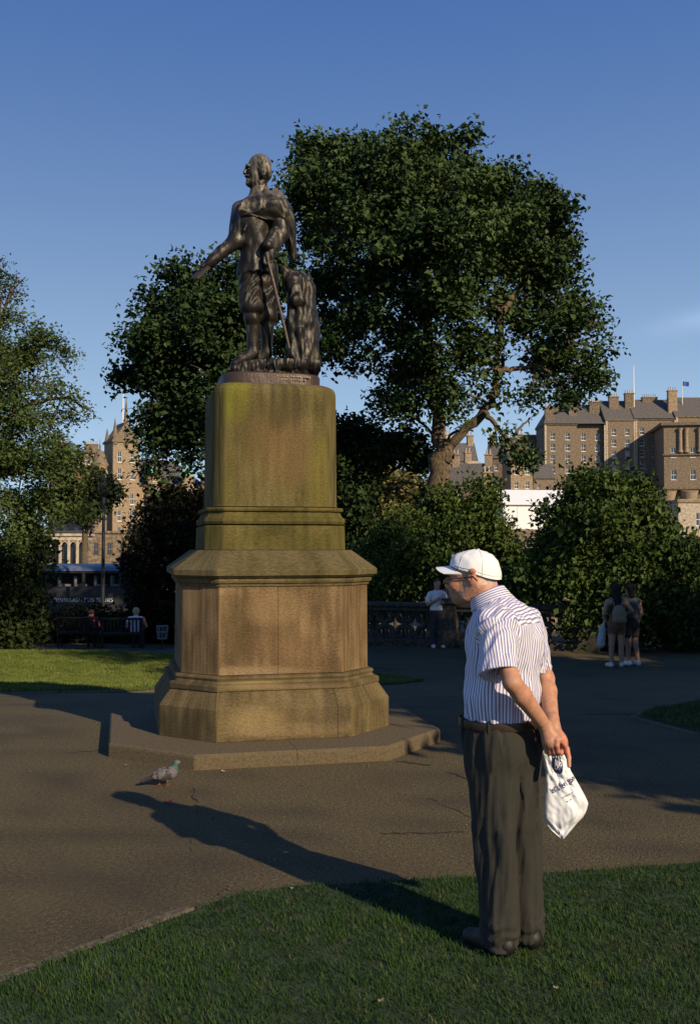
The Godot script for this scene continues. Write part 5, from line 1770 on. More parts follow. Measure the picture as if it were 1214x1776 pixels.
func letters(text: String, size: float, m: Material, parent: Node, where: Vector3, turn := Vector3.ZERO, called := "lettering", thick := 0.01, bold := false) -> MeshInstance3D:
	var tm := TextMesh.new()
	tm.text = text
	var f := SystemFont.new()
	f.font_names = PackedStringArray(["Droid Sans"])
	f.font_weight = 700 if bold else 400
	tm.font = f
	tm.font_size = 48
	tm.pixel_size = size / 34.0
	tm.depth = thick
	return part(called, tm, m, parent, where, turn)

func bus() -> void:
	var d := 43.0
	var yb := on(-12, d).y
	var o := thing("tour_bus", "dark double deck tour bus with a pale blue roof behind the hedge", "bus", Vector3(at(276, 900, d).x, yb, -d), deg_to_rad(4.0))
	# local x runs back to the left from the bus front at x = 0; near side at z = 0
	var bl := 11.0
	var top: float = at(150, 978, d).y - yb
	var paint := mat(Color(0.012, 0.014, 0.015), 0.55)
	var lines := [0.35, 1.0, 2.0, 2.95, 3.55, top - 0.32]
	var body := MB.new()
	body.slab(Vector3(-bl, 0.35, -2.5), Vector3(0, 1.1, 0), 0.06)
	body.slab(Vector3(-bl, 2.1, -2.5), Vector3(0, 3.25, 0), 0.05)
	body.slab(Vector3(-bl, 3.22, -2.5), Vector3(-0.3, 3.75, -2.42), 0.02)
	body.slab(Vector3(-bl, top - 0.42, -2.5), Vector3(0, top - 0.3, 0), 0.04)
	for i in 8:
		var x := -bl + i * (bl - 0.14) / 7.0
		body.slab(Vector3(x, 1.08, -2.48), Vector3(x + 0.12, 2.12, -0.02))
		body.slab(Vector3(x, 3.2, -0.14), Vector3(x + 0.12, top - 0.4, -0.02))
		body.slab(Vector3(x, 3.2, -2.48), Vector3(x + 0.12, top - 0.4, -2.36))
	part("body", body.mesh(), paint, o)
	var rm := MB.new()
	var g := []
	for i in 9:
		var t := i / 8.0 * PI
		g.append([Vector3(-bl, top - 0.3 + sin(t) * 0.3, -1.25 + cos(t) * 1.25), Vector3(-0.05, top - 0.3 + sin(t) * 0.3, -1.25 + cos(t) * 1.25)])
	rm.grid(g, false, Vector3.UP)
	part("roof", rm.mesh(), mat(Color(0.13, 0.155, 0.2), 0.35), o)
	var w := (bl - 0.14) / 7.0 - 0.12
	var lower := MB.new()
	lower.slab(Vector3(0, 1.1, -0.06), Vector3(w, 2.1, -0.03))
	var seat := MB.new()
	seat.slab(Vector3(0.2, 3.2, -0.9), Vector3(0.32, 3.72, -0.4), 0.04)
	seat.slab(Vector3(0.25, 3.2, -0.9), Vector3(0.75, 3.34, -0.4), 0.04)
	var seat_m := mat(Color(0.16, 0.16, 0.17), 0.7)
	for i in 7:
		var x := -bl + i * (bl - 0.14) / 7.0 + 0.12
		part("window", lower.mesh(), M.glass, o, Vector3(x, 0, 0))
		for k in 2:
			part("seat", seat.mesh(), seat_m, o, Vector3(x + 0.1 + k * 0.7, 0, 0))
	for x in [-1.9, -8.4]:
		var wm := MB.new()
		wm.lathe([Vector2(0.0, 0), Vector2(0.3, 0.0), Vector2(0.46, 0.02), Vector2(0.5, 0.06), Vector2(0.5, 0.26), Vector2(0.46, 0.3)], Transform3D(Basis(Vector3.RIGHT, -PI / 2), Vector3.ZERO), 20)
		part("wheel", wm.mesh(), mat(Color(0.012, 0.012, 0.012), 0.9), o, Vector3(x, 0.5, 0.02))
	letters("EDINBURGH BUS TOURS", 0.17, mat(Color(0.62, 0.62, 0.62), 0.7), o, Vector3(at(146, 900, d).x - at(276, 900, d).x, at(146, 1040, d).y - yb, 0.012))

# ---------------------------------------------------------------- the old man
var mo: Vector3
var mf: Vector3
var ml: Vector3

func H(f: float, h: float, l: float) -> Vector3:      # metres forward, up and to his left, from the ground between his feet
	return mo + mf * f + Vector3.UP * h + ml * l

func old_man() -> void:
	var a := deg_to_rad(24.0)
	mf = Vector3(-cos(a), 0, -sin(a))
	ml = Vector3(-sin(a), 0, cos(a))
	mo = Vector3(at(878, 1645, 4.12).x, 0.02, -4.12)
	var o := thing("person", "old man in white cap and striped shirt, standing with hands behind his back", "person", mo)
	var skin := Color(0.47, 0.235, 0.145)
	var red := Color(0.50, 0.20, 0.125)
	var white_hair := Color(0.55, 0.5, 0.46)
	# --- head and neck
	var hf := (mf * 0.995 + Vector3.DOWN * 0.09).normalized()         # where the face looks
	var hu := (Vector3.UP * 0.995 + mf * 0.09).normalized()
	var hl := ml
	var hb := Basis(hf, hu, hl)
	var hc := H(0.148, 1.512, 0.0)
	var hp := func(f: float, u: float, l: float) -> Vector3: return hc + hb * Vector3(f, u, l)
	var mb := MB.new()
	var fd := Field.new(H(0.12, 1.52, 0) - Vector3(0.2, 0.2, 0.17), H(0.12, 1.52, 0) + Vector3(0.2, 0.17, 0.17), 0.004)
	fd.ball(hp.call(-0.012, 0.014, 0.0), Vector3(0.095, 0.082, 0.073), 0.02, skin, hb)
	fd.ball(hp.call(0.035, -0.03, 0.0), Vector3(0.062, 0.085, 0.062), 0.03, skin, hb)
	fd.ball(hp.call(0.052, -0.08, 0.0), Vector3(0.042, 0.03, 0.036), 0.022, skin, hb)
	fd.ball(hp.call(0.074, -0.098, 0.0), Vector3(0.02, 0.018, 0.022), 0.02, skin, hb)
	fd.cone(hp.call(0.02, -0.085, 0.05), hp.call(-0.035, -0.04, 0.062), 0.018, 0.02, 0.03, skin)
	fd.cone(hp.call(0.02, -0.085, -0.05), hp.call(-0.035, -0.04, -0.062), 0.018, 0.02, 0.03, skin)
	fd.cone(hp.call(0.078, 0.016, 0.035), hp.call(0.078, 0.016, -0.035), 0.016, 0.016, 0.018, skin)      # brow
	fd.cone(hp.call(0.09, 0.008, 0.0), hp.call(0.110, -0.036, 0.0), 0.009, 0.014, 0.012, red)           # nose
	for s in [-1.0, 1.0]:
		fd.ball(hp.call(0.098, -0.04, s * 0.013), Vector3(0.012, 0.010, 0.009), 0.008, red, hb)
		fd.ball(hp.call(0.067, -0.032, s * 0.045), Vector3(0.022, 0.026, 0.02), 0.02, red, hb)          # cheeks
		fd.ball(hp.call(0.084, -0.006, s * 0.032), Vector3(0.016, 0.011, 0.018), 0.01, skin, hb, true)    # eye sockets
		fd.ball(hp.call(0.076, -0.007, s * 0.032), Vector3(0.012, 0.0105, 0.013), 0.004, Color(0.5, 0.42, 0.38), hb)
		fd.ball(hp.call(-0.022, -0.008, s * 0.077), Vector3(0.019, 0.034, 0.010), 0.008, red, hb)       # ears
		fd.ball(hp.call(-0.028, 0.018, s * 0.083), Vector3(0.016, 0.012, 0.010), 0.006, red, hb)
		fd.ball(hp.call(-0.014, -0.006, s * 0.09), Vector3(0.009, 0.018, 0.007), 0.004, red, hb, true)
	fd.cone(hp.call(0.09, -0.062, 0.022), hp.call(0.09, -0.062, -0.022), 0.0085, 0.0085, 0.008, Color(0.42, 0.17, 0.13))
	fd.cone(hp.call(0.087, -0.076, 0.02), hp.call(0.087, -0.076, -0.02), 0.009, 0.009, 0.008, Color(0.42, 0.17, 0.13))
	fd.ball(hp.call(0.104, -0.069, 0.0), Vector3(0.016, 0.0025, 0.024), 0.003, skin, hb, true)
	fd.cone(H(0.11, 1.465, 0.0), H(0.04, 1.36, 0.0), 0.058, 0.072, 0.035, skin)
	fd.cone(hp.call(0.01, -0.09, 0.0), H(0.09, 1.38, 0.0), 0.02, 0.03, 0.02, skin)
	fd.warp(func(p: Vector3) -> float: return 0.0008 * N.get_noise_3d(p.x * 60.0, p.y * 90.0, p.z * 60.0), 0.012)
	var skin_tint := func(p: Vector3, n: Vector3, c: Color) -> Color:
		var q: Vector3 = hb.transposed() * (p - hc)
		var t := 1.0 + 0.16 * N.get_noise_3d(p.x * 45.0, p.y * 45.0, p.z * 45.0)
		if q.x < -0.045 and q.y > -0.055 and q.y < 0.06 and p.y > 1.46:      # cropped white hair round the back
			c = c.lerp(white_hair, 0.55 * smoothstep(-0.045, -0.07, q.x) * smoothstep(-0.055, -0.03, q.y))
		if q.x > 0.02 and q.y < -0.045 and p.y > 1.42:
			c = c.lerp(Color(0.45, 0.27, 0.19), 0.15)
		return Color(c.r * t, c.g * t, c.b * t)
	fd.into(mb, skin_tint)
	# --- arms, and what the clothes hide
	stance(38.0)
	var el := H(-0.148, 1.112, 0.228)
	var er := H(-0.068, 1.074, -0.208)
	var wl := H(-0.192, 0.917, 0.035)
	var wr := H(-0.190, 0.912, -0.03)
	var ab := Field.new(mo + Vector3(-0.35, 0.0, -0.36), mo + Vector3(0.35, 1.47, 0.36), 0.0085)
	ab.cone(H(-0.032, 1.325, 0.15), el, 0.042, 0.036, 0.02, skin)
	ab.cone(H(-0.024, 1.30, -0.118), er, 0.042, 0.036, 0.02, skin)
	ab.cone(el, el.lerp(wl, 0.28), 0.035, 0.0375, 0.015, skin)
	ab.cone(el.lerp(wl, 0.28), wl, 0.0375, 0.0255, 0.015, skin)
	ab.cone(er, er.lerp(wr, 0.28), 0.035, 0.0375, 0.015, skin)
	ab.cone(er.lerp(wr, 0.28), wr, 0.0375, 0.0255, 0.015, skin)
	ab.ball(H(0.03, 1.08, 0), Vector3(0.12, 0.24, 0.13), 0.05, skin)
	ab.cone(H(-0.01, 1.31, 0.12), H(-0.01, 1.30, -0.10), 0.055, 0.06, 0.05, skin)
	ab.cone(H(0.05, 1.36, 0), H(0.01, 1.2, 0), 0.06, 0.11, 0.05, skin)
	for s in [1.0, -1.0]:
		ab.cone(H(0.02, 0.9, s * 0.05), H(0.0, 0.5, s * 0.07), 0.06, 0.035, 0.01, skin)
		ab.cone(H(0.0, 0.5, s * 0.07), H(-0.02, 0.1, s * 0.07), 0.035, 0.025, 0.01, skin)
	ab.into(mb, skin_tint)
	# --- hands: the left one holds the right wrist, the right one carries the bag
	var hd := Field.new(H(-0.205, 0.85, 0) - Vector3(0.13, 0.12, 0.12), H(-0.205, 0.85, 0) + Vector3(0.13, 0.12, 0.12), 0.003)
	# left hand
	var lk := H(-0.215, 0.845, 0.04)
	hd.cone(H(-0.189, 0.93, 0.05), wl, 0.0265, 0.0265, 0.012, skin)
	hd.ball(wl.lerp(lk, 0.55), Vector3(0.030, 0.047, 0.019), 0.018, skin, Basis(mf, Vector3.UP, ml))
	hd.cone(wl, wl.lerp(lk, 0.7), 0.025, 0.026, 0.015, skin)
	for k in 4:
		var kb := lk + mf * (0.024 - 0.0165 * k) + Vector3.UP * (0.004 * absf(k - 1.2))
		var m1 := kb + Vector3.DOWN * (0.030 - 0.002 * k) + ml * -0.010
		var m2 := m1 + Vector3.DOWN * 0.012 + ml * -0.022 + mf * -0.002
		hd.cone(kb + Vector3.UP * 0.02, kb, 0.011, 0.0105, 0.006, skin)
		hd.cone(kb, m1, 0.0105, 0.0092, 0.004, red)
		hd.cone(m1, m2, 0.0092, 0.0078, 0.003, red)
	hd.cone(wl.lerp(lk, 0.25) + mf * -0.02, wl.lerp(lk, 0.6) + mf * -0.044 + ml * -0.012, 0.0125, 0.0105, 0.01, skin)
	hd.cone(wl.lerp(lk, 0.6) + mf * -0.044 + ml * -0.012, wl.lerp(lk, 0.95) + mf * -0.046 + ml * -0.032, 0.0105, 0.008, 0.004, red)
	# right hand: fist with the forefinger laid down over the bag
	var rk := H(-0.234, 0.835, -0.015)
	hd.cone(H(-0.178, 0.94, -0.05), wr, 0.0265, 0.0265, 0.012, skin)
	hd.cone(wr, wr.lerp(rk, 0.8), 0.025, 0.028, 0.015, skin)
	hd.ball(wr.lerp(rk, 0.72), Vector3(0.034, 0.042, 0.022), 0.015, red, Basis(mf, Vector3.UP, ml))
	for k in 3:
		var kb := rk + mf * (0.028 - 0.019 * k) + Vector3.UP * (0.003 * k) + ml * 0.008
		var m1 := kb + Vector3.DOWN * 0.024 + ml * 0.012
		var m2 := m1 + Vector3.UP * 0.004 + ml * 0.004 + mf * 0.021
		hd.cone(kb + Vector3.UP * 0.015, kb, 0.012, 0.0112, 0.006, red)
		hd.cone(kb, m1, 0.0112, 0.0098, 0.003, red)
		hd.cone(m1, m2, 0.0098, 0.0085, 0.003, red)
	var f0 := rk + mf * -0.028 + ml * 0.012
	var f1 := f0 + Vector3.DOWN * 0.032 + mf * -0.012 + ml * 0.008
	var f2 := f1 + Vector3.DOWN * 0.03 + mf * -0.004 + ml * 0.006
	hd.cone(wr.lerp(rk, 0.7) + mf * -0.012, f0, 0.0135, 0.0112, 0.008, red)
	hd.cone(f0, f1, 0.0112, 0.0095, 0.003, red)
	hd.cone(f1, f2, 0.0095, 0.008, 0.003, Color(0.52, 0.27, 0.17))
	var t0 := wr.lerp(rk, 0.45) + mf * 0.022 + ml * 0.01
	hd.cone(t0, t0 + Vector3.DOWN * 0.034 + mf * 0.014 + ml * 0.012, 0.0125, 0.0108, 0.008, red)
	hd.cone(t0 + Vector3.DOWN * 0.034 + mf * 0.014 + ml * 0.012, t0 + Vector3.DOWN * 0.062 + mf * 0.006 + ml * 0.02, 0.0108, 0.0085, 0.004, red)
	hd.into(mb, skin_tint)
	part("body", mb.mesh(), M.skin, o).position = -mo
	man_shirt(o)
	man_trousers(o)
	# --- cap, worn a little tipped back
	hb = Basis(hl, -0.17) * hb
	hp = func(f: float, u: float, l: float) -> Vector3: return hc + hb * Vector3(f, u, l)
	var cap_m := mat(Color(0.84, 0.84, 0.82), 0.85)
	var cap := MB.new()
	var g := []
	for i in 13:
		var t := i / 12.0
		var row := []
		for j in 40:
			var ang := TAU * j / 40.0
			var ph := t * 1.62
			var cx := -0.016 + cos(ang) * 0.107 * sin(ph)
			var cz := sin(ang) * 0.083 * sin(ph)
			var cy := 0.024 + 0.084 * cos(ph) + (0.014 * smoothstep(0.2, 1.0, cos(ang)) * smoothstep(0.3, 0.8, t)) - 0.026 * smoothstep(-0.3, 1.0, -cos(ang)) * smoothstep(0.4, 1.0, t)
			if cos(ang) > 0.0:
				cx += 0.006 * sin(ph * 1.4) * cos(ang)
			var seam := 0.0012 * pow(absf(sin(ang * 3.0)), 0.4) * smoothstep(0.0, 0.3, t)
			var puff := 0.003 * N.get_noise_3d(cx * 26.0, cy * 26.0, cz * 26.0) + 0.0012 * N.get_noise_3d(cx * 80.0, cy * 80.0, cz * 80.0)
			var p := Vector3(cx, cy, cz)
			row.append(hp.call(p.x, p.y, p.z) + hb * (p - Vector3(-0.016, 0.0, 0)).normalized() * (seam + puff))
		g.append(row)
	cap.grid(g, true, Vector3.ZERO, hp.call(-0.016, -0.03, 0))
	var inner := []
	for i in [12, 11]:
		var row := []
		for p in g[i]:
			row.append(p.lerp(hp.call(-0.016, 0.02, 0), 0.03))
		inner.append(row)
	cap.grid([g[12], inner[0], inner[1]], true, Vector3.DOWN)
	var cnode := part("cap", cap.mesh(), cap_m, o)
	cnode.position = -mo
	cnode.set_meta("label", "white baseball cap")
	var brim := MB.new()
	for sgn in [1.0, -1.0]:
		var bg := []
		for i in 7:
			var t := i / 6.0
			var row := []
			for j in 21:
				var ang := lerpf(-1.25, 1.25, j / 20.0)
				var r0 := Vector2(-0.016 + cos(ang) * 0.109, sin(ang) * 0.082)
				var r1 := Vector2(0.092 + 0.066 * cos(ang * 1.15), sin(ang) * 0.074)
				var q := r0.lerp(r1, t)
				var yy: float = 0.032 - 0.012 * t - 4.2 * q.y * q.y + sgn * 0.0016 * (1.0 - 0.5 * t)
				row.append(hp.call(q.x, yy, q.y))
			bg.append(row)
		brim.grid(bg, false, hb.y * sgn)
	part("brim", brim.mesh(), cap_m, cnode)
	var seams := MB.new()
	for k in 6:
		var pts := []
		var rr := []
		var j := int(round(k * 40.0 / 6.0)) % 40
		for i in range(1, 13):
			pts.append(g[i][j] + (g[i][j] - hp.call(-0.016, 0.0, 0)).normalized() * 0.0004)
			rr.append(0.0011)
		seams.tube(pts, rr, 5, false)
	var hem := []
	var hr := []
	for j in 41:
		hem.append(g[11][j % 40] + (g[11][j % 40] - hp.call(-0.016, 0.0, 0)).normalized() * 0.0005)
		hr.append(0.0012)
	seams.tube(hem, hr, 5, false)
	part("seams", seams.mesh(), mat(Color(0.62, 0.62, 0.61), 0.9), cnode)
	var btn := MB.new()
	btn.lathe([Vector2(0.0075, 0.0), Vector2(0.007, 0.003), Vector2(0.004, 0.0055), Vector2(0.0, 0.006)], Transform3D(Basis(hf, hu, hf.cross(hu)), hp.call(-0.018, 0.1075, 0)), 10)
	part("button", btn.mesh(), cap_m, cnode)
	var emb := MB.new()         # the small grey motif on the front panel
	for q in [[0.079, 0.078, 0.036, 0.013], [0.086, 0.073, 0.028, 0.009], [0.078, 0.071, 0.041, 0.008]]:
		emb.box(Transform3D(hb * Basis.from_euler(Vector3(-0.75, 0.0, -0.85)), hp.call(q[0], q[1], q[2])), Vector3(q[3], 0.006, 0.008), 0.002)
	part("motif", emb.mesh(), mat(Color(0.2, 0.2, 0.24), 0.8), cnode)
	# --- glasses
	hb = Basis(hl, 0.17) * hb
	hp = func(f: float, u: float, l: float) -> Vector3: return hc + hb * Vector3(f, u, l)
	var gm := mat(Color(0.05, 0.035, 0.025), 0.35, 0.3)
	var gl := MB.new()
	for s in [-1.0, 1.0]:
		var pts := []
		var rr := []
		for k in 17:
			var t := TAU * k / 16.0
			pts.append(hp.call(0.098 - 0.01 * absf(sin(t)) * 0.2, -0.011 + sin(t) * 0.019, s * 0.033 + cos(t) * 0.026))
			rr.append(0.0023)
		gl.tube(pts, rr, 6, false)
		gl.tube([hp.call(0.096, -0.008, s * 0.057), hp.call(0.085, -0.009, s * 0.070), hp.call(0.0, -0.006, s * 0.081), hp.call(-0.03, -0.004, s * 0.087), hp.call(-0.046, -0.024, s * 0.08)], [0.0028, 0.003, 0.003, 0.003, 0.002], 6)
	gl.tube([hp.call(0.1, -0.006, 0.010), hp.call(0.106, -0.003, 0.0), hp.call(0.1, -0.006, -0.010)], [0.0016, 0.0016, 0.0016], 6)
	var gn := part("glasses", gl.mesh(), gm, o)
	gn.position = -mo
	var lens_m := mat(Color(0.6, 0.62, 0.6, 0.18), 0.05)
	lens_m.albedo_color.a = 0.18
	lens_m.transparency = BaseMaterial3D.TRANSPARENCY_ALPHA
	for s in [-1.0, 1.0]:
		var lm := MB.new()
		for sg in [1.0, -1.0]:
			var ctr: Vector3 = hp.call(0.0985 + 0.0004 * sg, -0.011, s * 0.033)
			for k in 16:
				var t := TAU * k / 16.0
				var u := TAU * (k + 1) / 16.0
				lm.tri(ctr, hp.call(0.098 + 0.0004 * sg, -0.011 + sin(t) * 0.0185, s * 0.033 + cos(t) * 0.0255), hp.call(0.098 + 0.0004 * sg, -0.011 + sin(u) * 0.0185, s * 0.033 + cos(u) * 0.0255), hb.x * sg)
		part("lens", lm.mesh(), lens_m, gn)
	# --- shoes
	stance(58.0)
	for s in [[0.072, -0.03, 1.0], [-0.064, -0.035, -1.0]]:
		var sf := Field.new(H(s[1], 0, s[0]) + Vector3(-0.26, -0.03, -0.2), H(s[1], 0, s[0]) + Vector3(0.2, 0.15, 0.2), 0.006)
		var c := Color(0.012, 0.010, 0.009)
		var tw: float = s[2] * 0.03
		sf.cone(H(s[1] - 0.035, 0.045, s[0]), H(s[1] + 0.06, 0.042, s[0] + tw * 0.5), 0.042, 0.046, 0.02, c)
		sf.cone(H(s[1] + 0.06, 0.036, s[0] + tw * 0.5), H(s[1] + 0.15, 0.026, s[0] + tw), 0.045, 0.034, 0.02, c)
		sf.cone(H(s[1] - 0.03, 0.05, s[0]), H(s[1] - 0.02, 0.11, s[0]), 0.036, 0.036, 0.02, c)
		sf.cut(H(0, -0.012, 0), Vector3.DOWN)
		var sm := MB.new()
		sf.into(sm)
		part("shoe", sm.mesh(), mat(Color(0.005, 0.004, 0.0035), 0.6), o).position = -mo
	stance(38.0)

func stripes() -> StandardMaterial3D:
	var im := Image.create_empty(256, 8, false, Image.FORMAT_RGB8)
	for x in 256:
		var t := fmod(x / 64.0, 1.0)
		var k := int(x / 64.0)
		var w := smoothstep(0.23, 0.17, absf(t - 0.5))
		var c := Color(0.72, 0.71, 0.76).lerp(Color(0.17, 0.17, 0.40) if k % 2 == 0 else Color(0.22, 0.185, 0.38), w)
		c = c.lerp(Color(0.70, 0.69, 0.74), 0.0)
		for y in 8:
			im.set_pixel(x, y, c.linear_to_srgb())
	var m := mat(Color.WHITE, 0.88)
	m.albedo_texture = ImageTexture.create_from_image(im)
	m.rim_enabled = true
	m.rim = 0.2
	return m

func man_shirt(o: Node3D) -> void:
	var f := Field.new(mo + Vector3(-0.36, 0.86, -0.38), mo + Vector3(0.34, 1.50, 0.40), 0.0075)
	var fb := Basis(mf, Vector3.UP, ml)
	var tors := Color(1, 0, 0)
	var sl := Color(0, 1, 0)
	var sr := Color(0, 0, 1)
	# trunk
	f.ball(H(0.018, 1.06, 0.0), Vector3(0.134, 0.24, 0.158), 0.05, tors, fb)
	f.ball(H(0.034, 1.215, 0.0), Vector3(0.132, 0.21, 0.172), 0.06, tors, fb)
	f.cone(H(-0.018, 1.315, 0.12), H(-0.010, 1.29, -0.09), 0.08, 0.072, 0.06, tors)
	f.ball(H(-0.035, 1.25, 0.0), Vector3(0.096, 0.13, 0.145), 0.06, tors, fb)
	f.cone(H(0.03, 1.36, 0.0), H(0.08, 1.405, 0.0), 0.08, 0.068, 0.05, tors)
	f.cone(H(0.032, 1.01, 0.05), H(0.03, 0.95, 0.04), 0.122, 0.122, 0.04, tors)
	f.cone(H(0.032, 1.01, -0.05), H(0.025, 0.95, -0.04), 0.122, 0.118, 0.04, tors)
	# sleeves
	var s0 := H(-0.03, 1.318, 0.15)
	var s1 := H(-0.098, 1.142, 0.220)
	f.cone(s0, s1, 0.074, 0.066, 0.035, sl)
	f.cone(s1 - (s1 - s0).normalized() * 0.08 + mf * 0.02, s1 + mf * 0.03, 0.062, 0.064, 0.03, sl)
	var r0 := H(-0.024, 1.295, -0.118)
	var r1 := H(-0.034, 1.108, -0.196)
	f.cone(r0, r1, 0.070, 0.064, 0.035, sr)
	# folds: drapes from the shoulder and a gathered waist
	f.warp(func(p: Vector3) -> float:
		var q := p - mo
		var hgt := q.y
		var side := q.dot(ml)
		var fw := q.dot(mf)
		var w := 0.010 * N.get_noise_3d(fw * 9.0 + hgt * 3.0, hgt * 5.0, side * 9.0)
		w += 0.0045 * N.get_noise_3d(fw * 26.0, hgt * 12.0 + fw * 10.0, side * 26.0)
		var diag := sin((hgt * 0.75 + fw * 1.0) * 95.0 + 4.0 * N.get_noise_3d(fw * 8.0, hgt * 8.0, side * 8.0))
		w += 0.0075 * diag * smoothstep(0.11, 0.03, absf(hgt - 1.30 + fw * 0.4)) * smoothstep(0.06, 0.15, side) * smoothstep(0.12, 0.02, absf(fw + 0.045))
		w += 0.006 * sin(atan2(side, fw) * 17.0 + 2.5 * N.get_noise_2d(fw * 9.0, side * 9.0)) * smoothstep(1.07, 0.95, hgt) * smoothstep(0.22, 0.16, absf(side))
		return w, 0.03)
	# open sleeve ends
	f.cut(H(0, 0.926, 0), Vector3(0, -1, 0))
	f.ball(H(0.10, 1.45, 0), Vector3(0.062, 0.05, 0.056), 0.01, tors, fb, true)
	# second sleeve is cut by carving what lies beyond its hem
	var axr := (r1 - r0).normalized()
	var axl := (s1 - s0).normalized()
	for z in f.nz:
		for y in f.ny:
			for x in f.nx:
				var i := (z * f.ny + y) * f.nx + x
				if f.d[i] < 0.05:
					var p := Vector3(f.o.x + x * f.h, f.o.y + y * f.h, f.o.z + z * f.h)
					var sd := (p - mo).dot(ml)
					# each hem only cuts its own sleeve, not the trunk
					if sd < -0.13 and (p - r1 - axr * (p - r1).dot(axr)).length() < 0.105:
						f.d[i] = maxf(f.d[i], minf((p - r1).dot(axr), f.d[i] + 0.02 if sd > -0.16 else 9.0))
						if sd < -0.165 and (p - r1).dot(axr) > -0.05:
							f.d[i] = maxf(f.d[i], 0.056 - (p - r1 - axr * (p - r1).dot(axr)).length())
					elif sd > 0.13 and (p - s1 - axl * (p - s1).dot(axl)).length() < 0.105:
						f.d[i] = maxf(f.d[i], minf((p - s1).dot(axl), f.d[i] + 0.02 if sd < 0.16 else 9.0))
						if sd > 0.165 and (p - s1).dot(axl) > -0.05:
							f.d[i] = maxf(f.d[i], 0.056 - (p - s1 - axl * (p - s1).dot(axl)).length())
	f.net()
	var mb := MB.new()
	var wid := 0.0135 * 4.0
	for t in range(0, f.T.size(), 3):
		var ids := [f.T[t], f.T[t + 1], f.T[t + 2]]
		var c := (f.V[ids[0]] + f.V[ids[1]] + f.V[ids[2]]) / 3.0
		var q := c - mo
		var side := q.dot(ml)
		var fw := q.dot(mf)
		var reg := 0
		var e: Array = [s0, s1] if side > 0.0 else [r0, r1]
		var axis: Vector3 = (e[1] - e[0]).normalized()
		var al: float = (c - e[0]).dot(axis)
		var rad: float = (c - e[0] - axis * al).length()
		var sw := absf(side) - 0.155 - 0.05 * (1.36 - q.y) * 2.0 + (0.02 if q.y > 1.3 else 0.0)
		var trunk_off := absf(sqrt(pow((fw - 0.005) / 0.14, 2.0) + pow(side / 0.175, 2.0)) - 1.0) * 0.15
		if al > 0.0 and q.y < 1.36 and rad < 0.12 and (absf(rad - 0.076) < trunk_off or sw > 0.03):
			reg = 1
		elif q.y - fw * 0.35 > 1.362:
			reg = 2
		for id in ids:
			var p: Vector3 = f.V[id]
			var w := p - mo
			var u := 0.0
			if reg == 1:
				var b1 := axis.cross(mf).normalized()
				var b2 := axis.cross(b1)
				var r: Vector3 = p - e[0]
				var ang := atan2(r.dot(b1), -r.dot(b2))
				u = ang * 0.082
			elif reg == 2:
				u = w.dot(mf) * 1.0 + w.y * 0.35
			else:
				var cx := lerpf(0.034, -0.01, smoothstep(1.05, 1.3, w.y))
				u = atan2(w.dot(ml), -(w.dot(mf) - cx)) * 0.158
			mb.v.append(p)
			mb.n.append(f.G[id])
			mb.c.append(Color.WHITE)
			mb.uv.append(Vector2(u / wid, 0.5))
			mb.idx.append(mb.v.size() - 1)
		# mend the seam where the angle wraps
		var k := mb.v.size() - 3
		var per := (TAU * (0.082 if reg == 1 else 0.158)) / wid
		if reg != 2:
			for j in [1, 2]:
				if mb.uv[k + j].x - mb.uv[k].x > per * 0.5:
					mb.uv[k + j] = Vector2(mb.uv[k + j].x - per, 0.5)
				elif mb.uv[k + j].x - mb.uv[k].x < -per * 0.5:
					mb.uv[k + j] = Vector2(mb.uv[k + j].x + per, 0.5)
	var m := stripes()
	var sh := part("shirt", mb.mesh(), m, o)
	sh.position = -mo
	sh.set_meta("label", "short sleeved white shirt with blue violet stripes")
	# collar: a folded band round the neck
	var col := MB.new()
	for lay in [[0.0, 1.0], [0.006, 1.0]]:
		var g := []
		for i in 5:
			var t := i / 4.0
			var row := []
			for j in 33:
				var ang := lerpf(-2.2, 2.2, j / 32.0)        # open at the throat
				var back := 0.5 + 0.5 * cos(ang)
				var r: float = lerpf(0.066, 0.084, t) + lay[0]
				var c := mo + Vector3(-0.058 - 0.022 * (1.0 - t), 0, -0.033)
				var dirv := -mf * cos(ang) * 1.04 + ml * sin(ang) * 0.98
				var yy: float = lerpf(1.474, 1.428, t) - 0.08 * (1.0 - back) - 0.02 * smoothstep(2.1, 2.75, absf(ang)) * t
				row.append(Vector3(c.x, mo.y + yy, c.z) + dirv * r)
			g.append(row)
		var tex := func(i: int, j: int) -> Vector2: return Vector2(i * 0.019 / wid + 0.1, 0.5)
		col.grid(g, false, Vector3.ZERO, mo + Vector3(-0.065, 1.42, -0.033), tex)
	part("collar", col.mesh(), m, sh)

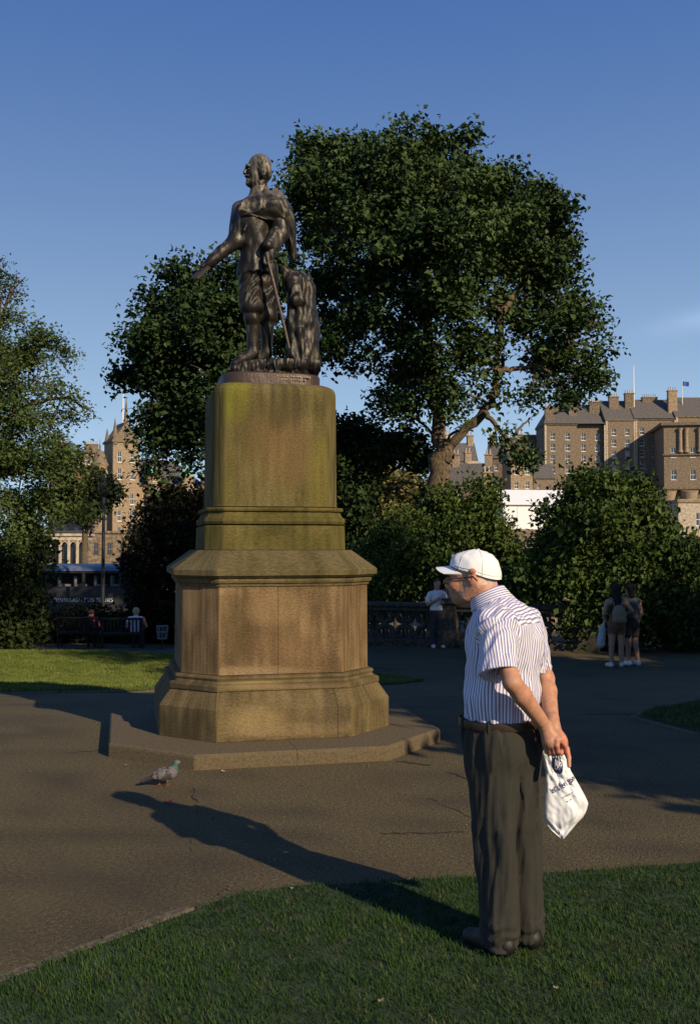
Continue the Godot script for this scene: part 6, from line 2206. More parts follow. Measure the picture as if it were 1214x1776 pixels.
func man_trousers(o: Node3D) -> void:
	var keep_f := mf
	var keep_l := ml
	stance(58.0)
	var c := Color(0.0265, 0.025, 0.0195)
	var f := Field.new(mo + Vector3(-0.3, 0.0, -0.34), mo + Vector3(0.3, 0.96, 0.34), 0.0085)
	var fb := Basis(mf, Vector3.UP, ml)
	f.ball(H(0.044, 0.86, 0.0), Vector3(0.142, 0.17, 0.160), 0.04, c, fb)
	f.cone(H(0.047, 0.92, 0.045), H(0.047, 0.95, 0.045), 0.113, 0.113, 0.03, c)
	f.cone(H(0.047, 0.92, -0.045), H(0.047, 0.95, -0.045), 0.113, 0.113, 0.03, c)
	f.ball(H(-0.026, 0.80, 0.055), Vector3(0.078, 0.095, 0.075), 0.05, c, fb)
	f.ball(H(-0.026, 0.80, -0.055), Vector3(0.078, 0.095, 0.075), 0.05, c, fb)
	for s in [[0.070, -0.03, 1.0], [-0.062, -0.03, -1.0]]:
		for w in [-0.03, 0.034]:       # each leg is deeper from front to back than it is wide
			f.cone(H(0.036 + w, 0.86, s[0] * 0.85), H(0.015 + s[1] * 0.5 + w, 0.50, s[0]), 0.094, 0.069, 0.03, c)
			f.cone(H(0.015 + s[1] * 0.5 + w, 0.50, s[0]), H(0.004 + s[1] + w * 0.7, 0.10, s[0]), 0.069, 0.063, 0.012, c)
			f.cone(H(0.004 + s[1] + w * 0.7, 0.12, s[0]), H(0.012 + s[1] + w * 0.7, 0.05, s[0]), 0.066, 0.065, 0.012, c)
	f.warp(func(p: Vector3) -> float:
		var q := p - mo
		var hgt := q.y
		var side := q.dot(ml)
		var fw := q.dot(mf)
		var w := 0.011 * N.get_noise_3d(fw * 11.0, hgt * 1.8, side * 11.0)
		w += 0.006 * N.get_noise_3d(fw * 28.0, hgt * 5.0 + fw * 8.0, side * 28.0)
		w += 0.0055 * sin(hgt * 105.0 + 14.0 * side + 3.0 * N.get_noise_3d(fw * 9.0, hgt * 9.0, side * 9.0)) * smoothstep(0.19, 0.09, hgt)      # stacked hem
		var leg := 0.074 * signf(side)
		w -= 0.007 * smoothstep(0.025, 0.0, absf(side - leg)) * smoothstep(0.2, 0.5, hgt) * smoothstep(0.85, 0.6, hgt)        # pressed crease
		w += 0.012 * smoothstep(0.012, 0.0, absf((fw - 0.075) - (0.92 - hgt) * 0.25)) * smoothstep(0.73, 0.77, hgt) * smoothstep(0.93, 0.89, hgt) * smoothstep(0.08, 0.12, side)   # pocket
		return w, 0.03)
	f.cut(H(0, 0.945, 0), Vector3.UP)
	f.cut(H(0, 0.018, 0), Vector3.DOWN)
	var mb := MB.new()
	f.into(mb, func(p: Vector3, n: Vector3, cc: Color) -> Color:
		var t := 1.0 + 0.12 * N.get_noise_3d(p.x * 90.0, p.y * 40.0, p.z * 90.0)
		return Color(cc.r * t, cc.g * t, cc.b * t))
	var wool := mat(Color.WHITE, 0.9, 0.0, true)
	wool.normal_enabled = true
	wool.normal_texture = noise_tex(256, 0.2, [], [], 71, true, 2.0)
	wool.uv1_triplanar = true
	wool.uv1_scale = Vector3.ONE * 5.0
	var tr := part("trousers", mb.mesh(), wool, o)
	tr.position = -mo
	# belt with its loops
	var bm := MB.new()
	for lay in [0.0, 1.0]:
		var g := []
		for i in 4:
			var row := []
			for j in 49:
				var ang := TAU * j / 48.0
				var r := 0.0035 if i in [1, 2] else 0.0
				row.append(H(0.046 + cos(ang) * (0.162 + r), [0.893, 0.896, 0.924, 0.927][i], sin(ang) * (0.171 + r)))
			g.append(row)
		bm.grid(g, false, Vector3.ZERO, H(0.03, 0.92, 0))
		break
	var bt := part("belt", bm.mesh(), mat(Color(0.03, 0.017, 0.010), 0.4), tr)
	for ang in [0.4, 1.35, 2.2, 3.14, -1.35, -2.2, -0.4]:
		var lp := MB.new()
		var p := H(0.046 + cos(ang) * 0.167, 0.911, sin(ang) * 0.176)
		var out := (mf * cos(ang) / 0.146 + ml * sin(ang) / 0.169).normalized()
		lp.box(Transform3D(Basis(Vector3.UP.cross(out), Vector3.UP, out), p), Vector3(0.011, 0.05, 0.006), 0.002)
		lp.tinted = true
		for i in lp.c.size():
			lp.c[i] = c
		part("belt_loop", lp.mesh(), M.cloth, tr)
	mf = keep_f
	ml = keep_l

func stance(deg: float) -> void:      # turns his forward and left directions
	mf = Vector3(-cos(deg_to_rad(deg)), 0, -sin(deg_to_rad(deg)))
	ml = Vector3(-sin(deg_to_rad(deg)), 0, cos(deg_to_rad(deg)))

# ---------------------------------------------------------------- the plastic bag
func bag() -> void:
	var d := 4.10
	# left and right outline, from the hand down, in photograph pixels
	var rows := [[1289, 951, 962], [1297, 944, 971], [1306, 940, 977], [1320, 941, 983], [1338, 946, 990], [1360, 946, 1003], [1380, 944.5, 1014], [1393, 944, 1020], [1408, 943, 1016], [1418, 942.5, 1010], [1428, 946, 1000], [1440, 956, 990], [1449, 966, 982], [1455, 974, 977]]
	var base := at(978, 1455, d)
	var o := thing("carrier_bag", "white plastic carrier bag with a blue emblem hanging from the old man's hand", "bag", base)
	var n := 22
	var lerp_row := func(v: float) -> Vector3:
		var y: float = lerpf(rows[0][0], rows[-1][0], v)
		for i in rows.size() - 1:
			if y <= rows[i + 1][0]:
				var t: float = (y - rows[i][0]) / (rows[i + 1][0] - rows[i][0])
				return Vector3(lerpf(rows[i][1], rows[i + 1][1], t), y, lerpf(rows[i][2], rows[i + 1][2], t))
		return Vector3(rows[-1][1], rows[-1][0], rows[-1][2])
	var surf := func(u: float, v: float, sg: float) -> Vector3:
		var r: Vector3 = lerp_row.call(v)
		var p := at(lerpf(r.x, r.z, u), r.y, d)
		var w: float = (r.z - r.x) / F * d
		var bulge: float = sqrt(maxf(0.0, 1.0 - pow(2.0 * u - 1.0, 2.0))) * w * 0.17 * smoothstep(1.0, 0.72, v)
		var run := sin(u * 13.0 + v * 2.0 + 2.0 * N.get_noise_2d(u * 3.0, v * 2.0 + sg)) * 0.0045 * smoothstep(0.65, 0.05, v)
		var cr := 0.010 * N.get_noise_3d(u * 4.0, v * 5.0, sg * 4.0) + 0.0045 * N.get_noise_3d(u * 14.0, v * 15.0, sg * 9.0)
		var edge := smoothstep(0.0, 0.15, u) * smoothstep(1.0, 0.85, u)
		return p + Vector3(0, 0, sg * (bulge + (run + cr) * edge))
	var mb := MB.new()
	for sg in [1.0, -1.0]:
		var g := []
		for i in 45:
			var row := []
			for j in n + 1:
				row.append(surf.call(j / float(n), i / 44.0, sg))
			g.append(row)
		mb.grid(g, false, Vector3(0, 0, sg))
	var m := mat(Color(0.8, 0.81, 0.84), 0.35)
	m.backlight = Color(0.5, 0.5, 0.5)
	var sheet_node := part("sack", mb.mesh(), m, o)
	sheet_node.position = -base
	# print lies on the bag: points given in a slanted frame on its front
	var blue := mat(Color(0.012, 0.018, 0.09), 0.5)
	var onto := func(q: Vector2, lift: float) -> Vector3:       # q in photograph pixels
		var v: float = (q.y - rows[0][0]) / (rows[-1][0] - rows[0][0])
		var r: Vector3 = lerp_row.call(v)
		var u: float = (q.x - r.x) / (r.z - r.x)
		return surf.call(clampf(u, 0.02, 0.985), v, 1.0) + Vector3(0, 0, lift)
	var oval := MB.new()
	var rings := []
	for i in 7:
		var row := []
		for j in 28:
			var a := TAU * j / 28.0
			var q: Vector2 = Vector2(cos(a) * 9.6, sin(a) * 18.5) * (i / 6.0)
			row.append(onto.call(Vector2(964.5, 1322.5) + q.rotated(-0.16), 0.0016))
		rings.append(row)
	oval.grid(rings, true, Vector3(0, 0, 1))
	part("emblem", oval.mesh(), blue, sheet_node)
	var strokes := MB.new()          # pale looping strokes inside the oval
	for s in [[[-5, 10], [-4.5, -2], [-3, -9], [-1, -6], [-3, 1], [-1, 6], [-3.5, 10]], [[-0.5, 2], [1, -5], [2.5, 1], [1, 6], [-0.5, 2]], [[3, 4], [3.5, -8], [4, -13]], [[4.5, 7], [6, 0], [4.4, -2], [6, 5]], [[-6, -12], [0, -13], [5, -15]]]:
		var pts := []
		var rr := []
		for q in s:
			pts.append(onto.call(Vector2(964.5, 1322.5) + Vector2(q[0], q[1]).rotated(-0.16), 0.003))
			rr.append(0.0016)
		strokes.tube(pts, rr, 5)
	part("emblem_strokes", strokes.mesh(), m, sheet_node)
	for t in [["let's feel good", 976.0, 1359.0, 13.0, 50.0, true], ["pharmacy & beauty", 981.0, 1377.5, 4.6, 20.0, false], ["since", 984.5, 1387.0, 4.6, 10.0, false]]:
		if t[0] != "let's feel good":
			continue
		var tm := TextMesh.new()
		tm.text = t[0]
		var fo := SystemFont.new()
		fo.font_names = PackedStringArray(["Droid Sans"])
		fo.font_weight = 700
		tm.font = fo
		tm.font_size = 64
		tm.pixel_size = 1.0
		tm.depth = 0.0
		tm.curve_step = 2.0
		var arr := tm.get_mesh_arrays()
		var vs: PackedVector3Array = arr[Mesh.ARRAY_VERTEX]
		var bb := tm.get_aabb()
		var lm := MB.new()
		var ix: PackedInt32Array = arr[Mesh.ARRAY_INDEX]
		for v in vs:
			var q := Vector2((v.x - bb.get_center().x) / bb.size.x * t[4], -(v.y - bb.get_center().y) / bb.size.y * t[3])
			lm.vert(onto.call(Vector2(t[1], t[2]) + q.rotated(-0.54), 0.002), Vector3(0, 0, 1))
		for i in range(0, ix.size(), 3):
			lm.face(ix[i], ix[i + 1], ix[i + 2], Vector3(0, 0, 1))
		part("lettering", lm.mesh(), blue, sheet_node)
	# two lines of print too small to read
	var small := MB.new()
	var r := RandomNumberGenerator.new()
	r.seed = 9
	for line in [[982.0, 1377.0, 20], [984.5, 1386.0, 10]]:
		for k in line[2]:
			if k % 6 == 4:
				continue
			var a := Vector2(line[0], line[1]) + Vector2(k - line[2] * 0.5, 0).rotated(-0.46)
			var up := Vector2(0, -1.3 - r.randf()).rotated(-0.46)
			small.tube([onto.call(a, 0.002), onto.call(a + up, 0.002)], [0.0007, 0.0007], 4)
	part("small_print", small.mesh(), mat(Color(0.12, 0.13, 0.22), 0.6), sheet_node)

# ---------------------------------------------------------------- people farther off
# joints are metres (left-right x, up y, towards the viewer z) from the spot where the person stands
func figure(called_label: String, where: Vector3, turn: float, bones: Array, cell: float, cut_ground := true) -> Node3D:
	var o := thing("person", called_label, "person", where, turn)
	var lo := Vector3.ONE * 9.0
	var hi := -lo
	for b in bones:
		for k in [0, 1]:
			var r := maxf(b[2], b[3]) + 0.06
			lo = lo.min(b[k] - Vector3.ONE * r)
			hi = hi.max(b[k] + Vector3.ONE * r)
	var f := Field.new(lo, hi, cell)
	for b in bones:
		f.cone(b[0], b[1], b[2], b[3], b[5] if b.size() > 5 else 0.02, b[4])
	if cut_ground:
		f.cut(Vector3.ZERO, Vector3.DOWN)
	f.warp(func(p: Vector3) -> float: return 0.006 * N.get_noise_3d(p.x * 16.0, p.y * 9.0, p.z * 16.0), 0.03)
	var mb := MB.new()
	f.into(mb)
	part("body", mb.mesh(), M.cloth, o)
	return o

func hair(o: Node3D, c: Vector3, r: Vector3, col: Color, tail := 0.0) -> void:
	var f := Field.new(c - r - Vector3(0.05, 0.05 + tail, 0.06), c + r + Vector3(0.05, 0.05, 0.08), 0.014)
	f.ball(c, r, 0.02, col)
	if tail > 0.0:
		f.cone(c + Vector3(0, -0.02, 0.03), c + Vector3(0, -tail, 0.05), r.x * 0.9, r.x * 0.75, 0.04, col)
	f.warp(func(p: Vector3) -> float: return 0.01 * N.get_noise_3d(p.x * 40.0, p.y * 8.0, p.z * 40.0), 0.03)
	var mb := MB.new()
	f.into(mb)
	part("hair", mb.mesh(), M.cloth, o)

func V(x: float, y: float, z: float) -> Vector3:
	return Vector3(x, y, z)

func bystanders() -> void:
	var sk := Color(0.42, 0.25, 0.17)
	var tee := Color(0.74, 0.70, 0.68)
	var jean := Color(0.025, 0.03, 0.045)
	var shoe := Color(0.62, 0.6, 0.58)
	# woman in a pale T-shirt, arms folded over her phone
	var p := on(at(757, 1120, 24.6).x, 24.6)
	var o := figure("person in a pale T-shirt and dark trousers standing before the balustrade", p, 0.25, [
		[V(0, 1.5, 0.02), V(0, 1.57, 0.03), 0.075, 0.088, sk], [V(0, 1.38, 0), V(0, 1.5, 0.01), 0.05, 0.05, sk],
		[V(-0.13, 1.33, 0), V(0.13, 1.33, 0), 0.075, 0.075, tee, 0.05], [V(0, 1.25, 0), V(0, 1.0, 0), 0.15, 0.135, tee, 0.05], [V(-0.05, 0.95, 0), V(0.05, 0.95, 0), 0.125, 0.125, tee, 0.03], [V(-0.05, 0.86, 0), V(0.05, 0.86, 0), 0.13, 0.13, jean, 0.01],
		[V(-0.18, 1.33, 0), V(-0.24, 1.16, 0.0), 0.06, 0.065, tee], [V(-0.24, 1.16, 0), V(-0.24, 1.07, 0.02), 0.045, 0.04, sk], [V(-0.24, 1.07, 0.02), V(-0.05, 1.2, 0.2), 0.04, 0.03, sk], [V(-0.05, 1.2, 0.2), V(0.0, 1.24, 0.2), 0.035, 0.03, sk],
		[V(0.18, 1.33, 0), V(0.24, 1.16, 0.0), 0.06, 0.065, tee], [V(0.24, 1.16, 0), V(0.25, 1.07, 0.02), 0.045, 0.04, sk], [V(0.25, 1.07, 0.02), V(0.08, 1.12, 0.2), 0.04, 0.03, sk], [V(0.08, 1.12, 0.2), V(0.03, 1.15, 0.21), 0.035, 0.03, sk],
		[V(-0.075, 0.87, 0), V(-0.09, 0.48, 0.01), 0.095, 0.075, jean], [V(-0.09, 0.48, 0.01), V(-0.09, 0.1, 0), 0.07, 0.06, jean], [V(0.075, 0.87, 0), V(0.09, 0.48, 0.01), 0.095, 0.075, jean], [V(0.09, 0.48, 0.01), V(0.09, 0.1, 0), 0.07, 0.06, jean],
		[V(-0.09, 0.04, -0.03), V(-0.12, 0.035, 0.14), 0.045, 0.04, shoe], [V(0.09, 0.04, -0.03), V(0.13, 0.035, 0.13), 0.045, 0.04, shoe]], 0.02)
	hair(o, V(0, 1.6, -0.005), V(0.095, 0.095, 0.09), Color(0.03, 0.018, 0.012))
	# companion half hidden behind the old man's face
	p = on(at(778, 1119, 24.9).x, 24.9)
	var red := Color(0.2, 0.035, 0.04)
	o = figure("person in dark red shorts half hidden behind the old man's face", p, -0.2, [
		[V(0, 1.54, 0.02), V(0, 1.61, 0.03), 0.075, 0.088, sk], [V(0, 1.4, 0), V(0, 1.54, 0.01), 0.05, 0.05, sk],
		[V(-0.13, 1.36, 0), V(0.13, 1.36, 0), 0.075, 0.075, jean, 0.05], [V(0, 1.28, 0), V(0, 0.98, 0), 0.15, 0.14, jean, 0.05],
		[V(-0.18, 1.36, 0), V(-0.22, 1.12, 0.03), 0.055, 0.045, sk], [V(-0.22, 1.12, 0.03), V(-0.2, 0.86, 0.08), 0.042, 0.03, sk], [V(-0.2, 0.86, 0.08), V(-0.19, 0.78, 0.09), 0.035, 0.025, sk],
		[V(0.18, 1.36, 0), V(0.23, 1.12, 0), 0.055, 0.045, sk], [V(0.23, 1.12, 0), V(0.21, 0.88, 0.08), 0.042, 0.03, sk],
		[V(0, 0.95, 0), V(0, 0.85, 0), 0.15, 0.16, red], [V(-0.08, 0.86, 0), V(-0.09, 0.5, 0.01), 0.1, 0.085, red], [V(0.08, 0.86, 0), V(0.09, 0.5, 0.01), 0.1, 0.085, red],
		[V(-0.09, 0.5, 0.01), V(-0.09, 0.1, 0), 0.06, 0.045, sk], [V(0.09, 0.5, 0.01), V(0.09, 0.1, 0), 0.06, 0.045, sk],
		[V(-0.09, 0.04, -0.03), V(-0.12, 0.035, 0.14), 0.045, 0.04, red], [V(0.09, 0.04, -0.03), V(0.13, 0.035, 0.13), 0.045, 0.04, red]], 0.02)
	hair(o, V(0, 1.64, -0.005), V(0.09, 0.09, 0.09), Color(0.05, 0.03, 0.018))
	# woman with a backpack, seen from behind
	var dark := Color(0.02, 0.02, 0.022)
	p = on(at(1067, 1153, 20.0).x, 20.0)
	o = figure("person with long dark hair, bare legs and a tan backpack, seen from behind", p, 0.0, [
		[V(0, 1.47, -0.02), V(0, 1.55, -0.03), 0.078, 0.088, sk], [V(0, 1.34, 0), V(0, 1.47, -0.01), 0.05, 0.05, sk],
		[V(-0.14, 1.3, 0), V(0.14, 1.3, 0), 0.07, 0.07, sk, 0.04], [V(0, 1.22, 0), V(0, 0.98, 0), 0.14, 0.125, dark, 0.04],
		[V(-0.18, 1.3, 0), V(-0.25, 1.06, 0.02), 0.05, 0.042, sk], [V(-0.25, 1.06, 0.02), V(-0.17, 0.92, -0.14), 0.04, 0.03, sk],
		[V(0.18, 1.3, 0), V(0.31, 1.12, 0.02), 0.05, 0.042, sk], [V(0.31, 1.12, 0.02), V(0.2, 1.02, -0.16), 0.04, 0.03, sk],
		[V(0, 0.95, 0), V(0, 0.86, 0), 0.15, 0.165, Color(0.14, 0.08, 0.05)], [V(-0.08, 0.85, 0), V(-0.085, 0.7, 0), 0.1, 0.095, Color(0.14, 0.08, 0.05)], [V(0.08, 0.85, 0), V(0.085, 0.7, 0), 0.1, 0.095, Color(0.14, 0.08, 0.05)],
		[V(-0.085, 0.75, 0), V(-0.1, 0.46, 0.0), 0.088, 0.062, sk], [V(-0.1, 0.46, 0), V(-0.105, 0.1, 0), 0.062, 0.042, sk], [V(0.085, 0.75, 0), V(0.09, 0.46, 0), 0.088, 0.062, sk], [V(0.09, 0.46, 0), V(0.09, 0.1, 0), 0.062, 0.042, sk],
		[V(-0.11, 0.04, 0.04), V(-0.16, 0.035, -0.13), 0.048, 0.042, shoe], [V(0.09, 0.04, 0.04), V(0.12, 0.035, -0.13), 0.048, 0.042, shoe]], 0.02)
	hair(o, V(0, 1.58, 0.0), V(0.10, 0.095, 0.1), Color(0.012, 0.009, 0.008), 0.34)
	var bp := Field.new(V(-0.25, 0.7, 0.02), V(0.25, 1.4, 0.4), 0.016)
	bp.ball(V(0, 1.06, 0.2), V(0.14, 0.19, 0.09), 0.03, Color(0.25, 0.19, 0.12))
	bp.cone(V(-0.07, 0.95, 0.23), V(0.07, 0.95, 0.23), 0.075, 0.075, 0.03, Color(0.22, 0.165, 0.10))
	var bpm := MB.new()
	bp.into(bpm)
	var pack := thing("backpack", "tan backpack on the back of the dark haired person at right", "backpack", p)
	part("sack", bpm.mesh(), M.cloth, pack)
	for s in [-1.0, 1.0]:
		var stp := MB.new()
		stp.tinted = true
		stp.col = Color(0.18, 0.13, 0.08)
		stp.tube([V(s * 0.07, 1.2, 0.14), V(s * 0.1, 1.36, 0.09), V(s * 0.115, 1.385, 0.0), V(s * 0.12, 1.3, -0.085), V(s * 0.13, 1.1, -0.12)], [0.018, 0.02, 0.02, 0.02, 0.016], 6)
		part("strap", stp.mesh(), M.cloth, pack)
	# a pale carrier at her left side
	var cf := Field.new(V(-0.6, 0.3, -0.3), V(-0.1, 1.1, 0.2), 0.016)
	cf.cone(V(-0.3, 0.46, -0.05), V(-0.27, 0.72, -0.06), 0.085, 0.07, 0.03, Color(0.4, 0.44, 0.44))
	cf.cone(V(-0.27, 0.72, -0.06), V(-0.2, 0.94, -0.12), 0.06, 0.015, 0.03, Color(0.4, 0.44, 0.44))
	cf.warp(func(q: Vector3) -> float: return 0.012 * N.get_noise_3d(q.x * 18.0, q.y * 10.0, q.z * 18.0), 0.03)
	var cm := MB.new()
	cf.into(cm)
	part("sack", cm.mesh(), M.cloth, thing("shoulder_bag", "pale cloth bag hanging at the side of the person with the backpack", "bag", p))
	# her companion beyond
	p = on(at(1092, 1154, 20.3).x, 20.3)
	o = figure("person in dark shorts and white shoes standing beside the one with the backpack", p, 0.3, [
		[V(0, 1.47, -0.02), V(0, 1.55, -0.03), 0.078, 0.088, sk], [V(0, 1.34, 0), V(0, 1.47, -0.01), 0.05, 0.05, sk],
		[V(-0.14, 1.3, 0), V(0.14, 1.3, 0), 0.075, 0.075, Color(0.07, 0.08, 0.08), 0.04], [V(0, 1.22, 0), V(0, 0.95, 0), 0.145, 0.14, Color(0.07, 0.08, 0.08), 0.04],
		[V(-0.18, 1.3, 0), V(-0.22, 1.08, 0), 0.055, 0.045, sk], [V(-0.22, 1.08, 0), V(-0.12, 0.98, -0.15), 0.04, 0.03, sk], [V(0.18, 1.3, 0), V(0.23, 1.06, 0), 0.055, 0.045, sk], [V(0.23, 1.06, 0), V(0.2, 0.85, -0.06), 0.04, 0.03, sk],
		[V(0, 0.92, 0), V(0, 0.85, 0), 0.15, 0.16, dark], [V(-0.08, 0.85, 0), V(-0.085, 0.62, 0), 0.1, 0.09, dark], [V(0.08, 0.85, 0), V(0.085, 0.62, 0), 0.1, 0.09, dark],
		[V(-0.085, 0.65, 0), V(-0.07, 0.46, 0.0), 0.075, 0.06, sk], [V(-0.07, 0.46, 0), V(-0.06, 0.1, 0), 0.06, 0.042, sk], [V(0.085, 0.65, 0), V(0.1, 0.46, 0), 0.075, 0.06, sk], [V(0.1, 0.46, 0), V(0.13, 0.1, 0.03), 0.06, 0.042, sk],
		[V(-0.06, 0.045, 0.05), V(-0.08, 0.04, -0.13), 0.052, 0.045, Color(0.8, 0.8, 0.8)], [V(0.12, 0.045, 0.07), V(0.17, 0.04, -0.1), 0.055, 0.048, Color(0.8, 0.8, 0.8)]], 0.02)
	hair(o, V(0, 1.58, 0.0), V(0.095, 0.09, 0.095), Color(0.02, 0.013, 0.01), 0.15)
	# bench sitters, backs turned
	p = on(-5.85, 27.35)
	o = figure("fair haired person in a white top sitting on the right bench", p, PI + 0.12, [
		[V(0, 1.13, 0.0), V(0, 1.2, 0.02), 0.08, 0.09, sk], [V(0, 1.0, -0.04), V(0, 1.13, -0.02), 0.055, 0.055, sk],
		[V(-0.16, 0.96, -0.06), V(0.16, 0.96, -0.06), 0.085, 0.085, Color(0.72, 0.72, 0.76), 0.05], [V(0, 0.88, -0.08), V(0, 0.6, -0.12), 0.16, 0.16, Color(0.72, 0.72, 0.76), 0.05],
		[V(-0.22, 0.95, -0.06), V(-0.32, 0.72, 0.0), 0.07, 0.06, Color(0.55, 0.2, 0.18)], [V(-0.32, 0.72, 0.0), V(-0.22, 0.6, 0.2), 0.055, 0.035, sk], [V(0.22, 0.95, -0.06), V(0.31, 0.72, 0.0), 0.07, 0.06, Color(0.72, 0.72, 0.76)], [V(0.31, 0.72, 0.0), V(0.2, 0.6, 0.2), 0.05, 0.035, sk],
		[V(-0.09, 0.55, -0.1), V(-0.1, 0.53, 0.3), 0.1, 0.075, dark], [V(0.09, 0.55, -0.1), V(0.1, 0.53, 0.3), 0.1, 0.075, dark], [V(-0.1, 0.52, 0.3), V(-0.1, 0.1, 0.32), 0.07, 0.05, dark], [V(0.1, 0.52, 0.3), V(0.1, 0.1, 0.32), 0.07, 0.05, dark],
		[V(-0.1, 0.04, 0.3), V(-0.11, 0.035, 0.46), 0.045, 0.04, dark], [V(0.1, 0.04, 0.3), V(0.11, 0.035, 0.46), 0.045, 0.04, dark]], 0.02)
	o.scale = Vector3.ONE * 0.852
	hair(o, V(0, 1.22, -0.03), V(0.11, 0.105, 0.11), Color(0.5, 0.38, 0.22), 0.1)
	p = on(-7.2, 27.65)
	o = figure("person in dark red bent low on the left bench", p, PI + 0.06, [
		[V(-0.05, 1.06, 0.04), V(-0.05, 1.12, 0.06), 0.08, 0.088, sk], [V(0, 0.96, 0.0), V(-0.04, 1.06, 0.03), 0.055, 0.055, sk],
		[V(-0.15, 0.92, -0.04), V(0.15, 0.92, -0.04), 0.085, 0.085, Color(0.2, 0.03, 0.06), 0.05], [V(0, 0.85, -0.08), V(0, 0.6, -0.12), 0.16, 0.16, dark, 0.05],
		[V(0.2, 0.92, -0.04), V(0.3, 0.72, 0.05), 0.07, 0.06, Color(0.2, 0.03, 0.06)], [V(0.3, 0.72, 0.05), V(0.15, 0.66, 0.25), 0.05, 0.035, sk], [V(-0.2, 0.92, -0.04), V(-0.28, 0.72, 0.05), 0.07, 0.06, Color(0.2, 0.03, 0.06)], [V(-0.28, 0.72, 0.05), V(-0.12, 0.66, 0.25), 0.05, 0.035, sk],
		[V(-0.09, 0.55, -0.1), V(-0.1, 0.53, 0.3), 0.1, 0.075, dark], [V(0.09, 0.55, -0.1), V(0.1, 0.53, 0.3), 0.1, 0.075, dark], [V(-0.1, 0.52, 0.3), V(-0.1, 0.1, 0.32), 0.07, 0.05, dark], [V(0.1, 0.52, 0.3), V(0.1, 0.1, 0.32), 0.07, 0.05, dark],
		[V(-0.1, 0.04, 0.3), V(-0.11, 0.035, 0.46), 0.045, 0.04, dark], [V(0.1, 0.04, 0.3), V(0.11, 0.035, 0.46), 0.045, 0.04, dark]], 0.02)
	o.scale = Vector3.ONE * 0.852
	hair(o, V(-0.05, 1.15, 0.02), V(0.095, 0.085, 0.095), Color(0.22, 0.07, 0.03))

# ---------------------------------------------------------------- pigeon and scraps
func pigeon() -> void:
	var d := 1.66 * F / (1360.0 - 945.0)
	var p := on(at(290, 1360, d).x, d, 0.0)
	var o := thing("pigeon", "grey pigeon walking beside the pedestal step", "bird", p, deg_to_rad(12.0))
	o.scale = Vector3.ONE * 0.85
	var grey := Color(0.04, 0.038, 0.042)
	var light := Color(0.17, 0.155, 0.15)
	var deep := Color(0.03, 0.03, 0.036)
	var f := Field.new(V(-0.24, 0.0, -0.09), V(0.2, 0.23, 0.09), 0.0055)
	f.ball(V(-0.005, 0.095, 0), V(0.088, 0.05, 0.05), 0.02, grey, Basis(Vector3.BACK, 0.25))
	f.ball(V(0.05, 0.108, 0), V(0.045, 0.05, 0.043), 0.025, Color(0.12, 0.105, 0.12))
	f.cone(V(0.068, 0.13, 0), V(0.082, 0.175, 0), 0.031, 0.02, 0.02, Color(0.04, 0.10, 0.075))
	f.ball(V(0.09, 0.19, 0), V(0.023, 0.02, 0.0185), 0.012, Color(0.09, 0.105, 0.11))
	f.cone(V(0.108, 0.188, 0), V(0.128, 0.182, 0), 0.007, 0.0025, 0.004, Color(0.05, 0.045, 0.04))
	f.ball(V(0.11, 0.192, 0), V(0.007, 0.004, 0.006), 0.003, Color(0.5, 0.5, 0.5))
	f.cone(V(-0.08, 0.08, 0), V(-0.185, 0.05, 0), 0.026, 0.012, 0.015, deep)
	for s in [-1.0, 1.0]:
		f.ball(V(-0.03, 0.108, s * 0.036), V(0.078, 0.036, 0.017), 0.008, light, Basis(Vector3.BACK, 0.3))
		f.cone(V(-0.06, 0.093, s * 0.034), V(-0.16, 0.062, s * 0.012), 0.018, 0.007, 0.008, deep)
	f.cone(V(0.012, 0.05, 0.022), V(0.015, 0.012, 0.024), 0.011, 0.0055, 0.006, Color(0.12, 0.045, 0.035))
	f.cone(V(-0.03, 0.05, -0.022), V(-0.052, 0.012, -0.024), 0.011, 0.0055, 0.006, Color(0.12, 0.045, 0.035))
	for s in [[0.015, 0.024], [-0.052, -0.024]]:
		for a in [-0.5, 0.0, 0.5, PI]:
			f.cone(V(s[0], 0.008, s[1]), V(s[0] + cos(a) * 0.026, 0.006, s[1] + sin(a) * 0.022), 0.005, 0.0035, 0.003, Color(0.13, 0.05, 0.035))
	var mb := MB.new()
	f.into(mb, func(q: Vector3, n: Vector3, c: Color) -> Color:
		var b := N.get_noise_3d(q.x * 60.0, q.y * 60.0, q.z * 60.0)
		if c == light:
			var bar := smoothstep(0.5, 0.9, sin(q.x * 85.0 + 1.0 + b))
			return c.lerp(deep, bar * 0.8).lerp(grey, clampf(0.4 + b, 0.0, 0.8))
		return c.lerp(Color(c.r * 1.7, c.g * 1.7, c.b * 1.7), clampf(b, 0.0, 1.0)))
	part("body", mb.mesh(), M.cloth, o)

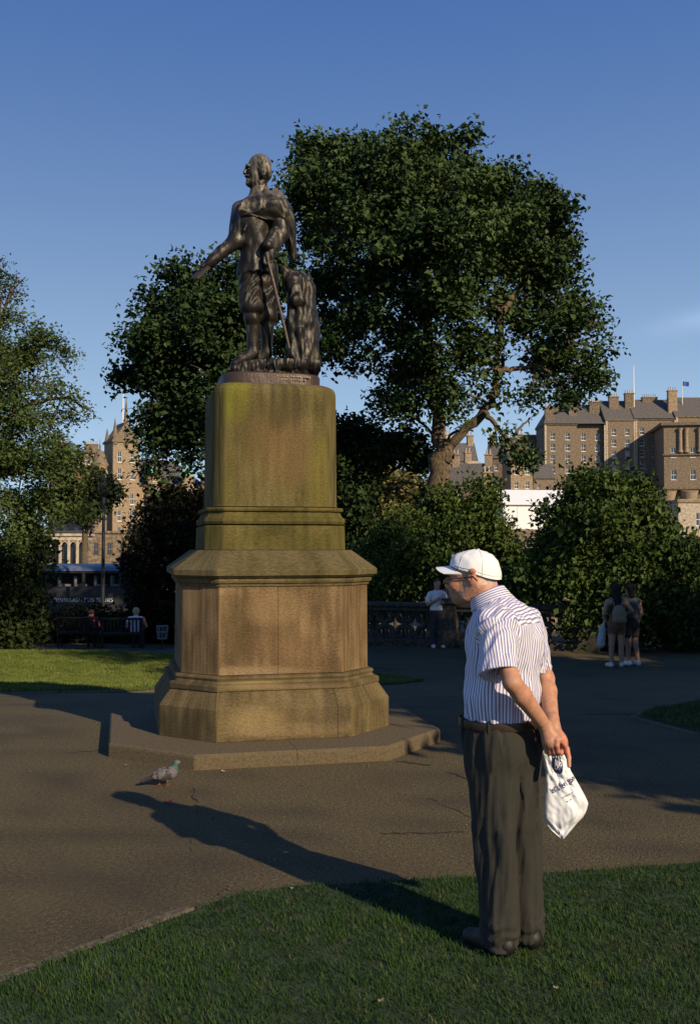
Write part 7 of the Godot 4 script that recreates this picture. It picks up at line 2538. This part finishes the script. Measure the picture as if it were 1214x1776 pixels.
func scraps() -> void:
	# grit and bits of leaf lying on the path
	var rg := RandomNumberGenerator.new()
	rg.seed = 31
	var xs: Array[Transform3D] = []
	var cs: Array[Color] = []
	while xs.size() < 900:
		var px := rg.randf_range(-4.5, 4.5)
		var pd := lawn_edge(px) + 0.02 + pow(rg.randf(), 2.2) * 6.5
		if pd < 1.0 or Vector2(px + 0.73, pd - 8.88).length() < 1.45:
			continue
		var sc := rg.randf_range(0.3, 1.0) * (1.0 if rg.randf() < 0.85 else 1.9)
		xs.append(Transform3D(Basis.from_euler(Vector3(rg.randf_range(-0.2, 0.2), rg.randf() * TAU, rg.randf_range(-0.2, 0.2))).scaled(Vector3.ONE * sc), on(px, pd, 0.003)))
		cs.append(Color(0.05, 0.038, 0.02).lerp(Color(0.24, 0.19, 0.11), pow(rg.randf(), 2.0)))
	var bit := MB.new()
	bit.tri(Vector3(-0.008, 0, 0), Vector3(0.003, 0.003, 0.006), Vector3(0.009, 0.001, -0.001), Vector3.UP)
	bit.tri(Vector3(-0.008, 0, 0), Vector3(0.009, 0.001, -0.001), Vector3(0.001, 0.004, -0.006), Vector3.UP)
	tag(scatter("litter", bit.mesh(true), M.cloth, xs, cs, self), "grit and crumbled leaf bits scattered over the brown path", "litter", "", "stuff")
	var r := RandomNumberGenerator.new()
	r.seed = 12
	for s in [[297, 1389, Color(0.75, 0.06, 0.03), 0.022, "small bright red scrap on the path near the pigeon", "litter"], [390, 1337, Color(0.7, 0.68, 0.6), 0.014, "tiny white scrap on the path at the pedestal step", "litter"], [497, 1476, Color(0.4, 0.38, 0.3), 0.012, "pale crumb on the path along the man's shadow", "litter"], [222, 1326, Color(0.45, 0.42, 0.34), 0.009, "pale crumb on the path left of the pigeon", "litter"], [660, 1741, Color(0.3, 0.22, 0.12), 0.011, "curled pale leaf in the grass at the bottom centre", "leaf"], [958, 1718, Color(0.34, 0.29, 0.17), 0.009, "pale leaf in the grass right of the man's shoes", "leaf"], [508, 1546, Color(0.34, 0.3, 0.2), 0.009, "pale leaf at the edge of the lawn left of the man", "leaf"], [20, 1118, Color(0.4, 0.36, 0.28), 0.02, "pale scrap on the lawn at the far left", "litter"]]:
		var d: float = 1.66 * F / (s[1] - 945.0)
		if s[1] < 1200:
			d = 20.0
		var p := on(at(s[0], s[1], d).x, d, 0.03 if s[1] > 1500 or s[1] < 1200 else 0.004)
		var mb := MB.new()
		var g := []
		for i in 4:
			var row := []
			for j in 4:
				row.append(Vector3((i - 1.5) * s[3] * 0.6 * (1.0 + 0.2 * r.randf()), 0.004 + 0.5 * s[3] * r.randf() + 0.3 * s[3] * absf(i - 1.5), (j - 1.5) * s[3] * 0.5))
			g.append(row)
		mb.grid(g, false, Vector3.UP)
		tag(part("leaf" if s[5] == "leaf" else "scrap", mb.mesh(), mat(s[2], 0.8)), s[4], s[5]).position = p
